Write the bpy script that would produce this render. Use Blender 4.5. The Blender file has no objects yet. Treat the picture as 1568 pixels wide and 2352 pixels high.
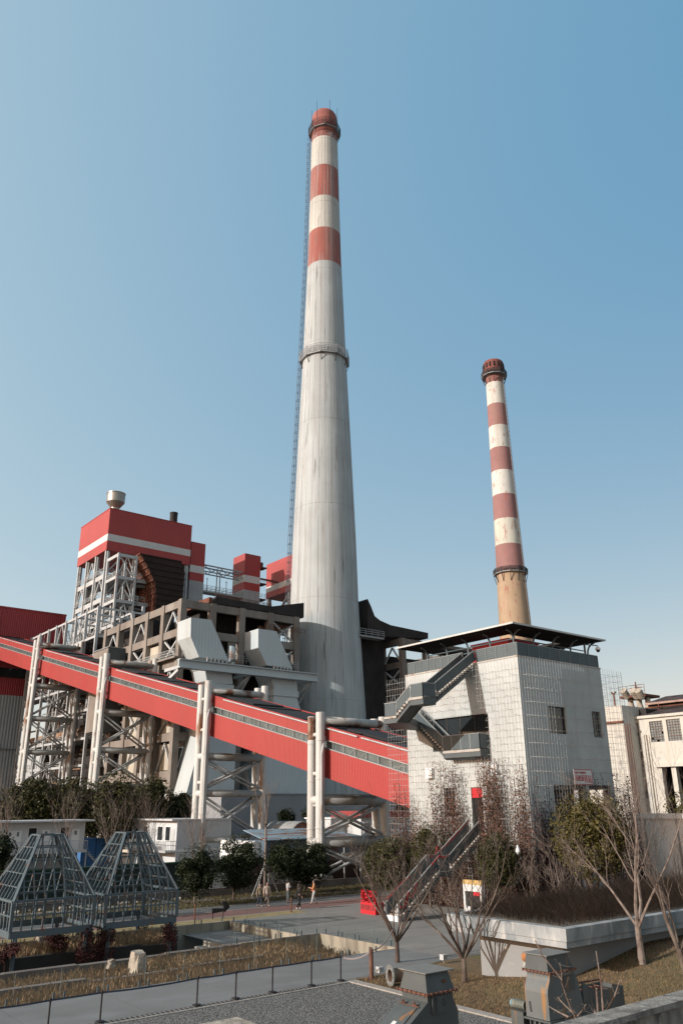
import bpy, math, random
from mathutils import Vector, Matrix
R = math.radians
scene = bpy.context.scene
col = scene.collection
rnd = random.Random(7)

# ---------------------------------------------------------------- survey of the site
# World axes follow the site grid: x and y run along the two street directions, z is up.
# The viewer stands at EYE; sight() turns a reading of the photograph into a point on a known plane.
EYE = Vector((-50.57, -68.15, 7.3))
FPX, CX, CY = 1829.0, 784.0, 1176.0
TH, RO, GA = R(20.2), R(0.45), R(38.5)
HR = Vector((math.cos(GA), -math.sin(GA), 0)); HF = Vector((math.sin(GA), math.cos(GA), 0)); ZZ = Vector((0, 0, 1))
FWD = HF * math.cos(TH) + ZZ * math.sin(TH); UPV = ZZ * math.cos(TH) - HF * math.sin(TH)
CAMX = HR * math.cos(RO) - UPV * math.sin(RO); CAMY = HR * math.sin(RO) + UPV * math.cos(RO)

def ray(x, y):
    return CAMX * (x - CX) + CAMY * (CY - y) + FWD * FPX

def sight(x, y, u=None, v=None, z=None, d=None):
    r = ray(x, y)
    if u is not None: t = (u - EYE.x) / r.x
    elif v is not None: t = (v - EYE.y) / r.y
    elif z is not None: t = (z - EYE.z) / r.z
    else: t = d / FPX
    return EYE + r * t

def depth(p):
    return (Vector(p) - EYE).dot(FWD)

def sheet(x0, y0, w, n=1568.0):
    k = w / n
    return lambda x, y: ((x0 + x * k) / 1.7417, (y0 + y * k) / 1.7417)
r1 = sheet(0, 1900, 1000); r2 = sheet(600, 2100, 1000); r3 = sheet(1400, 2300, 1331); r4 = sheet(0, 2500, 900)
r5 = sheet(700, 2500, 1000); r6 = sheet(0, 3100, 1000); r7 = sheet(900, 3200, 1000); r8 = sheet(1700, 3100, 1031)
q4 = sheet(1540, 2450, 600); q5 = sheet(2040, 2550, 691); q6 = sheet(1400, 3350, 500); q7 = sheet(1500, 3650, 1231); q8 = sheet(0, 2380, 700)
p5 = sheet(0, 3280, 720); p7 = sheet(820, 3180, 800); p8 = sheet(2300, 2700, 431)
w2 = sheet(1980, 3750, 520); w1 = sheet(1480, 3830, 520); b7 = sheet(280, 2150, 420); e8 = sheet(1540, 2900, 600)

# ---------------------------------------------------------------- mesh collector
class MB:
    def __init__(s): s.v = []; s.f = []
    def add(s, vs, fs):
        n = len(s.v); s.v += [tuple(p) for p in vs]; s.f += [tuple(i + n for i in f) for f in fs]; return s
    def box(s, x0, x1, y0, y1, z0, z1):
        return s.add([(x0,y0,z0),(x1,y0,z0),(x1,y1,z0),(x0,y1,z0),(x0,y0,z1),(x1,y0,z1),(x1,y1,z1),(x0,y1,z1)],
                     [(0,3,2,1),(4,5,6,7),(0,1,5,4),(1,2,6,5),(2,3,7,6),(3,0,4,7)])
    def beam(s, p, q, w, h=None):
        p = Vector(p); q = Vector(q); h = h or w; d = (q - p)
        if d.length < 1e-6: return s
        d.normalize(); a = d.cross(ZZ)
        a = Vector((1, 0, 0)) if a.length < 1e-3 else a.normalized()
        b = a.cross(d).normalized(); a = a * (w / 2); b = b * (h / 2)
        return s.add([p-a-b, p+a-b, p+a+b, p-a+b, q-a-b, q+a-b, q+a+b, q-a+b],
                     [(0,1,2,3),(7,6,5,4),(4,5,1,0),(5,6,2,1),(6,7,3,2),(7,4,0,3)])
    def tube(s, p, q, r, n=10, r2=None):
        return s.path([p, q], [r, r if r2 is None else r2], n)
    def path(s, pts, rad, n=6):
        pts = [Vector(p) for p in pts]
        if not isinstance(rad, (list, tuple)): rad = [rad] * len(pts)
        k = len(s.v); a = None
        for i, p in enumerate(pts):
            d = (pts[min(i+1, len(pts)-1)] - pts[max(i-1, 0)])
            d = d.normalized() if d.length > 1e-9 else ZZ
            if a is None:
                a = d.cross(ZZ)
                if a.length < 1e-3: a = Vector((1, 0, 0))
            a = a - d * a.dot(d)
            a = a.normalized() if a.length > 1e-6 else d.orthogonal().normalized()
            b = d.cross(a)
            for j in range(n):
                t = 2 * math.pi * j / n
                s.v.append(tuple(p + (a * math.cos(t) + b * math.sin(t)) * rad[i]))
        for i in range(len(pts) - 1):
            for j in range(n):
                j2 = (j + 1) % n
                s.f.append((k+i*n+j, k+(i+1)*n+j, k+(i+1)*n+j2, k+i*n+j2))
        s.f.append(tuple(k + j for j in range(n)))
        s.f.append(tuple(k + (len(pts)-1)*n + j for j in reversed(range(n))))
        return s
    def prism(s, poly, axis, a, b):
        def P(p, t): return (t, p[0], p[1]) if axis == 'x' else ((p[0], t, p[1]) if axis == 'y' else (p[0], p[1], t))
        n = len(poly)
        return s.add([P(p, a) for p in poly] + [P(p, b) for p in poly],
                     [tuple(range(n)), tuple(reversed(range(n, 2*n)))] + [(i, n+i, n+(i+1) % n, (i+1) % n) for i in range(n)])
    def lathe(s, prof, cx, cy, n=32, close=True):
        k = len(s.v)
        for r, z in prof:
            for j in range(n):
                t = 2 * math.pi * j / n; s.v.append((cx + r*math.cos(t), cy + r*math.sin(t), z))
        for i in range(len(prof) - 1):
            for j in range(n):
                j2 = (j+1) % n; s.f.append((k+i*n+j, k+i*n+j2, k+(i+1)*n+j2, k+(i+1)*n+j))
        if close:
            s.f.append(tuple(k+j for j in reversed(range(n)))); s.f.append(tuple(k+(len(prof)-1)*n+j for j in range(n)))
        return s
    def quad(s, a, b, c, d): return s.add([a, b, c, d], [(0, 1, 2, 3)])
    def ball(s, c, rx, ry, rz, n=10, m=7):
        prof = []
        k = len(s.v)
        for i in range(1, m):
            t = math.pi * i / m
            for j in range(n):
                p = 2*math.pi*j/n
                s.v.append((c[0]+rx*math.sin(t)*math.cos(p), c[1]+ry*math.sin(t)*math.sin(p), c[2]-rz*math.cos(t)))
        s.v.append((c[0], c[1], c[2]-rz)); s.v.append((c[0], c[1], c[2]+rz)); B = len(s.v)-2
        for i in range(m-2):
            for j in range(n):
                j2 = (j+1) % n; s.f.append((k+i*n+j, k+i*n+j2, k+(i+1)*n+j2, k+(i+1)*n+j))
        for j in range(n):
            j2 = (j+1) % n; s.f.append((B, k+j2, k+j)); s.f.append((B+1, k+(m-2)*n+j, k+(m-2)*n+j2))
        return s
    def build(s, name, m, parent=None, smooth=False):
        if not s.v: return None
        if parent is not None and name in EACH:
            up = list(range(len(s.v)))
            def root(i):
                while up[i] != i: up[i] = up[up[i]]; i = up[i]
                return i
            for f in s.f:
                for i in f[1:]: up[root(i)] = root(f[0])
            grp = {}
            for f in s.f: grp.setdefault(root(f[0]), []).append(f)
            if len(grp) > 1:
                o = None
                for fs in grp.values():
                    q = MB(); ix = {}
                    for f in fs:
                        for i in f:
                            if i not in ix: ix[i] = len(q.v); q.v.append(s.v[i])
                        q.f.append(tuple(ix[i] for i in f))
                    o = q._one(name, m, parent, smooth)
                return o
        return s._one(name, m, parent, smooth)
    def _one(s, name, m, parent=None, smooth=False):
        if parent is None:
            xs = [p[0] for p in s.v]; ys = [p[1] for p in s.v]; zs = [p[2] for p in s.v]
            o = ((min(xs)+max(xs))/2, (min(ys)+max(ys))/2, min(zs))
        else: o = OFF[parent.name]
        me = bpy.data.meshes.new(name)
        me.from_pydata([(p[0]-o[0], p[1]-o[1], p[2]-o[2]) for p in s.v], [], s.f); me.update()
        if smooth:
            me.polygons.foreach_set('use_smooth', [True]*len(me.polygons))
        me.materials.append(m)
        ob = bpy.data.objects.new(name, me); col.objects.link(ob); OFF[ob.name] = o
        if parent is None: ob.location = o
        else: ob.parent = parent
        return ob
OFF = {}
# parts of which every single piece is an object of its own
EACH = {'beam', 'brace', 'cross_brace', 'window_mullion', 'roof_rib', 'infill_panel', 'mesh_panel', 'handrail', 'stringer', 'tread', 'floor_slab', 'floor_beam', 'support_post', 'bracket', 'lug', 'clamp', 'post', 'landing', 'nosing', 'sign_post', 'sign_leg', 'hopper_leg', 'footing', 'pier', 'downpipe', 'ring_beam', 'base_beam', 'mid_rail', 'sheet_seam', 'curved_post', 'tie_rail', 'gallery_bracket', 'weld_ring', 'lettering_x', 'flange', 'lower_wall', 'corner_frame', 'wall_frame', 'dot', 'window_sill', 'eave_trim', 'gutter_pipe', 'stair_flight'} - {'flange', 'stair_flight', 'sheet_seam'}

def tag(o, label=None, cat=None, group=None, kind=None):
    if label: o['label'] = label
    if cat: o['category'] = cat
    if group: o['group'] = group
    if kind: o['kind'] = kind
    return o

def thing(name, label, cat, loc, group=None):
    o = bpy.data.objects.new(name, None); col.objects.link(o); o.empty_display_size = .3
    o.location = loc; OFF[o.name] = tuple(loc)
    return tag(o, label, cat, group)

def dup(root, delta, label, group=None, scale=None, rotz=0):
    r = root.copy(); col.objects.link(r); r.location = Vector(root.location) + Vector(delta)
    r['label'] = label
    if group: r['group'] = group
    if scale: r.scale = scale
    r.rotation_euler = (0, 0, rotz)
    OFF[r.name] = tuple(r.location)
    for ch in list(root.children):
        c = ch.copy(); col.objects.link(c); c.parent = r
        for g in list(ch.children):
            d = g.copy(); col.objects.link(d); d.parent = c
    return r

# ---------------------------------------------------------------- materials
ALB = .66   # every base colour is scaled by this to balance it with sun and sky
def mat(name, c, rough=.75, metal=0, var=.14, vs=.6, stain=None, stain2=None, rib=0, ribh=.02, grain=0, grains=20, spec=.35, bands=None, island=0, transm=0, rust=None, zfade=None):
    c = tuple(k*ALB for k in c)
    stain, stain2, rust = [(tuple(k*ALB for k in q[0]),)+tuple(q[1:]) if q else None for q in (stain, stain2, rust)]
    if bands: bands = [(z_, tuple(k*ALB for k in q)) for z_, q in bands]
    m = bpy.data.materials.new(name); m.use_nodes = True
    nt = m.node_tree; N = nt.nodes; L = nt.links
    bs = N['Principled BSDF']
    bs.inputs['Roughness'].default_value = rough; bs.inputs['Metallic'].default_value = metal
    bs.inputs['Specular IOR Level'].default_value = spec
    geo = N.new('ShaderNodeNewGeometry')
    def noise(scale, sc=(1, 1, 1), det=4, off=0):
        mp = N.new('ShaderNodeMapping'); mp.inputs['Scale'].default_value = sc; mp.inputs['Location'].default_value = (off, off*1.7, off*.6)
        L.new(geo.outputs['Position'], mp.inputs['Vector'])
        n = N.new('ShaderNodeTexNoise'); n.inputs['Scale'].default_value = scale; n.inputs['Detail'].default_value = det
        L.new(mp.outputs[0], n.inputs['Vector']); return n.outputs['Fac']
    def mix(f, a, b, mode='MIX'):
        x = N.new('ShaderNodeMix'); x.data_type = 'RGBA'; x.blend_type = mode
        for sock, val in ((x.inputs[0], f), (x.inputs[6], a), (x.inputs[7], b)):
            if isinstance(val, (int, float)): sock.default_value = val
            elif isinstance(val, tuple): sock.default_value = (*val[:3], 1)
            else: L.new(val, sock)
        return x.outputs[2]
    def ramp(f, lo, hi):
        x = N.new('ShaderNodeMapRange'); x.inputs[1].default_value = lo; x.inputs[2].default_value = hi; L.new(f, x.inputs[0]); return x.outputs[0]
    base = tuple(c)
    if bands:
        sp = N.new('ShaderNodeSeparateXYZ'); L.new(geo.outputs['Position'], sp.inputs[0])
        cur = base
        for zlim, cc in bands:
            g = N.new('ShaderNodeMath'); g.operation = 'GREATER_THAN'; L.new(sp.outputs[2], g.inputs[0]); g.inputs[1].default_value = zlim
            cur = mix(g.outputs[0], cur, cc)
        base = cur
    if island:
        f = geo.outputs['Random Per Island']
        base = mix(f, tuple(max(0, k*(1-island)) for k in c), tuple(k*(1+island) for k in c))
    f = ramp(noise(vs), .3, .7)
    if isinstance(base, tuple):
        cur = mix(f, tuple(k*(1-var) for k in base), tuple(min(1, k*(1+var)) for k in base))
    else:
        cur = mix(var*2, base, mix(f, (.15, .15, .15), (.85, .85, .85)), 'SOFT_LIGHT')
    for i, st in enumerate((stain, stain2, rust)):
        if st:
            sc_, amt, lo, hi, scale, stretch = st
            cur = mix(ramp_mul(N, L, ramp(noise(scale, stretch, 6, 3.1*i+1), lo, hi), amt), cur, sc_)
    L.new(cur, bs.inputs['Base Color'])
    h = None
    if rib:
        sp = N.new('ShaderNodeSeparateXYZ'); L.new(geo.outputs['Position'], sp.inputs[0])
        ad = N.new('ShaderNodeMath'); ad.operation = 'ADD'; L.new(sp.outputs[0], ad.inputs[0]); L.new(sp.outputs[1], ad.inputs[1])
        mu = N.new('ShaderNodeMath'); mu.operation = 'MULTIPLY'; L.new(ad.outputs[0], mu.inputs[0]); mu.inputs[1].default_value = 2*math.pi/rib
        si = N.new('ShaderNodeMath'); si.operation = 'SINE'; L.new(mu.outputs[0], si.inputs[0]); h = si.outputs[0]
        bd = ribh
    if grain:
        n = noise(grains, (1, 1, 1), 3)
        if h is None: h = n; bd = grain
    if h is not None:
        b = N.new('ShaderNodeBump'); b.inputs['Strength'].default_value = .8; b.inputs['Distance'].default_value = bd
        L.new(h, b.inputs['Height']); L.new(b.outputs[0], bs.inputs['Normal'])
    return m

def ramp_mul(N, L, f, k):
    m = N.new('ShaderNodeMath'); m.operation = 'MULTIPLY'; L.new(f, m.inputs[0]); m.inputs[1].default_value = k; return m.outputs[0]

def glass_mat(name, tint=(.85, .92, .92), fac=.12, rough=.02):
    m = bpy.data.materials.new(name); m.use_nodes = True; nt = m.node_tree; N = nt.nodes; L = nt.links
    N.remove(N['Principled BSDF']); out = N['Material Output']
    t = N.new('ShaderNodeBsdfTransparent'); t.inputs[0].default_value = (*tint, 1)
    g = N.new('ShaderNodeBsdfGlossy'); g.inputs['Roughness'].default_value = rough
    x = N.new('ShaderNodeMixShader'); x.inputs[0].default_value = fac
    L.new(t.outputs[0], x.inputs[1]); L.new(g.outputs[0], x.inputs[2]); L.new(x.outputs[0], out.inputs[0]); return m

STR = (1, 1, .06)       # stretched downwards: rain streaks
RUST = (.22, .085, .035)
M = {}
M['red'] = mat('red_cladding', (.44, .060, .054), .55, var=.07, rib=.32, ribh=.02, vs=.15, stain=((.30, .05, .05), .5, .55, .75, .25, (1, 1, .15)))
M['red2'] = mat('red_conveyor_cladding', (.40, .048, .041), .5, var=.06, rib=.24, ribh=.016, vs=.12, stain=((.40, .038, .034), .7, .6, .63, .09, (1, 1, .05)), stain2=((.31, .065, .058), .45, .58, .75, .4, (1, 1, .1)))
M['darkred'] = mat('dark_red_cladding', (.40, .045, .05), .55, var=.08, rib=.5, ribh=.05, vs=.1)
M['whiteband'] = mat('white_cladding', (.72, .72, .70), .55, var=.05, rib=.32, ribh=.03)
M['greyclad'] = mat('grey_cladding', (.42, .44, .45), .55, var=.07, rib=.7, ribh=.05, vs=.2, stain=((.32, .32, .31), .5, .5, .75, .3, STR))
M['duct'] = mat('pale_grey_sheet', (.56, .61, .62), .5, var=.05, rib=.6, ribh=.012, vs=.2, stain=((.42, .41, .38), .6, .55, .8, .4, STR))
M['steel'] = mat('white_painted_steel', (.54, .55, .55), .5, var=.12, vs=.5, rust=(RUST, .8, .62, .74, 1.1, (1, 1, .4)))
M['steelg'] = mat('grey_painted_steel', (.36, .37, .37), .5, var=.12, vs=.5, rust=(RUST, .7, .6, .74, .9, (1, 1, .4)))
M['pipe'] = mat('weathered_white_pipe', (.66, .65, .62), .5, var=.08, vs=.5, stain=((.45, .43, .40), .5, .5, .75, .5, STR), rust=((.28, .12, .05), .95, .575, .67, .42, (1.6, 1.6, .5)))
M['pipeg'] = mat('grey_cross_pipe', (.40, .39, .37), .6, var=.1, vs=.5, rust=((.20, .085, .04), .9, .54, .68, .55, (1, 1, 1)))
M['piperust'] = mat('rust_streaked_pipe', (.52, .49, .45), .6, var=.1, vs=.6, rust=((.17, .06, .025), .95, .5, .6, .7, (1, 1, .6)))
M['rust'] = mat('brown_rusted_steel', (.17, .062, .036), .85, var=.35, vs=.5, stain=((.09, .035, .025), .7, .45, .7, .5, (1, 1, 1)))
M['black'] = mat('black_sheeting', (.018, .018, .02), .8, var=.3, vs=.4)
M['soot'] = mat('sooty_steel', (.035, .028, .026), .85, var=.4, vs=.4, rib=.6, ribh=.05)
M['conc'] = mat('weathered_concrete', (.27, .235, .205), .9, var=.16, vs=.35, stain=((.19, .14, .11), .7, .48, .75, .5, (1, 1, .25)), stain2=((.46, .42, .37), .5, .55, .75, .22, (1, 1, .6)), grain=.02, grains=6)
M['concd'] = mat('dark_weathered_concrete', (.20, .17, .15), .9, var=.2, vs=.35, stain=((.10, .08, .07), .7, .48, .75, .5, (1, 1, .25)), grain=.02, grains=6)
M['wall'] = mat('rough_grey_render', (.56, .58, .565), .92, var=.09, vs=.5, stain=((.36, .36, .35), .55, .5, .78, .6, (1, 1, .35)), stain2=((.42, .40, .36), .4, .58, .72, 1.6, (1, 1, .12)), grain=.015, grains=14)
M['ivory'] = mat('peeling_ivory_wall', (.62, .585, .52), .9, var=.06, vs=.4, stain=((.42, .40, .40), .75, .62, .66, .5, (1, 1, 1)), stain2=((.45, .36, .28), .55, .56, .78, .8, STR))
M['plaza'] = mat('plaza_concrete', (.245, .228, .208), .9, var=.12, vs=.16, stain=((.22, .21, .20), .6, .48, .72, .3, (1, 1, 1)), stain2=((.44, .41, .37), .5, .55, .7, .12, (1, 3, 1)), grain=.004, grains=30)
M['path'] = mat('path_concrete', (.20, .20, .195), .9, var=.10, vs=.3, stain=((.26, .265, .27), .6, .45, .72, .5, (1, 2.5, 1)), grain=.004, grains=40)
M['asphalt'] = mat('grey_asphalt', (.13, .13, .13), .9, var=.12, vs=.4)
M['redlane'] = mat('dull_red_asphalt', (.20, .105, .09), .9, var=.1, vs=.4, stain=((.26, .16, .14), .5, .5, .8, .3, (1, 3, 1)))
M['dirt'] = mat('bare_earth', (.15, .115, .085), .95, var=.3, vs=.3, stain=((.07, .06, .045), .7, .45, .7, .2, (1, 1, 1)))
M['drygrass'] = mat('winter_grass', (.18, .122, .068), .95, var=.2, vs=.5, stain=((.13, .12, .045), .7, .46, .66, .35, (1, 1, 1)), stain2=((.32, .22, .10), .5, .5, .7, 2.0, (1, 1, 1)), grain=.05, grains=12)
M['blade'] = mat('dry_grass_blade', (.20, .132, .07), .9, var=.2, island=.45)
M['reed'] = mat('straw_reed', (.46, .31, .18), .85, var=.18, vs=.6, island=.4)
M['white'] = mat('white_paint', (.92, .92, .91), .5, var=.04)
M['cabin'] = mat('white_cabin_panel', (.66, .68, .69), .5, var=.04, rib=.9, ribh=.01, stain=((.5, .5, .49), .4, .55, .8, .5, STR))
M['winglass'] = mat('dark_window_glass', (.03, .036, .04), .06, var=.3, vs=.3, spec=.6)
M['paleglass'] = mat('dusty_window_glass', (.20, .235, .24), .2, var=.22, vs=1.4, spec=.5)
M['frame'] = mat('dark_window_frame', (.06, .055, .05), .6)
M['framed'] = mat('dark_slate_frame', (.20, .23, .24), .55, var=.1)
M['railg'] = mat('grey_green_mesh_panel', (.085, .11, .12), .55, var=.1, vs=1.0)
M['stairm'] = mat('slate_steel', (.10, .115, .12), .6, var=.12, vs=.8, rust=(RUST, .5, .64, .75, 1.2, (1, 1, 1)))
M['tread'] = mat('pale_worn_tread', (.46, .43, .39), .7, var=.12, vs=1.5, rust=((.26, .12, .06), .8, .56, .66, 1.8, (1, 1, 1)))
M['wire'] = mat('galvanised_wire', (.50, .50, .49), .5, var=.1, metal=.0)
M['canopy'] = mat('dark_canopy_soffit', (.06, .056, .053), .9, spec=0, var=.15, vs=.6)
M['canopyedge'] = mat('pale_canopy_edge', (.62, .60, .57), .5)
M['signred'] = mat('sign_red', (.58, .02, .03), .5, var=.03)
M['signwhite'] = mat('sign_white', (.70, .70, .68), .5, var=.03)
M['blue'] = mat('blue_corrugated_sheet', (.05, .18, .42), .55, var=.1, rib=.3, ribh=.03)
M['blueroof'] = mat('rusted_blue_roof', (.30, .42, .50), .6, var=.15, vs=.6, rib=.35, ribh=.03, rust=((.26, .105, .05), .95, .52, .58, .5, (1, 2.4, 1)), stain=((.12, .22, .33), .6, .55, .66, .6, (1, 1, 1)))
M['bluewall'] = mat('faded_blue_wall', (.10, .15, .20), .7, var=.2, vs=.5, rib=.35, ribh=.03, rust=((.20, .10, .06), .8, .52, .66, .7, (1, 1, .3)))
M['dgreen'] = mat('dark_hoarding', (.012, .03, .024), .7, var=.2)
M['gazebo'] = mat('blue_grey_steel', (.10, .135, .155), .5, var=.12, vs=.7, rust=((.22, .10, .05), .8, .60, .70, 1.6, (1, 1, 1)))
M['gazebolit'] = M['gazebo']
M['mach'] = mat('dark_grey_machine_paint', (.085, .095, .095), .5, var=.12, vs=1.2, stain=((.15, .16, .15), .5, .5, .75, 1.4, (1, 1, .4)), rust=((.26, .13, .055), .9, .61, .70, 1.6, (1.4, 1.4, .22)))
M['machrust'] = mat('rusty_flange', (.16, .07, .045), .8, var=.3, vs=3)
M['orange'] = mat('orange_rusted_cap', (.42, .17, .06), .8, var=.3, vs=4)
M['iron'] = mat('black_iron', (.022, .02, .02), .5, var=.2)
M['belt'] = mat('grey_blue_belt', (.06, .07, .10), .7)
M['bark'] = mat('grey_brown_bark', (.105, .075, .06), .9, var=.28, vs=3, stain=((.32, .27, .22), .6, .5, .7, 2.2, (1, 1, .4)), grain=.02, grains=25)
M['barkpale'] = mat('pale_bark', (.24, .19, .16), .85, var=.25, vs=4, stain=((.12, .07, .055), .8, .5, .62, 5, (1, 1, .6)), grain=.01, grains=40)
M['leafd'] = mat('dark_evergreen_leaf', (.027, .036, .015), .5, var=.2, vs=.5, island=.6, spec=.15)
M['leafm'] = mat('olive_evergreen_leaf', (.052, .052, .018), .5, var=.22, vs=.4, island=.55, spec=.15)
M['leafy'] = mat('yellow_green_leaf', (.088, .074, .022), .55, var=.22, vs=.4, island=.5, spec=.15)
M['shrubb'] = mat('brown_twig_shrub', (.15, .085, .052), .9, var=.3, vs=.8, island=.5)
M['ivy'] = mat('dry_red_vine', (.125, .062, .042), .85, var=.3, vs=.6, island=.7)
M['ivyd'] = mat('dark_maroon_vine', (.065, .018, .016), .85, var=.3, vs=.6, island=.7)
M['stone'] = mat('pale_ruin_stone', (.46, .40, .33), .95, var=.2, vs=1.2, stain=((.22, .19, .16), .7, .48, .7, 1.5, (1, 1, 1)), grain=.08, grains=5)
M['glass'] = glass_mat('balustrade_glass', (.972, .984, .982), .015)
M['seal'] = mat('glass_edge', (.20, .25, .25), .3)
M['tile'] = mat('brown_grey_roof_tile', (.15, .115, .115), .85, var=.3, vs=.8, stain=((.27, .22, .21), .6, .5, .7, .9, (1, 1, 1)), grain=.06, grains=3)
M['yellow'] = mat('yellow_hoist', (.48, .30, .05), .6, var=.2)
M['bluetank'] = mat('blue_grey_tank', (.26, .34, .38), .5, var=.15, rust=(RUST, .8, .55, .65, 1, (1, 1, .5)))
M['steelhop'] = mat('dull_stainless', (.42, .38, .33), .38, metal=.6, var=.15, vs=.4)
M['tan'] = mat('brick_tan_shaft', (.50, .37, .25), .9, var=.1, vs=.3, stain=((.36, .26, .18), .6, .5, .75, .4, STR), bands=None)
M['skin'] = mat('skin', (.52, .32, .24), .6, var=.05)
M['hair'] = mat('black_hair', (.012, .010, .009), .6)
M['gravel'] = None

def gravel():
    m = bpy.data.materials.new('grey_gravel'); m.use_nodes = True; nt = m.node_tree; N = nt.nodes; L = nt.links; bs = N['Principled BSDF']
    bs.inputs['Roughness'].default_value = .9
    g = N.new('ShaderNodeNewGeometry'); v = N.new('ShaderNodeTexVoronoi'); v.inputs['Scale'].default_value = 16; L.new(g.outputs['Position'], v.inputs['Vector'])
    hs = N.new('ShaderNodeSeparateColor'); L.new(v.outputs['Color'], hs.inputs[0])
    mr = N.new('ShaderNodeMapRange'); mr.inputs[3].default_value = .035; mr.inputs[4].default_value = .16; L.new(hs.outputs[0], mr.inputs[0])
    cb = N.new('ShaderNodeCombineColor'); L.new(mr.outputs[0], cb.inputs[0]); L.new(mr.outputs[0], cb.inputs[1]); L.new(mr.outputs[0], cb.inputs[2])
    tint = N.new('ShaderNodeMix'); tint.data_type = 'RGBA'; tint.blend_type = 'MULTIPLY'; tint.inputs[0].default_value = 1; tint.inputs[7].default_value = (1, .97, .90, 1)
    L.new(cb.outputs[0], tint.inputs[6]); L.new(tint.outputs[2], bs.inputs['Base Color'])
    b = N.new('ShaderNodeBump'); b.inputs['Distance'].default_value = .05; b.inputs['Strength'].default_value = 1; b.invert = True
    L.new(v.outputs['Distance'], b.inputs['Height']); L.new(b.outputs[0], bs.inputs['Normal']); return m
M['gravel'] = gravel()

# ---------------------------------------------------------------- sky, sun, camera
SUN_EL, SUN_DIR = R(21), Vector((-.988, .156, 0)).normalized()
w = bpy.data.worlds.new("World"); scene.world = w; w.use_nodes = True
nt = w.node_tree; bg = nt.nodes['Background']
sk = nt.nodes.new('ShaderNodeTexSky'); sk.sky_type = 'NISHITA'; sk.sun_disc = False
sk.sun_elevation = SUN_EL; sk.sun_rotation = math.atan2(SUN_DIR.x, SUN_DIR.y)
sk.air_density = 1.0; sk.dust_density = 1.2; sk.ozone_density = 1.6
# winter haze: an even pale blue veil that is brighter towards the sun, added to the clear sky
def vm(op, a, b):
    n = nt.nodes.new('ShaderNodeVectorMath'); n.operation = op
    for k, q in enumerate((a, b)):
        if isinstance(q, tuple): n.inputs[k].default_value = q
        else: nt.links.new(q, n.inputs[k])
    return n.outputs['Value'] if op == 'DOT_PRODUCT' else n.outputs[0]
tc = nt.nodes.new('ShaderNodeTexCoord')
dt_ = vm('DOT_PRODUCT', tc.outputs['Generated'], tuple(SUN_DIR))
veil = vm('ADD', vm('MULTIPLY', (1.6, 1.45, 1.0), dt_), (1.12, 2.15, 3.0))
tot = vm('MAXIMUM', vm('ADD', vm('MULTIPLY', sk.outputs[0], (1.05, .57, .27)), veil), (.2, .2, .2))
nt.links.new(tot, bg.inputs[0]); bg.inputs[1].default_value = .10
sd = bpy.data.lights.new('sun', 'SUN'); sd.energy = 3.15; sd.angle = R(.5); sd.color = (1, .975, .92)
so = bpy.data.objects.new('sun', sd); col.objects.link(so)
sv = SUN_DIR * math.cos(SUN_EL) + ZZ * math.sin(SUN_EL)
so.rotation_euler = sv.to_track_quat('Z', 'Y').to_euler(); so.location = sv * 300
cd = bpy.data.cameras.new('camera'); cam = bpy.data.objects.new('camera', cd); col.objects.link(cam)
cd.sensor_fit = 'VERTICAL'; cd.sensor_height = 36; cd.lens = FPX / 2352 * 36; cd.clip_end = 9000; cd.clip_start = .1
mw = Matrix((CAMX, CAMY, -FWD)).transposed().to_4x4(); mw.translation = EYE; cam.matrix_world = mw
scene.camera = cam
scene.view_settings.view_transform = 'Standard'; scene.view_settings.look = 'None'
scene.view_settings.exposure = .85; scene.view_settings.gamma = 1
scene.cycles.max_bounces = 6; scene.cycles.transparent_max_bounces = 12
# ================================================================ GROUND AND PIT
def st(name, mb, m): return tag(mb.build(name, m), kind='structure')
def rect(mb, x0, x1, y0, y1, z): mb.quad((x0,y0,z),(x1,y0,z),(x1,y1,z),(x0,y1,z)); return mb
B = 3500
g = MB()
rect(g, -B, B, -B, -31.8, 0); rect(g, -B, B, -16.4, B, 0); rect(g, -18, B, -31.8, -16.4, 0); rect(g, -19.3, -18, -24.8, -16.4, 0); rect(g, -B, -75, -31.8, -16.4, 0)
st('ground', g, M['plaza'])
st('path', rect(MB(), -120, -18, -36.5, -31.82, .004), M['path'])
st('gravel', rect(MB(), -120, -25.6, -80, -37.0, .004), M['gravel'])
st('earth', rect(MB(), -120, 120, -1.6, 200, .004), M['dirt'])
st('red_lane', rect(MB(), -120, 40, -14.3, -11.35, .004), M['redlane'])
st('road', rect(MB(), -120, 40, -11.25, -8.7, .004), M['asphalt'])
rl = MB(); rect(rl, -120, 40, -11.35, -11.25, .006); rect(rl, -120, 40, -8.7, -8.6, .006); rect(rl, -120, 40, -14.4, -14.3, .006)
st('road_line', rl, mat('worn_white_line', (.50, .49, .46), .8))
tag(rect(MB(), -120, -12.5, -16.1, -14.45, .004).build('verge_grass', mat('straw_verge', (.33, .25, .12), .95, var=.2, vs=2)), kind='structure')
st('verge_lawn', rect(MB(), -120, 12, -8.55, -1.9, .008), mat('shade_toned_lawn', (.10, .085, .035), .95, var=.3, vs=.7, stain=((.16, .12, .055), .7, .45, .65, .5, (1, 1, 1))))  # shade of the trees and conveyor is mixed into this lawn colour
fp = MB(); fp.quad((-60, -3.6, .012), (-13.2, -4.6, .012), (-13.2, -3.0, .012), (-60, -2.2, .012)); fp.quad((-13.2, -5.6, .012), (6, -8.5, .012), (6, -7.2, .012), (-13.2, -4.2, .012))
st('footpath', fp, M['plaza'])
pj_ = MB()
for i in range(20): pj_.box(-60+4.2*i, -59.97+4.2*i, -36.4, -31.95, .004, .008)
for i in range(18): pj_.box(-17+3.6*i, -16.97+3.6*i, -34, -17, 0, .004)
for i in range(5): pj_.box(-17.7, 12, -33+3.4*i, -32.97+3.4*i, 0, .0045)
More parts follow.
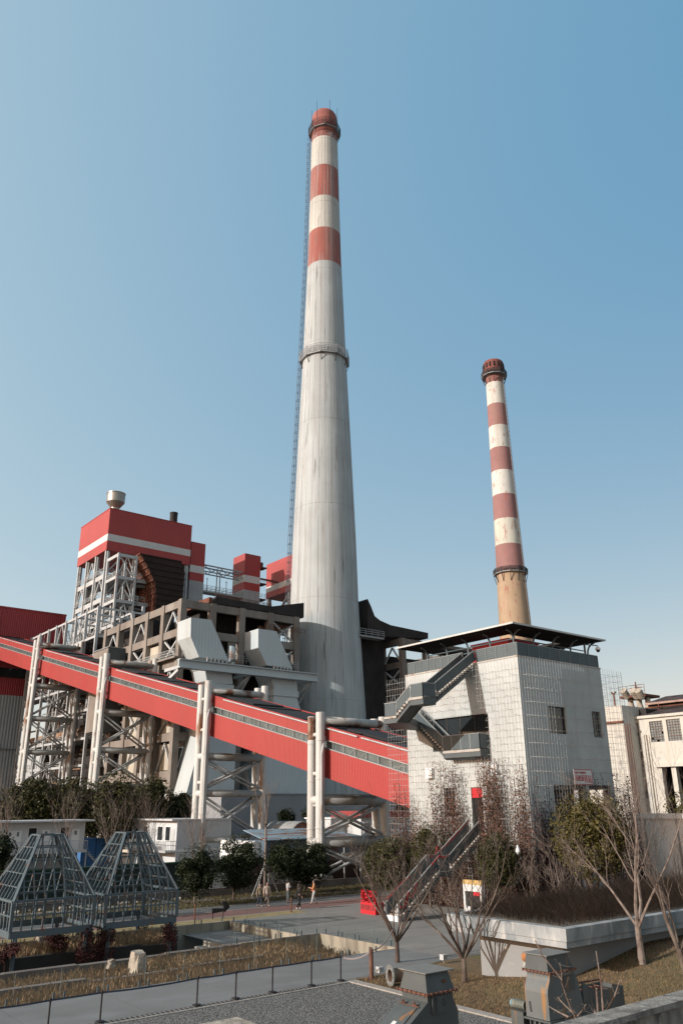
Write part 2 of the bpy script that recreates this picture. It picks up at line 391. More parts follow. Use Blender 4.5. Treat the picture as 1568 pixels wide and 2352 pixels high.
st('paving_joint', pj_, mat('dark_joint', (.15, .145, .135), .95))  # thin darker strips laid along the paving joints
# kerb of pale pavers along the gravel
k = MB().box(-25.62, -25.2, -60, -37.0, 0, .05); k.box(-60, -25.62, -37.12, -36.98, 0, .03)
st('kerb', k, mat('pale_paver', (.38, .34, .30), .9, var=.2, vs=6))
dg = MB()
for i in range(170):
    x = -60 + i*.2; dg.box(x, x+.05, -36.97, -36.62, .0, .02)
st('dark_bar_row', dg, M['iron'])  # row of short dark bars along the gravel edge

def mound(x, y):
    a = min(1, max(0, (x + 23) / 9)); b = min(1, max(0, (-39.5 - y) / 4.5)); b = b*b*(3-2*b)
    return .012 + 1.25*a*b
lw = MB(); nx, ny = 60, 30; k0 = []
for j in range(ny+1):
    for i in range(nx+1):
        x = -25.2 + i*(35/nx); y = -62 + j*(25.3/ny)
        if j == ny: y = -36.9 + min(1, max(0, (x+25.2)/6))*.8
        k0.append((x, y, mound(x, y)))
lw.add(k0, [(j*(nx+1)+i, j*(nx+1)+i+1, (j+1)*(nx+1)+i+1, (j+1)*(nx+1)+i) for j in range(ny) for i in range(nx)])
tag(lw.build('lawn', M['drygrass'], smooth=True), kind='structure')
gb = MB()
for i in range(42000):
    x = -25.1 + rnd.random()**1.3*17; y = -52 + rnd.random()*15.2
    if x > -20.3 and -44.5 < y: continue
    z = mound(x, y); a = rnd.random()*6.28; h = .05 + .07*rnd.random(); lx = rnd.gauss(0, .04); ly = rnd.gauss(0, .04); ww = .012
    gb.add([(x-ww*math.cos(a), y-ww*math.sin(a), z), (x+ww*math.cos(a), y+ww*math.sin(a), z), (x+lx, y+ly, z+h)], [(0, 1, 2)])
tag(gb.build('lawn_grass', M['blade']), kind='stuff')
vb = MB()
for i in range(15000):
    x = -48 + rnd.random()*56; y = -8.5 + rnd.random()*6.5
    a = rnd.random()*6.28; h = .08 + .12*rnd.random(); ww = .03
    vb.add([(x-ww*math.cos(a), y-ww*math.sin(a), 0), (x+ww*math.cos(a), y+ww*math.sin(a), 0), (x+rnd.gauss(0,.06), y+rnd.gauss(0,.06), h)], [(0, 1, 2)])
tag(vb.build('verge_tufts', mat('shade_toned_tuft', (.10, .08, .032), .9, island=.5)), kind='stuff')  # tufts darkened as well, with the verge shade in their colour

# pit floors
st('terrace', rect(MB(), -22.8, -19.3, -24.8, -16.4, -.5), M['plaza'])
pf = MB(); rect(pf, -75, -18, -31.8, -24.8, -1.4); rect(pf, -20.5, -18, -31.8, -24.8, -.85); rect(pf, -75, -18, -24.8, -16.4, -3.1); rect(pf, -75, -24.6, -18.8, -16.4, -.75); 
st('pit_floor', pf, mat('shade_dark_mud', (.06, .048, .038), .9, var=.3, vs=.4))  # mud colour deepened so that it carries the shade of the pit
PITW = mat('stained_pit_wall', (.40, .34, .26), .9, var=.15, vs=.8, stain=((.13, .10, .08), .85, .45, .65, 1.6, (1, 1, .12)), grain=.02, grains=8)
def rwall(mb, label, m=PITW):
    return tag(mb.build('retaining_wall', m), label, 'retaining wall')
rwall(MB().box(-75, -18, -32.0, -31.8, -3.1, -.003), 'long concrete pit edge wall beside the grey path with stanchions')
rwall(MB().box(-18, -17.75, -31.8, -24.8, -1.4, -.003), 'sunlit stained wall at the right end of the reed pit')
rwall(MB().box(-20.6, -20.4, -31.8, -24.9, -1.4, -.84), 'lower sunlit step wall in front of the stained end wall of the reed pit')
w_ = MB()
x = -75.
while x < -24.5:
    L_ = 2.5 + rnd.random()*3; L_ = min(L_, -24.5-x+.01); w_.box(x, x+L_, -28.6, -28.2, -1.4, -.10+rnd.uniform(-.1, .07)); x += L_
rwall(w_, 'broken low concrete wall between the two nearest rows of straw reeds', M['concd'])
w_ = MB(); x = -75.
while x < -23.6:
    L_ = 3 + rnd.random()*3; L_ = min(L_, -23.6-x+.01); w_.box(x, x+L_, -24.95, -24.5, -3.1, -.03+rnd.uniform(-.06, .04)); x += L_
rwall(w_, 'low concrete wall behind the reeds along the dark deep pit under the frames', M['concd'])
rwall(MB().box(-23.6, -18, -24.8, -24.6, -1.4, -.004), 'dark wall holding the plaza corner above the reeds')
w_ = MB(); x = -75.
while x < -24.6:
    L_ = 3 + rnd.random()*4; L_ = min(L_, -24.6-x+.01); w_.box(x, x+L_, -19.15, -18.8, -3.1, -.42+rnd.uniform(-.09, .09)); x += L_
rwall(w_, 'dark ragged wall below the far strip of reeds behind the gazebo legs', mat('shade_black_wall', (.035, .03, .027), .8, var=.3, vs=.8))  # wall coloured near black to stand in for the shade under the gazebos
rwall(MB().box(-75, -19.3, -16.4, -16.15, -3.1, .02), 'far stained retaining wall under the red lane')
rwall(MB().box(-19.3, -19.05, -24.6, -16.4, -.6, -.002), 'short tan wall at the end of the sunken terrace')
sp = MB()
for i in range(8):
    sp.box(-23.1-.33*(i+1), -22.8-.33*i, -24.4, -19.2, -3.1, -.5-.3*(i+1)+.0)
sp.box(-22.85, -22.75, -24.4, -19.2, -3.1, -.5)
tag(sp.build('stone_steps', mat('worn_step_concrete', (.38, .34, .28), .9, var=.15, vs=1.2, grain=.03, grains=6)), 'wide concrete steps going down from the sunken terrace into the dark pit', 'steps')

def reeds(name, x0, x1, y0, y1, z0, n, h0, h1, label=None, m='reed'):
    mb = MB()
    for i in range(n):
        x = x0 + rnd.random()*(x1-x0); y = y0 + rnd.random()*(y1-y0); h = h0 + rnd.random()**1.5*(h1-h0)
        a = rnd.random()*6.28; lx = rnd.gauss(.06, .13)*h; ly = rnd.gauss(0, .1)*h; ww = .010 + .010*rnd.random()
        c, s = math.cos(a)*ww, math.sin(a)*ww
        mx, my = x+lx*.35, y+ly*.35
        mb.add([(x-c, y-s, z0), (x+c, y+s, z0), (mx+c*.8, my+s*.8, z0+h*.6), (mx-c*.8, my-s*.8, z0+h*.6), (x+lx, y+ly, z0+h)], [(0,1,2,3), (3,2,4)])
        if rnd.random() < .25:
            p = Vector((x+lx, y+ly, z0+h)); mb.add([p+Vector((-.025,0,-.12)), p+Vector((.025,0,-.12)), p+Vector((.03,0,.02)), p+Vector((-.02,0,.05))], [(0,1,2,3)])
    return tag(mb.build(name, M[m]), kind='stuff')
reeds('reed_bed', -47, -20.6, -31.7, -28.65, -1.4, 44000, .85, 1.42)
reeds('reed_bed', -47, -23.2, -28.15, -24.98, -1.4, 30000, .75, 1.3)
reeds('reed_bed', -30, -20.7, -31.6, -25.0, -1.4, 9000, 1.1, 1.5)
reeds('reed_bed', -50, -24.7, -18.7, -16.5, -.75, 14000, .35, .95)

# ruin stones
def rough_block(mb, c, sx, sy, h, taper=.8):
    vs = []
    for j in range(5):
        z = h*j/4; f = 1 - (1-taper)*j/4
        for i in range(10):
            t = 2*math.pi*i/10; rx = sx*f*(1 if abs(math.cos(t)) > .5 else .9)*max(abs(math.cos(t)), .55)*math.copysign(1, math.cos(t)); ry = sy*f*max(abs(math.sin(t)), .55)*math.copysign(1, math.sin(t))
            vs.append((c[0]+rx+rnd.uniform(-.05, .05), c[1]+ry+rnd.uniform(-.05, .05), c[2]+z+(rnd.uniform(-.08, .06) if j == 4 else 0)))
    n = 10
    mb.add(vs, [(j*n+i, j*n+(i+1) % n, (j+1)*n+(i+1) % n, (j+1)*n+i) for j in range(4) for i in range(n)] + [tuple(4*n+i for i in range(n))])
    return mb
p = sight(*r6(835, 1225), z=-.2)
tag(rough_block(MB(), (p.x+.3, p.y+.1, -1.4), .44, .42, 1.95, .82).build('ruin_stone', M['stone']), 'tall pale broken masonry stub standing in the reeds', 'ruin stone')
p = sight(*r6(700, 1185), z=-.1)
tag(rough_block(MB(), (p.x, p.y, -.3), .22, .2, .42, .7).build('ruin_stone', M['stone']), 'small rounded stone on the low wall left of the tall masonry stub', 'ruin stone')
p = sight(*r6(245, 1100), z=-.5)
tag(rough_block(MB(), (p.x, p.y, -.75), .4, .35, 1.0, .75).build('ruin_stone', M['stone']), 'grey boulder in the far reeds under the left gazebo', 'ruin stone')

# glass balustrades
def balustrade(p, q, n, label, h=1.15):
    p = Vector(p); q = Vector(q); d = (q-p)/n; un = d.normalized()
    t = thing('glass_balustrade', label, 'glass balustrade', tuple((p+q)/2), 'glass balustrades round the reed pit')
    nrm = Vector((-un.y, un.x, 0))*.008
    for i in range(n):
        a = p + d*i + un*.03; b = p + d*(i+1) - un*.03
        mb = MB(); z = ZZ*h; z0 = ZZ*.06
        mb.add([a-nrm+z0, b-nrm+z0, b-nrm+z, a-nrm+z, a+nrm+z0, b+nrm+z0, b+nrm+z, a+nrm+z], [(0,1,2,3),(7,6,5,4),(0,4,5,1),(3,2,6,7)])
        pn = mb.build('pane', M['glass'], t)
        e = MB(); e.beam(a+z0, a+z, .016, .016); e.build('pane_edge', M['seal'], pn)
        for f in (.12, .88):
            c = p + d*(i+f); s_ = MB(); s_.box(c.x-.03, c.x+.03, c.y-.03, c.y+.03, c.z, c.z+.26); s_.build('clamp_post', M['gazebo'], t)
balustrade((-44, -31.9, 0), (-18, -31.9, 0), 14, 'long run of frameless glass along the path edge of the reed pit')
balustrade((-17.87, -31.3, 0), (-17.87, -25, 0), 4, 'glass run above the sunlit stained end wall of the pit')
balustrade((-24, -24.7, 0), (-18, -24.7, 0), 4, 'glass run at the plaza corner behind the reeds')
balustrade((-19.2, -24, 0), (-19.2, -16.5, 0), 4, 'glass run along the sunken terrace with the steps')
balustrade((-40, -16.27, 0), (-19.6, -16.27, 0), 10, 'farthest glass run beside the red lane')

# ================================================================ STANCHIONS
def belt(mb, a, b, sag):
    n = 10; pts = [Vector(a).lerp(Vector(b), i/n) - ZZ*sag*4*(i/n)*(1-i/n) for i in range(n+1)]
    for i in range(n):
        mb.beam(pts[i], pts[i+1], .012, .06)
us = [-44.6, -42.6, -40.6, -38.67, -36.78, -32.86, -31.11, -29.34, -27.33, -25.72]
names = ['nearest of the row, cut by the left picture edge', 'second from the left end', 'third from the left end', 'fourth from the left end', 'before the longest sagging stretch of belt',
         'just after the longest sagging stretch of belt', 'fourth from the right end', 'third from the right end', 'last but one before the gravel corner', 'standing at the gravel corner beside the lawn']
for i, u in enumerate(us):
    t = thing('stanchion', 'black belt barrier post, ' + names[i], 'barrier post', (u, -36.6, .03), 'black belt barrier posts along the path')
    MB().lathe([(.17, .03), (.17, .055), (.05, .08)], u, -36.6, 20).build('foot_plate', M['iron'], t)
    MB().lathe([(.032, .08), (.032, .93)], u, -36.6, 12).build('post', M['iron'], t)
    MB().lathe([(.045, .90), (.045, 1.0), (.03, 1.02)], u, -36.6, 12).build('belt_head', M['iron'], t)
    if i < len(us)-1:
        b = MB(); belt(b, (u, -36.6, .95), (us[i+1], -36.6, .95), .05 if i == 4 else .008 + .006*(i % 3)); b.build('belt', M['belt'], t)
p = (-24.45, -37.2)
t = thing('rusty_bollard', 'rusty brown pipe bollard at the corner of the lawn', 'bollard', (p[0], p[1], 0))
MB().lathe([(.22, 0), (.22, .03), (.095, .04), (.095, 1.12)], p[0], p[1], 14).build('pipe', M['machrust'], t)
MB().lathe([(.06, 1.12), (.06, 1.26)], p[0], p[1], 10).build('cap', M['machrust'], t)
tp = MB()
for a, b, s_ in (((-25.72, -36.6, .95), (-24.45, -37.2, 1.12), .18), ((-24.45, -37.2, 1.15), (-21.1, -35.0, 1.55), .25)):
    belt(tp, a, b, s_)
tag(tp.build('barrier_tape', mat('red_white_tape', (.62, .50, .48), .5)), 'thin pale warning tape tied from the bollard to the small bare tree', 'barrier tape')
for (px, py), lab in (((1408, 690), 'thin dark post on the straw verge beside the black coated walker'), ((1220*.6378+0, 0), None)):
    if lab:
        p = sight(*r7(414, 705), z=0)
        tag(MB().lathe([(.06, 0), (.06, .95), (.03, .98)], p.x, p.y, 10).build('bollard', M['machrust']), lab, 'bollard')
p = sight(*r6(1220, 910), z=0)
tag(MB().lathe([(.06, 0), (.06, .95), (.03, .98)], p.x, p.y, 10).build('bollard', M['machrust']), 'thin dark post on the verge right of the gazebos', 'bollard')

# corner of a low concrete wall at the very bottom
tag(MB().box(-38, -33.9, -42.2, -41.2, 0, .42).box(-38, -33.78, -42.3, -41.08, .42, .5).build('low_wall', M['stone']), 'corner of a low pale wall on the gravel at the bottom edge', 'low wall')
# parapet of the viewing deck
pw = MB().box(-42.6, -34, -61.95, -61.78, 3.2, 5.0); pw.box(-42.6, -34, -62.02, -61.72, 5.0, 5.06)
tag(pw.build('parapet', mat('mossy_concrete', (.30, .28, .25), .95, var=.2, vs=4, stain=((.10, .095, .09), .9, .46, .66, 5, (1, 1, .5)), stain2=((.45, .43, .40), .7, .56, .66, 9, (1, 1, 1)), grain=.02, grains=40)), 'stained concrete parapet of the viewing deck in the lower right corner', 'parapet')
# ================================================================ CHIMNEYS
CHX, CHY = 46.16, 59.3
RED_, WHT = (.38, .115, .090), (.62, .60, .545)
DCH = 160.2
def fz(z, r): return 7.3 + (z-7.3)*(DCH-r)/DCH      # front of the shaft at the height read on its axis
M['chim'] = mat('painted_concrete_shaft', (.50, .53, .535), .88, var=.10, vs=.18,
    stain=((.36, .36, .355), .6, .45, .72, .5, (1, 1, .02)), stain2=((.38, .365, .34), .55, .53, .63, 1.9, (1, 1, .02)), rust=((.16, .15, .14), .6, .63, .69, 1.5, (1, 1, .06)),
    bands=[(fz(131.2, 4), RED_), (fz(141.2, 3.8), WHT), (fz(151, 3.6), RED_), (fz(160.9, 3.5), WHT), (fz(170.2, 3.3), (.27, .085, .07))])
t = thing('tall_chimney', 'tall grey concrete chimney with red and white bands near its top', 'chimney', (CHX, CHY, 0))
PROF = [(8.3, 0), (8.1, 24), (7.0, 45), (6.62, 60), (5.72, 84), (4.85, 106), (4.0, 131), (3.62, 150), (3.3, 170)]
def chr_(z):
    for (a, b), (c, d) in zip(PROF, PROF[1:]):
        if b <= z <= d: return a + (c-a)*(z-b)/(d-b)
    return 3.25
pr = []
for i in range(86):
    z = 168.6*i/85; pr.append((chr_(z), z))
MB().lathe(pr, CHX, CHY, 64).build('shaft', M['chim'], t, True)
s_ = MB()
for i in range(28):
    a = 2*math.pi*i/28 + .05
    s_.path([(CHX+(chr_(z)+.005)*math.cos(a), CHY+(chr_(z)+.005)*math.sin(a), z) for z in (1, 24, 45, 60, 84, 106, 131, 150, 168)], .022, 4)
for z in list(range(26, 168, 20)):
    n = 64; s_.path([(CHX+(chr_(z)+.005)*math.cos(2*math.pi*i/n), CHY+(chr_(z)+.005)*math.sin(2*math.pi*i/n), z) for i in range(n+1)], .02, 4)
s_.build('formwork_seam', mat('seam_line', (.34, .33, .31), .9), t)
MB().lathe([(3.31, 168.5), (3.31, 172.5), (3.28, 174.9), (3.16, 175.9), (2.85, 176.5)], CHX, CHY, 48).build('head', mat('faded_red_head', (.36, .125, .105), .85, var=.2, vs=.4, stain=((.15, .07, .06), .8, .5, .7, .7, STR)), t, True)
def gallery(parent, cx, cy, z, r0, r1, n=10, h=1.3, m=None):
    m = m or M['iron']
    def ring(r, zz): return [(cx+r*math.cos(2*math.pi*i/n+.16), cy+r*math.sin(2*math.pi*i/n+.16), zz) for i in range(n+1)]
    a, b = ring(r0, z), ring(r1, z); dk = MB()
    for i in range(n):
        dk.add([a[i], a[i+1], b[i+1], b[i], tuple(Vector(a[i])-ZZ*.15), tuple(Vector(a[i+1])-ZZ*.15), tuple(Vector(b[i+1])-ZZ*.15), tuple(Vector(b[i])-ZZ*.15)], [(0,1,2,3),(7,6,5,4),(3,2,6,7),(1,0,4,5)])
    d = dk.build('gallery_deck', M['steelg'], parent)
    rl = MB()
    for k in range(5): rl.path(ring(r1, z+h*(k+.4)/4.4), .045, 4)
    for i in range(n):
        p, q = Vector(ring(r1, z)[i]), Vector(ring(r1, z)[i+1])
        for j in range(10): c = p.lerp(q, j/10); rl.beam(c, c+ZZ*h, .05 if j else .12)
    rl.build('gallery_railing', m, parent)
    br = MB()
    for i in range(n):
        an = 2*math.pi*i/n+.16; br.beam((cx+r1*math.cos(an), cy+r1*math.sin(an), z-.1), (cx+(r0+.1)*math.cos(an), cy+(r0+.1)*math.sin(an), z-2.2), .12)
    br.build('gallery_bracket', M['iron'], parent)
gallery(t, CHX, CHY, 170.2, 3.35, 4.1, 8, 2.3)
gallery(t, CHX, CHY, 102.6, 4.85, 5.75, 10, 2.1, M['steelg'])
# caged ladder up the left flank
la = math.atan2(.62, -.78)
ld = MB(); zs = list(range(2, 170, 2))
def lp(z, off, side=0.):
    r = chr_(z)+off; return Vector((CHX+r*math.cos(la)-side*math.sin(la), CHY+r*math.sin(la)+side*math.cos(la), z))
for sd_ in (-.3, .3): ld.path([lp(z, .3, sd_) for z in zs], .06, 4)
for z in zs:
    ld.beam(lp(z, .3, -.3), lp(z, .3, .3), .05); ld.beam(lp(z, 0), lp(z, .3), .05)
    pts = [lp(z+1, .3 + .75*math.sin(math.pi*k/6), .48*math.cos(math.pi*k/6)*-1) for k in range(7)]
    ld.path(pts, .05, 4)
for k in (1, 3, 5): ld.path([lp(z, .3 + .75*math.sin(math.pi*k/6), -.48*math.cos(math.pi*k/6)) for z in zs], .045, 4)
ld.build('caged_ladder', mat('blue_grey_ladder', (.10, .11, .14), .6), t)
for i in range(6):
    a = 2*math.pi*i/6+.3; MB().tube((CHX+3.35*math.cos(a), CHY+3.35*math.sin(a), 172.6), (CHX+3.35*math.cos(a), CHY+3.35*math.sin(a), 179), .05, 5).build('lightning_rod', M['iron'], t)

C2X, C2Y = 84.4, 41.75
def f2(z): return 7.3 + (z-7.3)*.9855
M['chim2'] = mat('brick_shaft_paint', (.50, .355, .235), .9, var=.08, vs=.3, stain=((.36, .25, .17), .6, .5, .72, .5, (1, 1, .05)), stain2=((.40, .12, .10), .5, .60, .64, 1.4, (1, 1, .3)), rust=((.30, .20, .14), .8, .66, .70, 1.3, (1, 1, .4)),
    bands=[(f2(z_), q_) for z_, q_ in ((55.9, (.36, .185, .175)), (62.1, (.68, .65, .56)), (68.2, (.36, .185, .175)), (74.2, (.70, .68, .625)), (80.2, (.36, .185, .175)), (86.1, (.70, .68, .625)), (91.9, (.36, .185, .175)), (97.7, (.70, .68, .625)), (103.6, (.30, .12, .11)))])
t = thing('banded_chimney', 'slim brick chimney striped red and white above a tan base', 'chimney', (C2X, C2Y, 0))
P2 = [(4.3, 0), (3.35, 44), (3.05, 55), (2.5, 79), (2.05, 104.8)]

def c2r(z):
    for (a, b), (c, d) in zip(P2, P2[1:]):
        if b <= z <= d: return a + (c-a)*(z-b)/(d-b)
    return 2.05
MB().lathe([(c2r(z*104.8/60), z*104.8/60) for z in range(61)], C2X, C2Y, 48).build('shaft', M['chim2'], t, True)
hd = MB().lathe([(2.05, 104.7), (2.35, 105.0), (2.4, 108.0), (2.2, 108.3)], C2X, C2Y, 40)
hd.build('head', mat('dark_red_brick_head', (.26, .09, .075), .9, var=.25, vs=.8, stain=((.14, .06, .05), .8, .5, .7, 1, (1, 1, 1))), t)
for i in range(16):
    a = 2*math.pi*i/16; c, s = math.cos(a), math.sin(a)
    MB().beam((C2X+2.38*c, C2Y+2.38*s, 106.3), (C2X+2.38*c, C2Y+2.38*s, 107.5), .42, .3).build('vent_slot', M['soot'], t)
gallery(t, C2X, C2Y, 104.4, 2.1, 3.0, 12, 1.1)
gallery(t, C2X, C2Y, 54.9, 3.05, 3.7, 12, 1.0)
ld = MB(); la2 = -1.95 + .62
for z in range(30, 101, 2):
    r = c2r(z)+.25; p = Vector((C2X+r*math.cos(la2), C2Y+r*math.sin(la2), z)); r2_ = c2r(z+2)+.25; q = Vector((C2X+r2_*math.cos(la2), C2Y+r2_*math.sin(la2), z+2))
    s2 = Vector((-math.sin(la2), math.cos(la2), 0))*.28
    ld.beam(p-s2, q-s2, .06); ld.beam(p+s2, q+s2, .06); ld.beam(p-s2, p+s2, .05); ld.beam(p-s2+ZZ, p+s2+ZZ, .05)
ld.build('ladder', mat('pale_rusty_ladder', (.34, .24, .18), .8), t)
MB().tube((C2X+2, C2Y+.6, 108), (C2X+2, C2Y+.6, 109.8), .04, 5).build('lightning_rod', M['iron'], t)

# ================================================================ CONVEYOR AND ITS TOWERS
UF, UB = .75, 7.75
def zt(y): return 14.72 + .2365*(y+1.5)
YA, YB = -16.2, 150.0
def H_(y): return 5.0
def side(mb, u0, u1, f0, f1, ya=YA, yb=YB):
    def P(u, y, f): return (u, y, zt(y) - 5.0*f)
    mb.add([P(u0,ya,f0),P(u0,yb,f0),P(u0,yb,f1),P(u0,ya,f1),P(u1,ya,f0),P(u1,yb,f0),P(u1,yb,f1),P(u1,ya,f1)], [(0,1,2,3),(7,6,5,4),(0,4,5,1),(3,2,6,7),(1,5,6,2),(0,3,7,4)])
    return mb
M['brace'] = mat('pale_grey_brace', (.48, .48, .47), .55, var=.12, vs=.5, rust=(RUST, .8, .6, .72, .9, (1, 1, 1)))
t = thing('conveyor_gallery', 'long red corrugated conveyor gallery sloping down to the grey cube house', 'conveyor gallery', (4, 60, 0))
side(MB(), UF, UF+.2, 0, .26).build('upper_wall', M['red2'], t)
side(MB(), UF, UF+.2, .42, 1.0).build('lower_wall', M['red2'], t)
side(MB(), UB-.2, UB, 0, 1.0).build('far_wall', M['red2'], t)
side(MB(), UF+.3, UF+.36, .26, .42).build('window_strip', mat('grey_strip_glass', (.115, .14, .14), .25, var=.3, vs=.7, spec=.5), t)
ml = MB(); y = YA+.5; i = 0
while y < YB-2:
    ml.beam((UF+.2, y, zt(y)-5*.27), (UF+.2, y, zt(y)-5*.42), .05, .07)
    if i % 4 in (1, 2): ml.beam((UF+.26, y, zt(y)-5*.27), (UF+.26, y+.9, zt(y+.9)-5*.42), .045)
    y += 1.75; i += 1
ml.build('window_mullion', M['steelg'], t)
sl = MB(); side(sl, UF-.03, UF+.25, .255, .275); side(sl, UF-.05, UF+.25, .415, .435); sl.build('window_sill', M['steelg'], t)
side(MB(), UF+.2, UB-.2, .012, .03).build('roof', M['black'], t)
side(MB(), UF+.2, UB-.2, .93, .97).build('floor', M['soot'], t)
ev = MB(); side(ev, UF-.06, UF+.26, -.012, .005); side(ev, UB-.26, UB+.06, -.012, .005); ev.build('eave_trim', M['red2'], t)
gp = MB()
for ya, yb in ((-15, -6.6), (-6, 20), (24.5, 54), (58, 89), (94, 148)):
    gp.tube((UF-.14, ya, zt(ya)-.12), (UF-.14, yb, zt(yb)-.12), .075, 6)
gp.build('gutter_pipe', M['steel'], t)
rb = MB()
for y in range(-14, 146, 9): rb.box(UF+.3, UB-.3, y, y+.25, zt(y)-.05, zt(y)+.06)
for y0_ in (0, 24.5, 58, 93.5): side(rb, UF+1.4, UB-1.2, -.03, .005, y0_-9, y0_-2.5)
rb.build('roof_rib', M['black'], t)

def tower(y1, dy, ztop, levels, label, first):
    t = thing('trestle_tower', label, 'conveyor tower', (4.25, y1, 0), 'white pipe towers carrying the conveyor')
    ya, yb = y1 - dy/2, y1 + dy/2
    for u in (0, 8.5):
        for y, zz in ((ya, ztop), (yb, ztop - (.35 if u == 0 else .1))):
            c = MB().lathe([(.46, 0), (.46, zz-.02), (.40, zz)], u, y, 16)
            pb = c.build('leg_pipe', M['pipe'], t, False)
            fl = MB()
            for z in (zz*.32, zz*.6, zz*.83): fl.lathe([(.46, z-.06), (.5, z-.05), (.5, z+.05), (.46, z+.06)], u, y, 16, False)
            fl.build('weld_ring', M['pipe'], pb)
    for z, rr in levels:
        for y in (ya, yb):
            MB().tube((.3, y, z), (8.2, y, z), rr, 14).build('cross_pipe', M['pipeg'] if z < ztop-2 else M['piperust'], t, True)
        if z < ztop - 2:
            for u in (0, 8.5): MB().tube((u, ya, z), (u, yb, z), rr*.9, 12).build('link_pipe', M['pipe'], t, True)
    if first:
        MB().lathe([(.468, 13.6), (.468, ztop-.42)], 0, yb, 16, False).build('rusted_sleeve', mat('heavily_rusted_pipe', (.40, .30, .22), .8, var=.2, vs=1, rust=((.13, .045, .02), .95, .42, .52, 1.2, (1.5, 1.5, .5))), t, True)
    for z in (ztop-2.2, ztop-6, ztop*.45):
        for u in (0, 8.5): MB().tube((u, ya, z), (u, yb, z), .2, 8).build('stub_pipe', M['pipe'], t)
    zz = [l[0] for l in levels[1:]] + [0.2]
    for a, b in zip(zz, zz[1:]):
        if a - b < 3: continue
        br = MB()
        for y in (ya, yb):
            br.tube((.4, y, a-.5), (8.1, y, b+.6), .15, 8); br.tube((8.1, y+.1, a-.5), (.4, y+.1, b+.6), .15, 8)
        br.build('cross_brace', M['brace'], t, True)
    dp = MB(); yd = ya-.52
    dp.path([(UF-.1, yd+.5, zt(ya)-1.0), (UF-.75, yd, zt(ya)-1.9), (-.2, yd, zt(ya)-2.8), (-.2, yd, .3)], .09, 8); dp.build('downpipe', M['steel'], t)
    for u in (0, 8.5):
        MB().box(u-.9, u+.9, ya-.9, yb+.9, 0, .9).build('footing', M['conc'], t)
tower(-.1, 1.4, 16.3, [(15.5, .42), (7.75, .48), (3.82, .5)], 'nearest white pipe tower, close to the grey cube house', True)
tower(23.7, 1.7, 22.3, [(21.1, .4), (13.1, .42), (8.75, .42), (3.5, .42)], 'second white pipe tower from the cube house, behind the pale cabin', False)
tower(57.6, 1.7, 30.7, [(29.4, .4), (21.5, .42), (15.7, .42), (10.3, .42), (5, .42)], 'third white pipe tower from the cube house, rising behind the evergreens', False)
tower(92.5, 2.0, 39.0, [(37.6, .4), (29.6, .42), (23.4, .42), (17.2, .42), (11.0, .42), (5, .4)], 'farthest white pipe tower, beside the grey corrugated hall', False)

# ================================================================ CONCRETE FRAME LEFT OF THE CHIMNEY
def xbrace(mb, p, q, h0, h1, w=.28):
    mb.beam((p[0], p[1], h0), (q[0], q[1], h1), w); mb.beam((p[0], p[1], h1), (q[0], q[1], h0), w)
def vbrace(mb, p, q, h0, h1, w=.28):
    m_ = ((p[0]+q[0])/2, (p[1]+q[1])/2); mb.beam((p[0], p[1], h0), (m_[0], m_[1], h1), w); mb.beam((q[0], q[1], h0), (m_[0], m_[1], h1), w)
def cframe(us_, vs_, levels, label, m, name='concrete_frame', braces=True, clear=()):
    t = thing(name, label, 'concrete frame', (us_[0], vs_[0], 0))
    top = levels[-1]
    for i, u in enumerate(us_):
        for j, v in enumerate(vs_):
            if 0 < i < len(us_)-1 and 0 < j < len(vs_)-1: continue
            MB().box(u-.55, u+.55, v-.55, v+.55, 0, top).build('column', m, t)
    for z in levels:
        b = MB()
        for v in (vs_[0], vs_[-1]):
            for a, c in zip(us_, us_[1:]): b.box(a+.56, c-.56, v-.36, v+.36, z-1.35, z-.06)
        for u in (us_[0], us_[-1]):
            for a, c in zip(vs_, vs_[1:]): b.box(u-.36, u+.36, a+.56, c-.56, z-1.35, z-.06)
        b.build('beam', m, t)
    if braces:
        lv = [0.3]+list(levels)
        for k in range(len(lv)-1):
            z0, z1 = lv[k]+.1, lv[k+1]-1.6
            u = us_[0]
            for n_, (a, c) in enumerate(zip(vs_, vs_[1:])):
                if n_ % 2: continue
                br = MB(); (xbrace if k % 2 else vbrace)(br, (u, a+.7), (u, c-.7), z0, z1); br.build('brace', M['steel'], t)
            v = vs_[0]
            for n_, (a, c) in enumerate(zip(us_, us_[1:])):
                if n_ != len(us_)-2: continue
                br = MB(); xbrace(br, (a+.7, v), (c-.7, v), z0, z1); br.build('brace', M['steel'], t)
    return t
FU = [9.95, 15.6, 21.4, 27.4, 33.1]; FV = [50.9, 57.2, 63.4, 69.6, 75.8, 82.0]
LV = [6.2, 12.6, 18.4, 24.2, 30.2, 35.2, 40.0]
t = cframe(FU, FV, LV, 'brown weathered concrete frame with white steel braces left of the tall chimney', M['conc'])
dk = MB()
for z in (30.25, 24.25, 18.4): dk.box(10.6, 32.6, 51.4, 81.6, z-.35, z-.1)
dk.build('floor_slab', M['concd'], t)
inf = MB()
for a, c in ((63.4, 69.6), (57.2, 63.4), (50.9, 57.2)):
    for z0, z1 in ((12.7, 16.7), (6.3, 10.9), (.2, 4.5), (18.5, 22.5)): inf.box(10.25, 10.4, a+.64, c-.64, z0, z1)
inf.box(10.25, 10.4, 57.84, 62.76, 31.2, 33.5)
inf.build('infill_panel', mat('cream_panel', (.52, .47, .38), .85, var=.12, vs=.4, stain=((.33, .28, .22), .6, .5, .75, .6, STR)), t)
rl = MB()
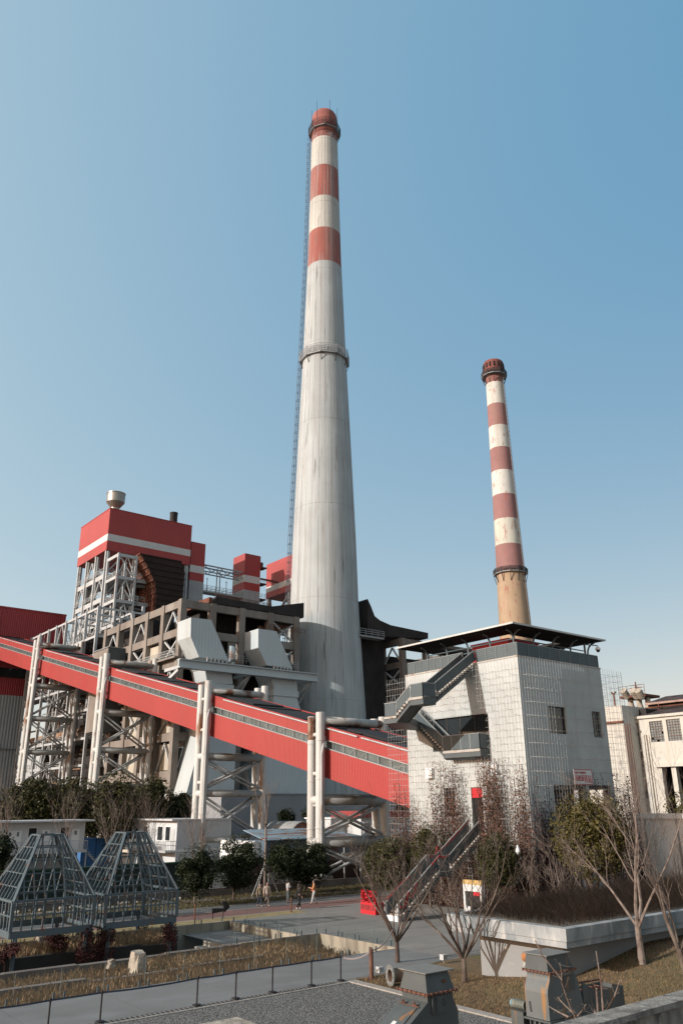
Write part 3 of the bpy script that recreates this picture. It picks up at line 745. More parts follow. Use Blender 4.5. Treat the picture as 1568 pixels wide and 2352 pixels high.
def railing(mb, p, q, h=1.1, step=1.2, w=.06):
    p = Vector(p); q = Vector(q); n = max(1, int((q-p).length/step))
    for k in range(n+1): c = p.lerp(q, k/n); mb.beam(c, c+ZZ*h, w)
    for f in (.35, .68, 1): mb.beam(p+ZZ*h*f, q+ZZ*h*f, w)
railing(rl, (9.0, 51, 30.3), (9.0, 70, 30.3), 1.3, .5); railing(rl, (10, 50, 30.3), (33, 50, 30.3), 1.2, .7)
railing(rl, (9.0, 50.5, 24.3), (9.0, 76, 24.3), 1.2, .7)
rl.build('railing', M['steel'], t)
MB().box(8.6, 10, 50, 72, 30.0, 30.28).build('walkway', M['conc'], t)
# dark plant inside the frame
def plant(name, label, cat, mb, m, group=None): return tag(mb.build(name, m), label, cat, group)
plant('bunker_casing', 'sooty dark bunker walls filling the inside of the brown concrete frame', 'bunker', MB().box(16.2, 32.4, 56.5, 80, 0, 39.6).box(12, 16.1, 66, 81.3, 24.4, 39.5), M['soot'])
# dark corrugated roof on top of the frame
t = thing('bunker_roof', 'black corrugated roof housing on top of the brown concrete frame', 'roof housing', (25, 60, 40))
MB().prism([(15.2, 40.05), (16.0, 41.3), (27.5, 41.2), (34.6, 42.9), (34.6, 40.05)], 'y', 50.4, 62).build('housing', M['soot'], t)
MB().box(14.6, 15.25, 50.4, 62, 40.05, 41.0).build('end_panel', M['rust'], t)
rl = MB(); railing(rl, (25.5, 49.6, 36.6), (34.4, 49.6, 36.6), 1.1, 1.0); railing(rl, (16, 50.6, 41.3), (27.5, 50.6, 41.2), .5, 1.5); rl.build('railing', M['rust'], t)
# hoists
for (a, b), lab in ((((255, 590), (410, 555)), 'yellow hoist beam above the left flue duct'), (((670, 640), (820, 630)), 'rusty yellow hoist beam above the right flue duct')):
    p = sight(*r2(*a), v=52); q = sight(*r2(*b), v=52)
    plant('hoist_beam', lab, 'hoist', MB().beam((p.x, 51.2, p.z-.3), (q.x, 54.5, p.z+.2), .5, .7).box(q.x-.5, q.x+.5, 53.6, 54.6, p.z-.9, p.z+.5), M['yellow'] if 'left' in lab else M['rust'])
p = sight(*r2(527, 800), v=55)
t = thing('gas_tank', 'rust streaked blue tank between the two pale flue ducts', 'tank', (p.x, 55, 30.3))
MB().lathe([(1.1, 30.4), (1.2, 30.8), (1.2, 34.6), (.9, 35.2), (.45, 35.4)], p.x, 55, 20).build('vessel', M['bluetank'], t, True)
MB().lathe([(1.28, 34.9), (1.28, 35.1)], p.x, 55, 20).build('top_ring', M['rust'], t)

# ================================================================ FLUE DUCTS
def P2d(pts, v): return [(lambda s: (s.x, s.z))(sight(*r2(x, y), v=v)) for x, y in pts]
def duct(upper, lower, wide, base, label, vf=46.0, dep=4.6):
    o = sight(*r2(*upper[0]), v=vf)
    t = thing('flue_duct', label, 'flue duct', (o.x, vf, 0), 'pale sheet metal flue ducts')
    MB().prism(P2d(upper, vf), 'y', vf, vf+dep).build('upper_bend', M['duct'], t)
    MB().prism(P2d(lower, vf+.02), 'y', vf+.02, vf+dep-.1).build('lower_bend', M['duct'], t)
    l, r = P2d([wide[0], wide[1]], vf)
    MB().box(l[0]-.25, r[0]+.15, vf-.15, vf+dep+.1, min(l[1], r[1])-1.0, min(l[1], r[1])).build('flange', M['duct'], t)
    z1 = min(l[1], r[1])-1.0
    pr_ = [(l[0]-.05, z1), (r[0]-.1, z1), (r[0]+base[1], z1-7), (r[0]+base[1], 6.5), (l[0]+base[0]+1.2, 6.5), (l[0]+base[0], 9), (l[0]-.4, z1-7)]
    MB().prism(pr_, 'y', vf+.05, vf+dep+6).build('hopper', M['duct'], t)
    MB().box(l[0]+base[0]+1.0, r[0]+base[1]-.1, vf+.4, vf+dep+5.5, .2, 6.45).build('base_skirt', M['steelg'], t)
    lug = MB()
    a, b = P2d([upper[3], upper[2]], vf)
    for k in range(6):
        c = a[0]+(b[0]-a[0])*(.25+.13*k); zc = a[1]+(b[1]-a[1])*(.25+.13*k); lug.box(c-.08, c+.08, vf-.35, vf-.02, zc-.5, zc+.2)
    lug.build('lug', M['steel'], t)
duct([(258,580),(385,595),(495,855),(308,828),(255,700)], [(318,866),(512,890),(520,1000),(360,990),(345,905)], [(360,985),(520,1005)], (-2.6, 1.0), 'left pale grey flue duct with kinked sides in front of the concrete frame')
duct([(680,650),(795,667),(895,905),(732,880),(679,768)], [(742,912),(918,942),(925,1045),(780,1035),(770,985)], [(780,1030),(925,1045)], (-2.6, 2.6), 'right pale grey flue duct nearest the tall chimney')
a = sight(*r2(178, 850), v=45.2); b = sight(*r2(1045, 938), v=45.2)
t = thing('duct_girder', 'long pale steel girder with brackets carrying both flue ducts', 'girder', (a.x, 45.2, a.z))
zb = (a.z+b.z)/2
g_ = MB().box(a.x, b.x, 44.9, 45.3, zb-1.1, zb); g_.box(a.x, b.x, 44.5, 45.7, zb, zb+.14); g_.box(a.x, b.x, 44.5, 45.7, zb-1.24, zb-1.1); g_.build('web', M['duct'], t)
for f in (.02, .5, .97):
    x = a.x+(b.x-a.x)*f; k_ = MB(); k_.beam((x, 45.7, zb-1.0), (x, 50.4, zb-1.0), .5); k_.beam((x, 45.9, zb-1.2), (x, 50.3, zb-5), .4); k_.beam((x-1.6, 50.3, zb-4.6), (x, 46, zb-1.4), .4); k_.build('bracket', M['steel'], t)

# ================================================================ DARK FRAME RIGHT OF THE CHIMNEY
RU = [62.3, 69, 76, 83]; RV = [53.8, 60, 66.2, 72.4, 78.6]
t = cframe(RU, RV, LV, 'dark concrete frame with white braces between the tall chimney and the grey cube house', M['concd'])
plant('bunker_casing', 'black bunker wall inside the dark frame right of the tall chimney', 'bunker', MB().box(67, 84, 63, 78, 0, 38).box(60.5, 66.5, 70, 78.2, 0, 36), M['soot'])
a = [sight(*r3(x, y), v=58) for x, y in ((42,125),(58,160),(75,205),(100,225),(150,247),(325,283),(325,310),(130,300),(42,320))]
t = thing('dark_roof_screen', 'black corrugated roof sweeping down right of the tall chimney', 'roof housing', (70, 60, 40))
MB().prism([(p.x, p.z) for p in a], 'y', 55.2, 66).build('housing', M['soot'], t)
MB().box(53.5, 61, 58, 66, 4, 42.5).build('rear_screen', M['soot'], t)
rl = MB(); p = sight(*r3(45, 275), v=53); q = sight(*r3(160, 293), v=53)
rl.box(p.x, q.x, 53, 55, p.z-.5, p.z-.2); railing(rl, (p.x, 53, p.z-.2), (q.x, 53, p.z-.2), 1.3, 1.4, .09); rl.build('walkway', M['steelg'], t)
# ================================================================ BOILER HOUSE
BU0, BU1, BV0, BV1 = 15.98, 37.4, 102.5, 120.5
t = thing('boiler_house', 'red boiler house with a white band raised high on white steel columns', 'boiler house', (BU0, BV0, 0))
bx = MB(); bx.box(BU0, BU1, BV0, BV1, 62.9, 65.2); bx.build('lower_wall', M['red'], t)
MB().box(BU0-.01, BU1+.01, BV0-.01, BV1+.01, 65.2, 66.85).build('white_band', M['whiteband'], t)
MB().box(BU0, BU1, BV0, BV1, 66.85, 73.1).build('upper_wall', M['red'], t)
MB().box(BU0-.08, BU1+.08, BV0-.08, BV1+.08, 73.1, 73.25).build('roof_trim', M['red'], t)
cs = [16.6, 23.4, 30.2, 36.8]; cv = [103.2, 109, 114.6, 119.8]
for i, u in enumerate(cs):
    for j, v in enumerate(cv):
        if i and j and (i, j) not in ((3, 1), (1, 1)): continue
        MB().box(u-.5, u+.5, v-.25, v+.25, 0, 62.85).box(u-.12, u+.12, v-.55, v+.55, 0, 62.8).build('column', M['steel'], t)
for z in (20, 27.5, 34, 40.5, 46.5, 52, 57.5):
    b = MB()
    b.box(cs[0]-.2, cs[0]+.2, cv[0]+.3, cv[-1]-.3, z-1.1, z); b.box(cs[0]+.5, cs[-1]-.5, cv[0]-.2, cv[0]+.2, z-.9, z); b.box(cs[1]+.5, cs[1]+.8, cv[0]+.3, cv[-1], z-.7, z)
    b.build('floor_beam', M['steel'], t)
    MB().box(cs[0]+.3, cs[-1], cv[0]+.3, cv[-1], z-.12, z-.02).build('platform', M['steelg'], t)
    rl = MB(); railing(rl, (cs[0]-.5, cv[0], z), (cs[0]-.5, cv[-1], z), 1.2, 1.4, .07); railing(rl, (cs[0], cv[0]-.5, z), (cs[1]+3, cv[0]-.5, z), 1.2, 1.4, .07); rl.build('railing', M['steel'], t)
zl = [20, 27.5, 34, 40.5, 46.5, 52, 57.5, 62.9]
for k, (z0, z1) in enumerate(zip(zl, zl[1:])):
    br = MB()
    for j in ((0, 2) if k % 2 else (1,)):
        vbrace(br, (cs[0], cv[j]), (cs[0], cv[j+1]), z0, z1-1, .26)
    vbrace(br, (cs[0], cv[0]), (cs[1], cv[0]), z0, z1-1, .24)
    br.build('brace', M['steel'], t)
sw = MB()
for k, z in enumerate((27.5, 34, 40.5, 46.5, 52, 57.5)):
    y0, y1 = (110, 115.5) if k % 2 else (115.5, 110)
    for dx in (0, 1.0): sw.beam((17.6+dx, y0, z), (17.6+dx, y1, z+5.6), .3); sw.beam((17.6+dx, y0, z+1.1), (17.6+dx, y1, z+6.7), .07); sw.beam((17.6+dx, y0, z+.6), (17.6+dx, y1, z+6.2), .05)
    for i in range(14): f = i/14; c = (17.6, y0+(y1-y0)*f, z+5.6*f); sw.box(c[0], c[0]+1, c[1]-.12, c[1]+.12, c[2], c[2]+.04); sw.beam((17.6, c[1], c[2]), (17.6, c[1], c[2]+1.1), .05)
sw.build('stair_flight', M['steel'], t)
pp = MB()
for i in range(90):
    z = rnd.uniform(12, 60); x = rnd.uniform(17.5, 33); y = rnd.uniform(104.5, 118); L_ = rnd.uniform(4, 12)
    if rnd.random() < .5: pp.tube((x, 103.6+rnd.random()*3, z), (x+L_, 103.8+rnd.random()*3, z+rnd.uniform(-1, 1)), rnd.choice((.07, .1, .15, .3, .45)), 8)
    else: pp.tube((17.2+rnd.random()*3, y-L_/2, z), (17.2+rnd.random()*3, y+L_/2, z), rnd.uniform(.12, .4), 8)
for i in range(7):
    x, y = rnd.uniform(18, 27), rnd.uniform(105, 117); z = rnd.choice(zl[:-1]); pp.tube((x, y, z), (x, y, z+rnd.uniform(3, 6)), rnd.uniform(.5, 1.3), 12)
pp.build('pipework', M['steelg'], t)['kind'] = 'stuff'
MB().box(25, 36.5, 108, 119.5, 0, 62.8).build('furnace_casing', M['rust'], t)
# rusty boiler duct hanging under the red box
D_ = [(880,490),(1140,545),(1160,610),(1152,700),(1140,780),(1135,880),(968,880),(970,840),(978,760),(970,670),(930,585)]
dq = [(lambda s: (s.x, s.z))(sight(*r1(x, y), v=99.5)) for x, y in D_]
MB().prism([(dq[0][0]-.12, dq[0][1]-.1), (dq[0][0]+.3, dq[0][1]-.1)]+[(q[0]+.25, q[1]) for q in reversed(dq[6:])]+[(q[0]-.12, q[1]) for q in dq[7:]], 'y', 99.45, 107.4).build('lit_side_plate', M['rust'], t)  # browner rust plate puts the sunlit side of the duct into colour
MB().prism(dq, 'y', 99.5, 107.5).build('boiler_duct', mat('shade_dark_duct', (.035, .022, .018), .9, var=.3, vs=.3), t)  # near-black colour carries the shade of the duct front
rbs = MB(); rbf = MB()
n = 9
for i in range(n+1):
    z = dq[0][1] - (dq[0][1]-dq[5][1])*i/n*.97 - .2
    xs = []
    m_ = len(dq)
    for (a, b) in zip(dq, dq[1:]+dq[:1]):
        if (a[1]-z)*(b[1]-z) < 0: xs.append(a[0]+(b[0]-a[0])*(z-a[1])/(b[1]-a[1]))
    if len(xs) >= 2: rbf.box(min(xs)-.1, max(xs)+.1, 99.3, 99.5, z-.14, z+.14); rbs.box(min(xs)-.3, min(xs)+.02, 99.3, 107.6, z-.18, z+.18)
for y in (100, 101.6, 103.2, 104.8, 106.4):
    for a, b in zip(dq[7:]+dq[:1], dq[8:]+dq[:1]):
        rbs.beam((a[0]-.15, y, a[1]), (b[0]-.15, y, b[1]), .22)
rbs.build('duct_stiffener', M['rust'], t); rbf.build('front_rib', bpy.data.materials['shade_dark_duct'], t)  # side stiffeners browner, front ribs darker: light and shade set by colour
# roof vents of the boiler house
hx, hy = 17.9, 104.6
t2 = thing('roof_hopper', 'dull metal funnel shaped vent on the corner of the red boiler house roof', 'roof vent', (hx, hy, 73.2))
MB().lathe([(1.0, 73.2), (1.05, 74.1), (2.15, 75.5), (2.15, 77.7), (2.0, 77.8)], hx, hy, 28).build('funnel', M['steelhop'], t2)
MB().lathe([(2.2, 77.55), (2.25, 77.65), (2.25, 77.8), (2.1, 77.8)], hx, hy, 28).build('rim', M['steelhop'], t2)
plant('roof_stack', 'short black exhaust pipe on the red boiler house roof', 'exhaust pipe', MB().lathe([(.95, 73.2), (.95, 76.0), (1.02, 76.0), (1.02, 76.3), (.8, 76.3), (.8, 75.6)], 33.2, 104.5, 20), M['soot'])

def lift_tower(u0, u1, v0, v1, zs, label):
    t = thing('lift_tower', label, 'lift tower', (u0, v0, 0), 'red and grey lift towers')
    MB().box(u0, u1, v0, v1, 0, zs[0]).build('lower_wall', M['greyclad'], t)
    MB().box(u0, u1, v0, v1, zs[0], zs[1]).build('red_band', M['red'], t)
    MB().box(u0-.01, u1+.01, v0-.01, v1+.01, zs[1], zs[2]).build('white_band', M['whiteband'], t)
    MB().box(u0, u1, v0, v1, zs[2], zs[3]).build('upper_wall', M['red'], t)
    return t
lift_tower(37.75, 41.7, 102.9, 108, (59.4, 61.5, 63.3, 69.3), 'dark red and grey lift tower against the right end of the boiler house')
t = lift_tower(53.1, 57.9, 102.5, 108.3, (59.3, 61.35, 63.2, 69.0), 'free standing red and grey lift tower left of the tall chimney')
lk = MB()
for z in (66.6, 62.2, 58.0): lk.box(58, 60.6, 103.5, 106, z-.3, z)
railing(lk, (58, 103.4, 62.2), (62.5, 103.4, 62.2), 1.2, .8); railing(lk, (58, 103.4, 58), (61, 103.4, 58), 1.2, .8); lk.beam((58, 103.4, 63.2), (64, 103.2, 63.0), .4); lk.box(58, 59.8, 104.2, 107.5, 66.6, 68); lk.build('landing', M['rust'], t)
u0 = 59.7
t = thing('boiler_house', 'second red boiler house with a white band, half hidden behind the tall chimney', 'boiler house', (63, 108, 0))
pl = sight(*r2(732, 250), u=64.5); pr_ = sight(*r2(892, 192), u=64.5)
pbz = sight(*r2(697, 475), u=64.5); a_ = sight(*r2(745, 385), u=64.5); b_ = sight(*r2(885, 335), u=64.5); c_ = sight(*r2(885, 370), u=64.5)
v1, v0 = pl.y, pr_.y - 9; XE = sight(800, 1290, v=pr_.y-9).x
ztop = pl.z; zwb, zwt = c_.z, b_.z
MB().box(64.5, XE, v0, v1, pbz.z, zwb).build('lower_wall', M['red'], t); MB().box(64.49, XE, v0, v1+.01, zwb, zwt).build('white_band', M['whiteband'], t); MB().box(64.5, XE, v0, v1, zwt, ztop).build('upper_wall', M['red'], t)
for v in (v0+.6, (v0+v1)/2, v1-.6):
    for u in (65.2, XE-.6): MB().box(u-.45, u+.45, v-.45, v+.45, 0, pbz.z).build('column', M['steel'], t)
rl = MB()
for z in (pbz.z-4.5, pbz.z-9): rl.box(65, XE, v0, v1, z-.4, z); railing(rl, (64.7, v0, z), (64.7, v1, z), 1.2, 1.5, .09)
vbrace(rl, (65.2, v0), (65.2, v1), pbz.z-9, pbz.z, .5); rl.build('platform', M['steelg'], t)
# pipe bridge
t = thing('pipe_bridge', 'pale steel truss bridge between the two red lift towers', 'bridge', (41.8, 103, 58))
a, b = 41.75, 53.05
tr = MB()
for y in (103.2, 105.4):
    tr.beam((a, y, 64.0), (b, y, 63.9), .3); tr.beam((a, y, 62.4), (b, y, 62.3), .25)
    n = 5
    for i in range(n): x0 = a+(b-a)*i/n; x1 = a+(b-a)*(i+1)/n; tr.beam((x0, y, 62.4 if i % 2 else 64), (x1, y, 64 if i % 2 else 62.4), .16)
tr.build('truss', M['steelg'], t)
wk = MB().box(a, b, 103, 105.6, 57.1, 57.5); railing(wk, (a, 103, 57.5), (b, 103, 57.5), 1.3, 1.1, .08); railing(wk, (a, 105.6, 57.5), (b, 105.6, 57.5), 1.3, 1.1, .08)
for x in (a+3.7, a+4.6): wk.beam((x, 103.1, 57.4), (x, 103.1, 63), .2)
for x in (a+1.0, a+6.5): wk.beam((x, 103.1, 57.4), (x, 103.1, 60.4), .12); wk.ball((x, 103.1, 60.5), .18, .18, .25)
wk.build('walkway', M['steelg'], t)

# ================================================================ WHITE STEEL FRAME
t = thing('open_steelwork', 'open white steel frame full of pipes and stairs below the red boiler house', 'steel frame', (9.6, 87, 0))
sv_ = [86.9, 93.1, 98.7, 104.6, 110.4, 115.5, 121.1, 127.6]
for i, v in enumerate(sv_):
    MB().box(9.3, 9.85, v-.22, v+.22, 0, 45.7).build('column', M['steel'], t)
for u in (17.0, 24.5):
    for v in (86.9, 98.7): MB().box(u-.3, u+.3, v-.3, v+.3, 0, 45.6 if v < 90 else 50).build('column', M['steel'], t)
fz = [5, 10, 15, 20, 25.4, 30.6, 35.2, 39.8, 45.6]
for k, z in enumerate(fz):
    b = MB()
    for a_, c_ in zip(sv_, sv_[1:]): b.box(9.5, 9.8, a_+.3, c_-.3, z-.45, z)
    for v in (86.9, 93.1, 98.7, 104.6): b.box(10, 24.3, v-.12, v+.12, z-.4, z)
    b.box(16.9, 17.1, 87, 104.6, z-.4, z)
    b.build('beam', M['steel'], t)
    if k % 2: MB().box(10.2, 23, 88, 126, z-.08, z).build('grating', M['steelg'], t)
br = MB()
for k, (z0, z1) in enumerate(zip(fz, fz[1:])):
    vbrace(br, (9.65, sv_[3]), (9.65, sv_[4]), z0, z1, .2)
    if k % 2: xbrace(br, (9.65, sv_[1]), (9.65, sv_[2]), z0, z1-.4, .18)
    xbrace(br, (9.65, sv_[-2]), (9.65, sv_[-1]), z0, z1-.4, .18)
br.build('brace', M['steel'], t)
rl = MB()
for z in fz[:-1]:
    railing(rl, (10.2, 88, z), (10.2, 126, z), 1.1, 1.5, .06); railing(rl, (10.2, 86.6, z), (24, 86.6, z), 1.1, 1.5, .06)
rl.build('railing', M['steel'], t)
pp = MB(); pr2 = MB()
for i in range(190):
    z = rnd.uniform(2, 43); x = rnd.uniform(10.2, 17); y = rnd.uniform(88, 124); L_ = rnd.uniform(3, 12); r_ = rnd.choice((.06, .08, .1, .14, .2, .35))
    q = rnd.random(); dst = pp if rnd.random() < .75 else pr2
    if q < .4: dst.tube((x, y-L_/2, z), (x, min(126, y+L_/2), z), r_, 6)
    elif q < .75: dst.tube((x-1, y, z), (min(24, x+L_), y, z), r_, 6)
    else: dst.tube((x, y, z-2), (x, y, z+L_*.5), r_, 6)
for z in (11.5, 21.5, 33): pr2.tube((11.5, 95, z), (11.5, 124, z), .75, 12)
pp.build('pipework', M['steelg'], t)['kind'] = 'stuff'; pr2.build('rusty_pipe', mat('rusty_plant_pipe', (.36, .22, .14), .75, var=.3, vs=.8), t)
sw = MB()
for k, z in enumerate(fz[:-1]):
    y0, y1 = (106, 109.8) if k % 2 else (109.8, 106)
    for dx in (0, .9): sw.beam((11+dx, y0, z), (11+dx, y1, z+4.9), .25); sw.beam((11+dx, y0, z+1.1), (11+dx, y1, z+6), .07)
    for i in range(12): f = i/12; sw.box(11, 11.9, y0+(y1-y0)*f-.12, y0+(y1-y0)*f+.12, z+4.9*f, z+4.9*f+.05)
sw.build('stair_flight', M['steel'], t)
MB().box(15.5, 25, 89, 128, 0, 43).build('plant_casing', M['soot'], t)
MB().box(17.5, 24.5, 84, 96, 0, 28).build('lower_casing', M['soot'], t)
# projecting upper bay beside the boiler columns
t = thing('steelwork_bay', 'white steel bay with zigzag braces standing right of the boiler house corner', 'steel frame', (19, 97, 45))
SU, SV = (16.3, 20.5), (95.6, 101.5)
for u in SU:
    for v in SV: MB().box(u-.22, u+.22, v-.22, v+.22, 30, 60.5).build('column', M['steel'], t)
for z in (44.5, 50, 55.3, 60.4):
    b = MB().box(SU[0]+.3, SU[1]-.3, SV[0]-.2, SV[0]+.2, z-.7, z); b.box(SU[0]-.2, SU[0]+.2, SV[0]+.3, SV[1]-.3, z-.7, z); b.build('beam', M['steel'], t)
    if z < 60:
        rl = MB(); railing(rl, (SU[0], SV[0], z), (SU[1]+1, SV[0], z), 1.2, 1, .07); railing(rl, (SU[0], SV[0], z), (SU[0], SV[1], z), 1.2, 1, .07); rl.build('railing', M['steel'], t)
        MB().box(SU[0], SU[1]+1, SV[0]+.2, SV[1], z-.2, z-.05).build('platform', M['steelg'], t)
        bb = MB(); vbrace(bb, (SU[0], SV[0]), (SU[1], SV[0]), z, z+4.6, .2); bb.build('brace', M['steel'], t)
# white box girder and rusty chute below
gq = sight(*r1(690, 945), v=92); gp_ = sight(*r1(830, 895), v=92)
plant('box_girder', 'broad white girder lying on the steel frame left of the brown concrete frame', 'girder', MB().box(17.1, 17.9, 78, 92, 39.5, 41.6).box(16.8, 18.2, 78, 92, 41.6, 41.8), M['white'])
t = thing('conveyor_shed', 'grey corrugated shed on the plant roof beside the brown concrete frame', 'shed', (5, 80, 20))
zz_ = sight(*r1(685, 1078), v=72)
sh0 = sight(*r1(685, 1080), v=72); sh1 = sight(*r1(795, 1105), v=72)
MB().box(sh0.x, sh1.x, 72, 79, 20, sh0.z).build('corrugated_wall', mat('slate_corrugated', (.10, .115, .12), .6, rib=.3, ribh=.04), t)
MB().box(sh0.x-.15, sh1.x+.1, 71.9, 79.1, sh0.z, sh0.z+.15).build('roof', M['steelg'], t)
MB().box(sh0.x-.06, sh0.x, 72.2, 79, 20, sh0.z-.1).build('rendered_end', M['conc'], t)

# ================================================================ HALL ON THE LEFT
t = thing('storage_hall', 'huge dark red hall with grey corrugated lower walls at the left edge', 'hall', (-20, 130, 0))
MB().box(-60, 17.9, 130, 190, 32.1, 52.6).build('upper_wall', M['darkred'], t)
MB().box(-60, 18.1, 129.9, 190, 52.6, 53.0).build('roof_edge', M['darkred'], t)
MB().box(-60, 10.3, 129.8, 190, 0, 32.1).build('lower_wall', M['greyclad'], t)
MB().box(-60, 10.3, 129.75, 129.9, 36.2, 38.4).build('window_strip', M['winglass'], t)
MB().box(17.3, 17.9, 129.6, 130, 32, 52.6).build('corner_trim', M['darkred'], t)
MB().box(1.9, 2.3, 129.85, 130, 38.5, 52.4).build('downpipe', M['darkred'], t)
MB().box(-60, 9.6, 129.2, 129.8, 20.0, 20.15).build('flashing', M['steelg'], t)

# low grey building behind the towers
t = thing('low_building', 'long low grey corrugated building behind the nearest two pipe towers', 'building', (25, 40, 0))
MB().box(12, 46, 39, 47, 3.2, 8.9).build('wall', mat('grey_sheet_wall', (.36, .37, .39), .6, var=.08, vs=.3), t)
ln = MB()
for i in range(14): ln.box(12, 46, 38.96, 39, 3.4+i*.4, 3.43+i*.4)
ln.build('sheet_seam', M['steelg'], t)
MB().box(11.9, 46.1, 38.8, 47.1, 8.9, 9.05).build('roof', M['greyclad'], t)
MB().box(12.2, 45.8, 39.3, 46.8, 0, 3.15).build('lower_wall', M['concd'], t)
for i in range(6): MB().box(14+5.2*i, 16.8+5.2*i, 39.2, 39.3, 1.0, 2.8).build('window', M['winglass'], t)
# ================================================================ GREY CUBE HOUSE
KX, KY = -2.0, -28.6; KX1, KY1 = KX+10.65, KY+12.65; KT = 17.9
def holed(mb, axis, c0, c1, a0, a1, z0, z1, holes):
    A = sorted({a0, a1, *[h for q in holes for h in q[:2]]}); Z = sorted({z0, z1, *[h for q in holes for h in q[2:]]})
    for x0, x1 in zip(A, A[1:]):
        for y0, y1 in zip(Z, Z[1:]):
            mx, my = (x0+x1)/2, (y0+y1)/2
            if any(h[0] < mx < h[1] and h[2] < my < h[3] for h in holes): continue
            if axis == 'x': mb.box(c0, c1, x0, x1, y0, y1)
            else: mb.box(x0, x1, c0, c1, y0, y1)
    return mb
t = house = thing('cube_house', 'grey rendered cube house wrapped in wire trellis and dry red vines', 'house', (KX, KY, 0))
LH = [(-25.2, -19.0, 11.35, 13.95), (-24.1, -22.95, 5.1, 8.5), (-21.25, -20.0, 6.4, 8.5)]
RH = [(KX+3.1, KX+5.3, 12.35, 14.4), (KX+8.75, KX+9.97, 12.28, 14.34), (KX+2.9, KX+6.9, .0, 8.6), (KX+7.3, KX+10.2, 0, 8.6)]
wl = holed(MB(), 'x', KX, KX+.35, KY, KY1, 0, KT, LH); holed(wl, 'y', KY, KY+.35, KX+.36, KX1, 0, KT, RH)
wl.box(KX+.36, KX1, KY1-.3, KY1, 0, KT); wl.box(KX1-.3, KX1, KY+.36, KY1-.31, 8.6, KT); wl.box(KX+.4, KX1-.35, KY+.4, KY1-.35, KT-.4, KT-.02)
wl.build('wall', M['wall'], t)
MB().box(KX+.4, KX1-.35, KY+.4, KY1-.35, 8.3, 8.65).build('floor_slab', M['concd'], t)
MB().box(KX+2.5, KX1-.4, KY+3.6, KY+3.8, 0, 8.3).box(KX+2.4, KX+2.5, KY+.4, KY+3.6, 0, 8.3).build('recess_wall', M['concd'], t)
MB().box(KX-.04, KX1+.04, KY-.04, KY+.12, KT, KT+.12).box(KX-.04, KX+.12, KY+.13, KY1, KT, KT+.12).build('coping', M['tread'], t)
# roof parapet screens
def screen(p, q, z, h, nm='parapet_screen', n=8, m='railg'):
    p = Vector((*p, z)); q = Vector((*q, z)); un = (q-p).normalized(); nn = Vector((-un.y, un.x, 0))
    mb = MB(); mb.beam(p+ZZ*(h/2), q+ZZ*(h/2), .03, h-.06); pp = mb.build(nm, M[m], t)
    fr = MB()
    for i in range(n+1): c = p.lerp(q, i/n); fr.beam(c-nn*.03, c-nn*.03+ZZ*h, .05)
    for k in range(1, 6): fr.beam(p-nn*.025+ZZ*h*k/6, q-nn*.025+ZZ*h*k/6, .018)
    fr.beam(p+ZZ*h, q+ZZ*h, .07, .06); fr.build('screen_frame', M['framed'], pp)
screen((KX+.1, KY1-.3), (KX+.1, -22.9), KT+.12, 1.0); screen((KX+.1, -24.35), (KX+.1, KY+.1), KT+.12, 1.0, n=4); screen((KX+.12, KY+.1), (KX1-.1, KY+.1), KT+.12, 1.0)
# windows
def window(axis, c, a0, a1, z0, z1, nx_, nz_, glass='winglass', inset=.22, door=False):
    f = MB(); w_ = .07
    def bx_(mb, x0, x1, y0, y1, d0, d1):
        if axis == 'x': mb.box(d0, d1, x0, x1, y0, y1)
        else: mb.box(x0, x1, d0, d1, y0, y1)
    for i in range(nx_+1): x = a0+(a1-a0-w_)*i/nx_; bx_(f, x, x+w_, z0, z1, c+inset-.05, c+inset+.03)
    for k in range(nz_+1): z = z0+(z1-z0-w_)*k/nz_; bx_(f, a0+w_+.002, a1-w_-.002, z, z+w_, c+inset-.04, c+inset+.025)
    fo = f.build('window_frame', M['frame'], t)
    g_ = MB(); bx_(g_, a0+.01, a1-.01, z0+.01, z1-.01, c+inset, c+inset+.02); g_.build('pane', M[glass], fo)
window('x', KX, -25.2, -19.0, 11.35, 13.95, 4, 1)
window('x', KX, -21.25, -20.0, 6.4, 8.5, 3, 2)
window('y', KY, KX+3.1, KX+5.3, 12.35, 14.4, 1, 1); window('y', KY, KX+8.75, KX+9.97, 12.28, 14.34, 3, 3)
cur = MB()
cu0 = [(-24.1+1.15*i/2, 0) for i in range(3)]
MB().box(KX+.2, KX+.36, -24.1, -22.95, 5.12, 7.7).build('door', mat('dark_doorway', (.012, .011, .012), .4), t)
dp_ = MB().box(KX+.1, KX+.2, -24.1, -22.95, 7.75, 8.48); dp_.build('door_sign', M['signred'], t)
# curtains seen in the right hand face window: orange zigzag banner
zg = MB()
for zc in (13.75, 12.75):
    for i in range(4):
        x = KX+3.5+.42*i; zg.add([(x, KY+.26, zc), (x+.4, KY+.26, zc), (x+.4, KY+.26, zc+.12), (x+.2, KY+.26, zc-.38)], [(0, 3, 1), (0, 1, 2)])
zg.build('window_pennant', mat('orange_pennant', (.42, .13, .04), .7), t)
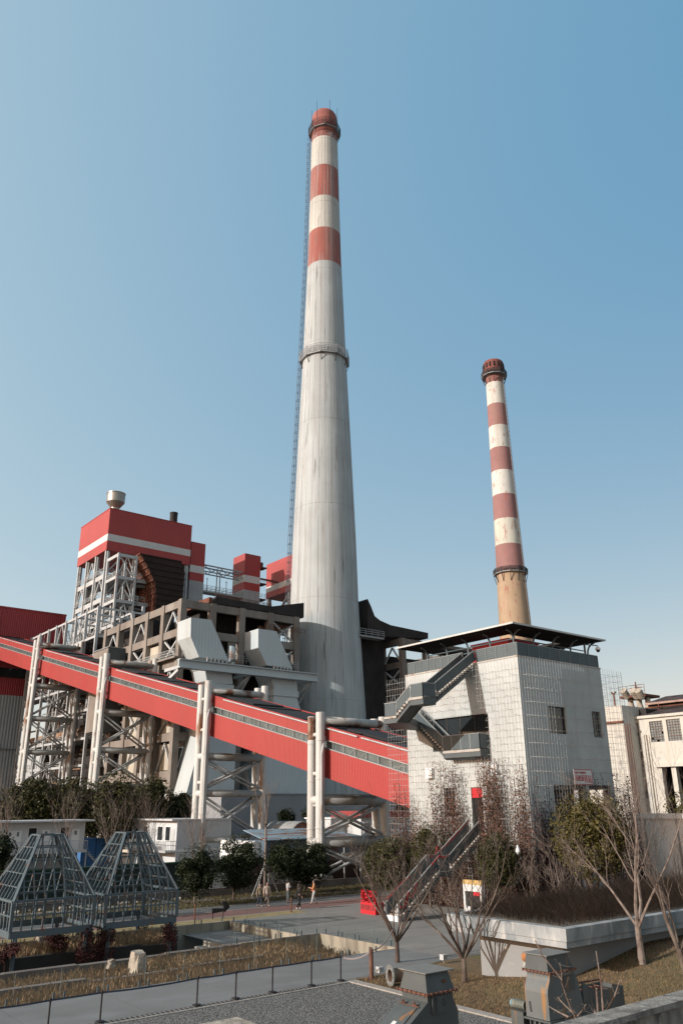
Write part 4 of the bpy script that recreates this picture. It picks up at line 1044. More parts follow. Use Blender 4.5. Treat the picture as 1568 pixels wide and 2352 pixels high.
# trellis
tl = MB(); wv = .013
def wires(mb, axis, c, a0, a1, z0, z1, sa, sz, skip=()):
    def seg(p, q):
        mb.beam(p, q, wv)
    n = int((a1-a0)/sa)
    for i in range(n+1):
        a = a0+sa*i
        cuts = [z0]
        hs = [h for h in skip if h[0] < a < h[1]]
        spans = [(z0, z1)]
        for h in hs:
            ns = []
            for s0, s1 in spans:
                if h[2] > s0 and h[3] < s1: ns += [(s0, h[2]), (h[3], s1)]
                else: ns.append((s0, s1))
            spans = ns
        for s0, s1 in spans: seg((c, a, s0) if axis == 'x' else (a, c, s0), (c, a, s1) if axis == 'x' else (a, c, s1))
    k = int((z1-z0)/sz)
    for j in range(k+1):
        z = z0+sz*j
        spans = [(a0, a1)]
        for h in skip:
            if h[2] < z < h[3]:
                ns = []
                for s0, s1 in spans:
                    if h[0] > s0 and h[1] < s1: ns += [(s0, h[0]), (h[1], s1)]
                    else: ns.append((s0, s1))
                spans = ns
        for s0, s1 in spans: seg((c, s0, z) if axis == 'x' else (s0, c, z), (c, s1, z) if axis == 'x' else (s1, c, z))
SK = [(-25.6, -20.0, 10.6, 14.2), (-25.1, -23.7, 4.9, 8.4)]
wires(tl, 'x', -2.75, KY-.6, -14.2, .3, KT-.2, .33, .5, SK)
tl0 = tl
tl = MB(); wires(tl, 'y', KY-.65, KX-.6, KX+12.7, .3, KT-.1, .33, .5, [(KX+3.2, KX+4.9, 12.1, 14.3)]); tl1 = tl
tl = MB(); wires(tl, 'x', KX+12.7, KY-.6, KY+3, 9, KT-.1, .4, .5); tl.build('trellis', M['wire'], t)
bk = MB()
for z in [1.0+1.0*i for i in range(17)]:
    for i in range(19):
        a = KY + .3 + .67*i; z += .47*(1 if i % 2 else -1)
        if any(h[0]-.1 < a < h[1]+.1 and h[2]-.1 < z < h[3]+.1 for h in LH): continue
        tl0.beam((-2.0, a, z), (-2.55, a, z+.02), .016); tl0.beam((-2.55, a, z+.02), (-2.75, a, z-.2), .014)
    for i in range(20):
        a = KX + .4 + .53*i
        if z < 8.6 and a > KX+2.8: continue
        tl1.beam((a, KY, z), (a, KY-.65, z), .016)
tl0.build('trellis', M['wire'], t); tl1.build('trellis', M['wire'], t)
MB().box(KX-.25, KX-.001, -25.9, -25.35, 9.4, 10.1).build('wall_box', M['white'], t); MB().box(KX-.3, KX-.001, -19.0, -18.3, 9.3, 10.1).build('wall_box', M['white'], t)
for u in (KX+6.9, KX+10.2): MB().box(u+.02, u+.38, KY+.36, KY+.8, 0, 8.29).build('column', M['concd'], t)
# roof room
plant('roof_hut', 'small red hut with planting on the flat roof of the grey cube house', 'roof hut', MB().box(KX+3.2, KX+7.2, KY+3.5, KY+7.5, KT, KT+2.25).box(KX+3.1, KX+7.3, KY+3.4, KY+7.6, KT+2.25, KT+2.35), M['signred'])
plant('roof_planter', 'long red planter box along the roof edge of the grey cube house', 'planter', MB().box(KX+1.6, KX+2.3, KY+.9, KY+4.0, KT, KT+1.4), M['signred'])

# canopy
t = thing('roof_canopy', 'thin dark flat canopy on curved posts above the cube house roof', 'canopy', (KX, KY, KT))
c0, c1, d0, d1 = -2.2, 10.0, -28.55, -15.05
cz = 20.46
W_ = 2.7; i0, i1, j0, j1 = c0+W_, c1-W_, d0+W_, d1-W_
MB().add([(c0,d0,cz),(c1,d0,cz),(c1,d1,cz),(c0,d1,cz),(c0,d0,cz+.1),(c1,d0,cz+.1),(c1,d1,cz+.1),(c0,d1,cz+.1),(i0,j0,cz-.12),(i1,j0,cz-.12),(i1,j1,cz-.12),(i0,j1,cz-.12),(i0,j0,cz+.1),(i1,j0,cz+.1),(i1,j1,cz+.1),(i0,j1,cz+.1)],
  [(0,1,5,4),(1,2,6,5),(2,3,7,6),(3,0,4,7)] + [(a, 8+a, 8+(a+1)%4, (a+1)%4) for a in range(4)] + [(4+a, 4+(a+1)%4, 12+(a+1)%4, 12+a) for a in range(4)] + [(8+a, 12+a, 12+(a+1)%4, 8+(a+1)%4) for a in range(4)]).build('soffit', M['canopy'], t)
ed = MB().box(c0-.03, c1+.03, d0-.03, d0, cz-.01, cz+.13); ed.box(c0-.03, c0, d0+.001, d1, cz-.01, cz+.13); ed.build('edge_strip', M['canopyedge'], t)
def arch(u, v, du, dv):
    mb = MB(); pts = [(u, v, KT), (u, v, cz-.95)]
    for k in range(1, 7): a = math.pi/2*k/6; pts.append((u+du*(1-math.cos(a))*.75, v+dv*(1-math.cos(a))*.75, cz-.95+.78*math.sin(a)))
    mb.path(pts, .075, 8); mb.build('curved_post', M['gazebo'], t)
pv = [-27.2+2.45*i for i in range(5)]; pu = [-.6+2.45*i for i in range(5)]
for v in pv: arch(-.6, v, -1, 0)
for u in pu: arch(u, -27.2, 0, -1)
for v in pv[1:]: arch(8.6, v, 1, 0)
for u in pu[1:]: arch(u, -16.8, 0, 1)
rl = MB()
for z in (KT+1.3, KT+1.75): rl.tube((-.6, -27.2, z), (-.6, -17.4, z), .05, 6); rl.tube((-.6, -27.2, z), (8.6, -27.2, z), .05, 6)
rl.tube((8.6, -27.2, KT+1.5), (8.6, -17.4, KT+1.5), .06, 6); rl.tube((-.6, -16.8, KT+1.5), (8.6, -16.8, KT+1.5), .06, 6)
rl.build('tie_rail', M['gazebo'], t)
# security cameras
t = thing('security_camera', 'dome security camera on a dark arm at the right roof corner of the cube house', 'security camera', (KX+9.3, KY+.3, KT+1))
MB().beam((KX+9.0, KY+.15, KT+.6), (KX+9.0, KY+.15, KT+2.0), .12).beam((KX+9.0, KY+.15, KT+1.95), (KX+10.9, KY+.15, KT+2.05), .07).build('arm', M['frame'], t)
MB().lathe([(.05, KT+2.0), (.2, KT+1.85), (.22, KT+1.7)], KX+10.9, KY+.15, 14).build('housing', M['white'], t)
MB().ball((KX+10.9, KY+.15, KT+1.68), .17, .17, .2).build('dome', M['iron'], t, True)
p = sight(*r8(563, 462), v=-30.2)
t = thing('security_camera', 'white dome camera hanging low at the cube house corner above the bushes', 'security camera', (p.x, p.y, p.z))
MB().lathe([(.06, p.z+.35), (.07, p.z+.2), (.15, p.z+.05), (.15, p.z-.08)], p.x, p.y, 14).build('housing', M['white'], t)
MB().ball((p.x, p.y, p.z-.1), .12, .12, .14).build('dome', M['steelg'], t, True)
MB().beam((p.x, p.y, p.z+.3), (p.x, KY-.7, p.z+.35), .03).build('arm', M['frame'], t)

# lettered signs
def text(body, size, m, parent, origin, right, up, extrude=.02, width=None, name='lettering'):
    cu = bpy.data.curves.new(name, 'FONT'); cu.body = body; cu.size = size; cu.extrude = extrude
    o = bpy.data.objects.new(name, cu); col.objects.link(o)
    bpy.context.view_layer.update(); dg_ = bpy.context.evaluated_depsgraph_get()
    me = bpy.data.meshes.new_from_object(o.evaluated_get(dg_)); bpy.data.objects.remove(o)
    xs = [v.co.x for v in me.vertices] or [0, 1]; sx = (width/(max(xs)-min(xs))) if width else 1
    r_ = Vector(right); u_ = Vector(up); n_ = r_.cross(u_); off = Vector(OFF[parent.name])
    for v in me.vertices: v.co = Vector(origin) - off + r_*((v.co.x-min(xs))*sx) + u_*v.co.y + n_*v.co.z
    me.materials.append(m); ob = bpy.data.objects.new(name, me); col.objects.link(ob); ob.parent = parent
    return ob
t = thing('wall_sign', 'white sign with red Chinese characters on the shaded face of the cube house', 'sign', (KX+5.6, KY-.7, 8.7))
sx0, sx1, sz0, sz1 = KX+4.5, KX+6.75, 8.62, 9.72
MB().box(sx0, sx1, KY-.78, KY-.72, sz0, sz1).build('board', M['signwhite'], t)
fr = MB(); fr.box(sx0, sx1, KY-.79, KY-.775, sz1-.05, sz1); fr.box(sx0, sx1, KY-.79, KY-.775, sz0, sz0+.05); fr.box(sx0, sx0+.04, KY-.79, KY-.776, sz0+.051, sz1-.051); fr.box(sx1-.04, sx1, KY-.79, KY-.776, sz0+.051, sz1-.051); fr.build('border', M['signred'], t)
X_ = (1, 0, 0)
text('杨浦滨江党群服务站', .16, M['signred'], t, (sx0+.15, KY-.79, sz1-.30), X_, ZZ, .006, 1.35)
text('杨树浦', .46, M['signred'], t, (sx0+.15, KY-.79, sz1-.78), X_, ZZ, .006, .98)
text('驿站', .60, M['signred'], t, (sx0+1.18, KY-.79, sz1-.90), X_, ZZ, .006, .95)
dt = MB().ball((sx1-.5, KY-.79, sz0+.18), .06, .01, .06).ball((sx1-.15, KY-.79, sz0+.16), .06, .01, .06); dt.build('dot', M['signred'], t)
MB().box(sx0+.2, sx0+1.1, KY-.79, KY-.782, sz0+.27, sz0+.31).build('line', M['signred'], t)

# ---------------------------------------------------------------- stairs
def flight(P, p, run, drop, side, wdt, n, rail=True, th=.35):
    """p: top outer edge, run: horizontal vector down the flight, side: unit vector across"""
    p = Vector(p); run = Vector(run); side = Vector(side); d = run/n; un = run.normalized()
    trd, stg, rl, top = MB(), MB(), MB(), MB()
    for i in range(n):
        a = p + d*i - ZZ*drop*i/n - side*.03; b = a + side*(wdt+.06)
        a2 = a + d*1.02; b2 = b + d*1.02
        hs = ZZ*(drop/n*.8); trd.add([a-hs, a2-hs, b2-hs, b-hs, a, a2, b2, b], [(0,3,2,1),(4,5,6,7),(0,1,5,4),(1,2,6,5),(2,3,7,6),(3,0,4,7)])
    for s in (0, wdt-.06):
        a = p + side*s; b = a + run - ZZ*drop; q = side*.06
        lo = ZZ*(th+.12); hi_ = ZZ*(drop/n+.03); stg.add([a-lo, b-lo, b-hi_, a-hi_, a-lo+q, b-lo+q, b-hi_+q, a-hi_+q], [(0,1,2,3),(7,6,5,4),(0,4,5,1),(3,2,6,7),(0,3,7,4),(1,5,6,2)])
    a = p - ZZ*(th+.05); b = a + run - ZZ*drop; q = side*wdt; stg.add([a, b, b+q, a+q], [(0, 1, 2, 3)])
    sides = (0.02, wdt-.02)
    for s in sides:
        a = p + side*s; b = a + run - ZZ*drop
        rl.beam(a+ZZ*.62, b+ZZ*.62, .025, .84*math.cos(math.atan2(drop, run.length)))
        for k in range(6): c = a.lerp(b, k/5); stg.beam(c-ZZ*.1, c+ZZ*1.0, .04)
        top.beam(a+ZZ*1.05, b+ZZ*1.05, .07, .06)
    return trd, stg, rl, top
def landing(mb, poly, z, th): mb.prism(poly, 'z', z-th, z)
def rail(rl, top, fr, p, q, z, h=1.05):
    p = Vector((*p, z)); q = Vector((*q, z)); rl.beam(p+ZZ*(h/2), q+ZZ*(h/2), .025, h-.1); top.beam(p+ZZ*h, q+ZZ*h, .06)
    n = max(1, int((q-p).length/.9))
    for k in range(n+1): c = p.lerp(q, k/n); fr.beam(c-ZZ*.05, c+ZZ*h, .045)
def emit(t, parts):
    for nm, k, m in (('tread', 0, 'tread'), ('stringer', 1, 'stairm'), ('mesh_panel', 2, 'railg'), ('handrail', 3, 'steelg')): parts[k].build(nm, M[m], t)
t = thing('outer_stair', 'slate grey steel stair zigzagging up the sunlit face of the cube house to its roof', 'stairs', (-5, -22, 10))
Y_ = Vector((0, 1, 0)); XV = Vector((1, 0, 0))
emit(t, flight(t, (-2.05, -24.3, 17.95), (-4.65, 0, 0), 2.98, Y_, 1.35, 16))
emit(t, flight(t, (-8.04, -22.95, 14.9), (0, 1.64, 0), 1.15, XV, 1.34, 6))
emit(t, flight(t, (-3.05, -17.75, 14.1), (0, -3.5, 0), 2.8, XV, 1.0, 14))
ln, rl, tp_, fr, edg = MB(), MB(), MB(), MB(), MB()
landing(ln, [(-8.04, -24.3), (-6.7, -24.3), (-6.7, -22.95), (-8.04, -22.95)], 14.9, .55)
landing(ln, [(-8.04, -21.31), (-6.7, -21.31), (-3.06, -18.6), (-2.06, -18.6), (-2.06, -17.0), (-4.2, -17.0), (-8.04, -19.9)], 13.72, .5)
ln.prism([(-3.05, 11.25), (-3.05, 10.72), (-2.75, 10.6), (-2.02, 10.6), (-2.02, 11.25)], 'y', -25.15, -21.2)
ln.build('landing', M['stairm'], t)
edg.box(-3.1, -3.06, -25.15, -21.2, 11.08, 11.28); edg.box(-8.1, -8.05, -24.3, -22.95, 14.74, 14.92); edg.box(-8.1, -8.05, -21.31, -19.9, 13.58, 13.74); edg.build('nosing', M['tread'], t)
rail(rl, tp_, fr, (-8.02, -24.28), (-8.02, -22.95), 14.9); rail(rl, tp_, fr, (-8.02, -24.28), (-6.7, -24.28), 14.9)
rail(rl, tp_, fr, (-8.02, -21.31), (-8.02, -19.9), 13.72); rail(rl, tp_, fr, (-8.02, -19.9), (-4.2, -17.02), 13.72)
rail(rl, tp_, fr, (-3.05, -25.12), (-3.05, -21.2), 11.27, 1.15); rail(rl, tp_, fr, (-3.05, -25.12), (-2.0, -25.12), 11.27, 1.15)
rl.build('mesh_panel', M['railg'], t); tp_.build('handrail', M['steelg'], t); fr.build('rail_post', M['steelg'], t)
t = thing('plaza_stair', 'straight grey steel stair rising from the plaza to the cube house door', 'stairs', (-7, -23.6, 0))
emit(t, flight(t, (-2.6, -24.3, 5.12), (-3.52, 0, 0), 2.3, Y_, 1.3, 14)); emit(t, flight(t, (-7.15, -24.3, 2.8), (-3.95, 0, 0), 2.78, Y_, 1.3, 15))
ln, rl, tp_, fr = MB(), MB(), MB(), MB()
landing(ln, [(-7.15, -24.3), (-6.12, -24.3), (-6.12, -23), (-7.15, -23)], 2.82, .3); landing(ln, [(-2.6, -24.3), (-2.02, -24.3), (-2.02, -23), (-2.6, -23)], 5.12, .3)
ln.build('landing', M['stairm'], t)
for v in (-24.28, -23.02): rail(rl, tp_, fr, (-7.15, v), (-6.12, v), 2.82)
rl.build('mesh_panel', M['railg'], t); tp_.build('handrail', M['steelg'], t); fr.build('rail_post', M['steelg'], t)
for v in (-24.28, -23.02): MB().box(-11.2, -11.05, v-.05, v+.05, 0, 1.1).build('newel_post', M['steel'], t)
MB().box(-11.15, -10.2, -24.2, -23.1, 0, .32).build('foot_block', M['white'], t)
def drape(pts, label):
    mb = MB()
    for (a, b, s_) in pts:
        n = 8; q = [Vector(a).lerp(Vector(b), i/n) - ZZ*s_*4*(i/n)*(1-i/n) for i in range(n+1)]
        for i in range(n): mb.beam(q[i], q[i+1], .03, .11)
    tag(mb.build('red_ribbon', M['signred']), label, 'ribbon', 'red ribbons on the plaza stair')
def on_(x, dv=0): 
    z = (2.8+(-7.15-x)*-2.78/3.95) if x < -7.15 else (2.82 if x < -6.12 else 2.82+(x+6.12)*2.3/3.52)
    return z+1.06
drape([((-11.0, -23.02, on_(-11)+.05), (-9.3, -23.02, on_(-9.3)), 0), ((-9.3, -23.02, on_(-9.3)), (-8.8, -23.02, on_(-8.8)-.1), .05)], 'red ribbon twisted round the left handrail at the foot of the plaza stair')
drape([((-11.1, -24.33, on_(-11.1)), (-10.2, -24.33, on_(-10.2)), .55), ((-10.2, -24.33, on_(-10.2)), (-9.4, -24.33, on_(-9.4)), .5)], 'red ribbon hanging in loops from the right handrail near the foot of the plaza stair')
drape([((-7.9, -24.33, on_(-7.9)), (-7.1, -24.33, on_(-7.1)), 0), ((-7.1, -24.33, on_(-7)), (-6.2, -24.33, on_(-6.3)), .12)], 'red ribbon tied along the right rail at the middle landing of the plaza stair')
drape([((-7.1, -23.02, on_(-7)), (-6.2, -23.02, on_(-6.3)), .1), ((-6.2, -23.02, on_(-6.3)), (-5.95, -23.02, on_(-6.1)+.5), 0)], 'red ribbon standing up from the left rail at the middle landing of the plaza stair')
drape([((-5.9, -23.02, on_(-5.9)), (-2.5, -23.02, on_(-2.6)), .1)], 'red ribbon along the upper left handrail below the red hooded door')

# ---------------------------------------------------------------- vines
def vine(label, axis, c, a0, a1, z1, n, m, zpow=1.7, stems=30):
    mb = MB(); cols_ = [(rnd.uniform(a0, a1), rnd.uniform(.45, 1.0)) for _ in range(stems)]
    for a, k in cols_:
        z = 0; x = a; pts = []
        while z < z1*k: pts.append(((c+rnd.uniform(-.05, .05), x, z) if axis == 'x' else (x, c+rnd.uniform(-.05, .05), z))); z += .5; x += rnd.gauss(0, .06)
        if len(pts) > 1: mb.path(pts, .016, 3)
    for i in range(n):
        a, k = rnd.choice(cols_); a += rnd.gauss(0, .26)
        if not a0-.3 < a < a1+.3: continue
        z = z1*k*(1-rnd.random()**(1/zpow)) if zpow else z1*k*rnd.random()
        d = c + rnd.gauss(0, .09); s_ = rnd.uniform(.03, .085); p = Vector((d, a, z)) if axis == 'x' else Vector((a, d, z))
        v1 = Vector((rnd.gauss(0, 1), rnd.gauss(0, 1), rnd.gauss(0, 1))).normalized(); v2 = v1.orthogonal().normalized()
        mb.add([p-v1*s_, p+v2*s_, p+v1*s_, p-v2*s_*.8], [(0, 1, 2, 3)])
    return tag(mb.build('climbing_vine', M[m]), label, 'vine', 'dry vines climbing the cube house trellis')
vine('dry reddish vine at the far left end of the trellis beside the red conveyor', 'x', -2.75, -18.8, -14.3, 10.4, 11500, 'ivy')
vine('brown vine column between the tall narrow window and the red hooded door', 'x', -2.75, -22.8, -19.4, 10.9, 11500, 'ivy', 1.1)
vine('densest rusty red vine just right of the red hooded door', 'x', -2.75, -26.3, -24.5, 11.8, 12000, 'ivy', 1.1)
vine('low brown vine on the wall under the head of the plaza stair', 'x', -2.2, -24.6, -22.6, 4.9, 3500, 'ivy', 1.0)
vine('thin rusty vine on the sunlit face next to the house corner', 'x', -2.75, -29.1, -26.3, 11.0, 12000, 'ivy', 1.5)
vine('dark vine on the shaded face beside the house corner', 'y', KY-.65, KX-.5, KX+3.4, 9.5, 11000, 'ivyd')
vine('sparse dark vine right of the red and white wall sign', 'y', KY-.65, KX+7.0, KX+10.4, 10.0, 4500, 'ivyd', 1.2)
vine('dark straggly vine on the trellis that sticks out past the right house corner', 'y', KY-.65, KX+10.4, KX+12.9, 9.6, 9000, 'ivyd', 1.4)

# ================================================================ FACTORY AT THE RIGHT EDGE
t = thing('old_factory', 'old ivory factory with broken grid windows and tiled roof at the right edge', 'factory', (50, -10, 0))
FX = 50.0
def fpt(x, y, u=FX): return sight(*p8(x, y), u=u)
a = fpt(790, 655); zt_ = a.z; v0 = a.y
WH = []
def win(x0, y0, x1, y1): 
    p, q = fpt(x0, y0), fpt(x1, y1); WH.append((q.y, p.y, q.z, p.z))
win(1065, 680, 1300, 968); win(1310, 650, 1560, 950); win(842, 700, 960, 1085); win(895, 1120, 1020, 1490); win(955, 1525, 1060, 1800)
arch_ = (fpt(1568, 1340).y-8, fpt(1210, 1345).y, 0, fpt(1210, 1345).z); WH.append(arch_)
holed(MB(), 'x', FX, FX+.5, -45, v0, 0, zt_, WH).build('wall', M['ivory'], t)
MB().box(FX-.3, FX+.6, -45, v0+.1, zt_, zt_+.35).build('cornice', M['ivory'], t)
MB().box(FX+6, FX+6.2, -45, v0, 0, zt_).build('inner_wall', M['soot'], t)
for i, h in enumerate(WH[:5]):
    f = MB(); n = 2 if i > 1 else 3
    nx_ = 5 if i < 2 else 3
    for k in range(nx_+1): y = h[0]+(h[1]-h[0])*k/nx_; f.box(FX+.12, FX+.17, y-.03, y+.03, h[2], h[3])
    nz_ = 8
    for k in range(nz_+1): z = h[2]+(h[3]-h[2])*k/nz_; f.box(FX+.10, FX+.16, h[0], h[1], z-.02-(.04 if k % 2 == 0 else 0), z+.02)
    fo = f.build('window_frame', mat('rusty_sash_%d' % i, (.16, .11, .09), .8), t)
    pn = MB()
    for kx in range(nx_):
        for kz in range(nz_):
            if rnd.random() < .07: continue
            y0, y1 = h[0]+(h[1]-h[0])*kx/nx_, h[0]+(h[1]-h[0])*(kx+1)/nx_; z0, z1 = h[2]+(h[3]-h[2])*kz/nz_, h[2]+(h[3]-h[2])*(kz+1)/nz_
            pn.quad((FX+.18, y0, z0), (FX+.18, y0, z1), (FX+.18, y1, z1), (FX+.18, y1, z0))
    pn.build('pane', M['paleglass'], fo)
for y in (fpt(1235, 1500).y, fpt(1440, 1500).y):
    MB().box(FX-.3, FX+.4, y-.55, y+.1, 0, arch_[3]).build('pier', M['ivory'], t)
MB().box(FX-.7, FX+.5, -45, fpt(1180, 1330).y, arch_[3], arch_[3]+.45).build('canopy_beam', M['ivory'], t)
# stepped tiled roof
ra = fpt(850, 640, FX); rb_ = fpt(970, 545, FX+5)
MB().add([(FX-.3, -45, zt_+.36), (FX-.3, v0+.1, zt_+.36), (FX+5, v0+.1, zt_+1.6), (FX+5, -45, zt_+1.6)], [(0,1,2,3), (3,2,1,0)]).build('roof', M['tile'], t)
MB().box(FX+5, FX+5.3, -45, v0, zt_, zt_+2.5).build('clerestory', M['soot'], t)
MB().add([(FX+4.3, -45, zt_+2.5), (FX+4.3, v0, zt_+2.5), (FX+10, v0, zt_+3.9), (FX+10, -45, zt_+3.9)], [(0,1,2,3), (3,2,1,0)]).build('upper_roof', M['tile'], t)
MB().box(FX+4.2, FX+4.6, -45, v0, zt_+2.25, zt_+2.52).build('roof_fascia', mat('rust_pink_fascia', (.36, .24, .20), .8, var=.25, vs=1), t)
pk = MB()
for i in range(9): y = v0-2-4*i; pk.beam((FX+4.4, y, zt_+2.3), (FX+4.4, y, zt_+1.5), .14); 
pk.tube((FX+4.2, -45, zt_+1.85), (FX+4.2, v0, zt_+1.85), .09, 6); pk.build('roof_pipe', M['rust'], t)
# annex on its left
t2 = thing('factory_annex', 'narrow stepped block with rusty pipes joining the ivory factory and the cube house', 'annex', (47, 0, 0))
b0 = sight(*p8(485, 460), u=47); b1 = sight(*p8(665, 440), u=47); b3 = sight(*p8(700, 615), u=47)
MB().box(47, 56, b1.y, b0.y+6, 0, b1.z).build('wall', M['ivory'], t2)
MB().box(46.7, 47, b1.y-.1, b0.y+6, fpt(600, 690, 47).z-.1, fpt(600, 690, 47).z+.15).build('ledge', M['rust'], t2)
MB().box(48.5, 55, v0+.05, b1.y-.01, 0, b3.z).build('lower_block', M['ivory'], t2)
MB().box(51, 58, v0-2, b1.y-.02, 0, b1.z-.3).build('dark_block', M['soot'], t2)
pk = MB()
for x_, rr in ((700, .06), (735, .10), (770, .05)):
    q = sight(*p8(x_, 600), u=46.6); pk.tube((46.6, q.y, 0), (46.6, q.y, q.z+ (2.6 if rr > .13 else -1)), rr, 8)
q = fpt(825, 700); pk.tube((49.8, q.y, 0), (49.8, q.y, q.z), .1, 8); pk.build('downpipe', M['rust'], t2)
q = sight(*p8(575, 440), u=47.5); MB().path([(47.5, q.y, b1.z-.1), (47.5, q.y, b1.z+1.6), (47.5, q.y-.35, b1.z+1.9)], .12, 6).path([(47.5, q.y, b1.z+1.6), (47.5, q.y+.35, b1.z+1.9)], .12, 6).build('vent_pipe', M['rust'], t2)
# cyclone vents with a mast
t3 = thing('rooftop_cyclones', 'pale rusty cyclone drums under a railed deck with a mast behind the old factory', 'cyclones', (62, 2, 18))
UC = 62
def cp(x, y): return sight(*p8(x, y), u=UC)
for x_ in (795, 920, 1045):
    p = cp(x_, 330); q = cp(x_, 480); r_ = abs(cp(x_+35, 400).y - cp(x_-35, 400).y)/2
    MB().lathe([(r_*1.5, q.z-3), (r_*1.35, q.z), (r_, q.z+(p.z-q.z)*.35), (r_, p.z)], UC, p.y, 16).build('drum', M['stone'], t3, True)
p, q = cp(720, 330), cp(1095, 305); MB().box(UC-1.5, UC+2.5, q.y, p.y, q.z-.1, q.z+.25).build('deck', M['rust'], t3)
rl = MB(); railing(rl, (UC-1.5, q.y, q.z+.25), (UC-1.5, p.y, q.z+.25), 1.4, 1.3, .05); rl.build('railing', M['rust'], t3)
for x_ in (815, 955, 1030): c = cp(x_, 290); MB().tube((UC-1.2, c.y, c.z-.4), (UC-2.2, c.y, c.z+.5), .55, 12).build('duct_mouth', M['stone'], t3)
p, q = cp(893, 290), cp(876, 100); ms = MB(); ms.tube((UC, p.y, p.z), (UC, p.y, q.z), .09, 5)
for y_ in (150, 185, 240): c = cp(876, y_); ms.beam((UC, c.y-1, c.z), (UC, c.y+1, c.z), .06)
c = cp(830, 290); ms.beam((UC, p.y, cp(876, 150).z), (UC, c.y, c.z), .05); c = cp(985, 260); ms.beam((UC, p.y, cp(876, 150).z), (UC, c.y, c.z), .05); ms.build('mast', M['rust'], t3)

# white boundary wall on the right
p = sight(1450, 1868, u=14); p2 = sight(1640, 1873, u=14)
t = thing('boundary_wall', 'white panel wall with a bright coping behind the bare trees on the right', 'boundary wall', (14, p.y, 0))
MB().box(14, 14.3, p2.y, p.y, 0, p.z-.4).build('panel', M['white'], t); MB().box(13.8, 14.5, p2.y, p.y+.1, p.z-.4, p.z).build('coping', M['white'], t)
ps = MB()
for i in range(4): ps.box(13.92, 14, p.y-1.2-2.9*i, p.y-1.05-2.9*i, 0, p.z-.42)
ps.build('post', M['steelg'], t)
# ================================================================ GAZEBO FRAMES
def gazebo(u0, label, first=None):
    v0, S_ = -20.2, 4.5
    t = thing('pyramid_gazebo', label, 'gazebo', (u0+S_/2, v0+S_/2, -3), 'glassless steel gazebo frames over the reed pit')
    u1, v1 = u0+S_, v0+S_; zr, zb, za = 2.55, 1.1, 5.8; m = M['gazebo']
    C_ = [(u0, v0), (u1, v0), (u1, v1), (u0, v1)]; ins = 1.57
    A_ = [(u0+ins, v0+ins), (u1-ins, v0+ins), (u1-ins, v1-ins), (u0+ins, v1-ins)]
    for (x, y) in C_: MB().box(x-.09, x+.09, y-.09, y+.09, zb, zr-.06).build('corner_post', m, t)
    for (x, y) in C_:
        dx = .32 if x == u0 else -.32; MB().box(x+dx-.11, x+dx+.11, y-.03, y+.03, -3.05, zb-.32).box(x+dx-.03, x+dx+.03, y-.12, y+.12, -3.05, zb-.33).build('leg', m, t)
    rg = MB(); bb = MB(); md = MB()
    for a, b in zip(C_, C_[1:]+C_[:1]):
        rg.beam((*a, zr), (*b, zr), .16, .12); bb.beam((*a, zb-.16), (*b, zb-.16), .08, .34); md.beam((*a, 1.82), (*b, 1.82), .07, .07)
    for a, b in zip(A_, A_[1:]+A_[:1]): rg.beam((*a, za), (*b, za), .12, .08)
    rg.build('ring_beam', m, t); bb.build('base_beam', m, t); md.build('mid_rail', m, t)
    for a, b in zip(C_, A_): MB().beam((*a, zr), (*b, za), .15, .13).build('hip_rafter', m, t)
    for f_ in range(4):
        a, b = Vector((*C_[f_], zr)), Vector((*C_[(f_+1) % 4], zr)); c, d = Vector((*A_[f_], za)), Vector((*A_[(f_+1) % 4], za))
        g_ = MB()
        for k in range(1, 8):
            s = k/8; p = a.lerp(b, s); off = abs(s-.5)*S_; half = (S_-2*ins)/2
            fr = 1 if off <= half else (S_/2-off)/(S_/2-half)
            inn = ((c+d)/2-(a+b)/2)
            g_.beam(p, p+inn*fr, .06, .12)
            if f_ < 4: g_.beam((p.x, p.y, zb), (p.x, p.y, zr-.07), .075, .09)
        for k in range(1, 5):
            s = k/5; g_.beam(a.lerp(c, s), b.lerp(d, s), .06, .06)
        g_.build('glazing_bars', m, t)
    return t
gazebo(-35.05, 'left steel pyramid frame without glass, cut by the left edge of the picture')
gazebo(-29.85, 'right steel pyramid frame without glass, standing over the dark pit')

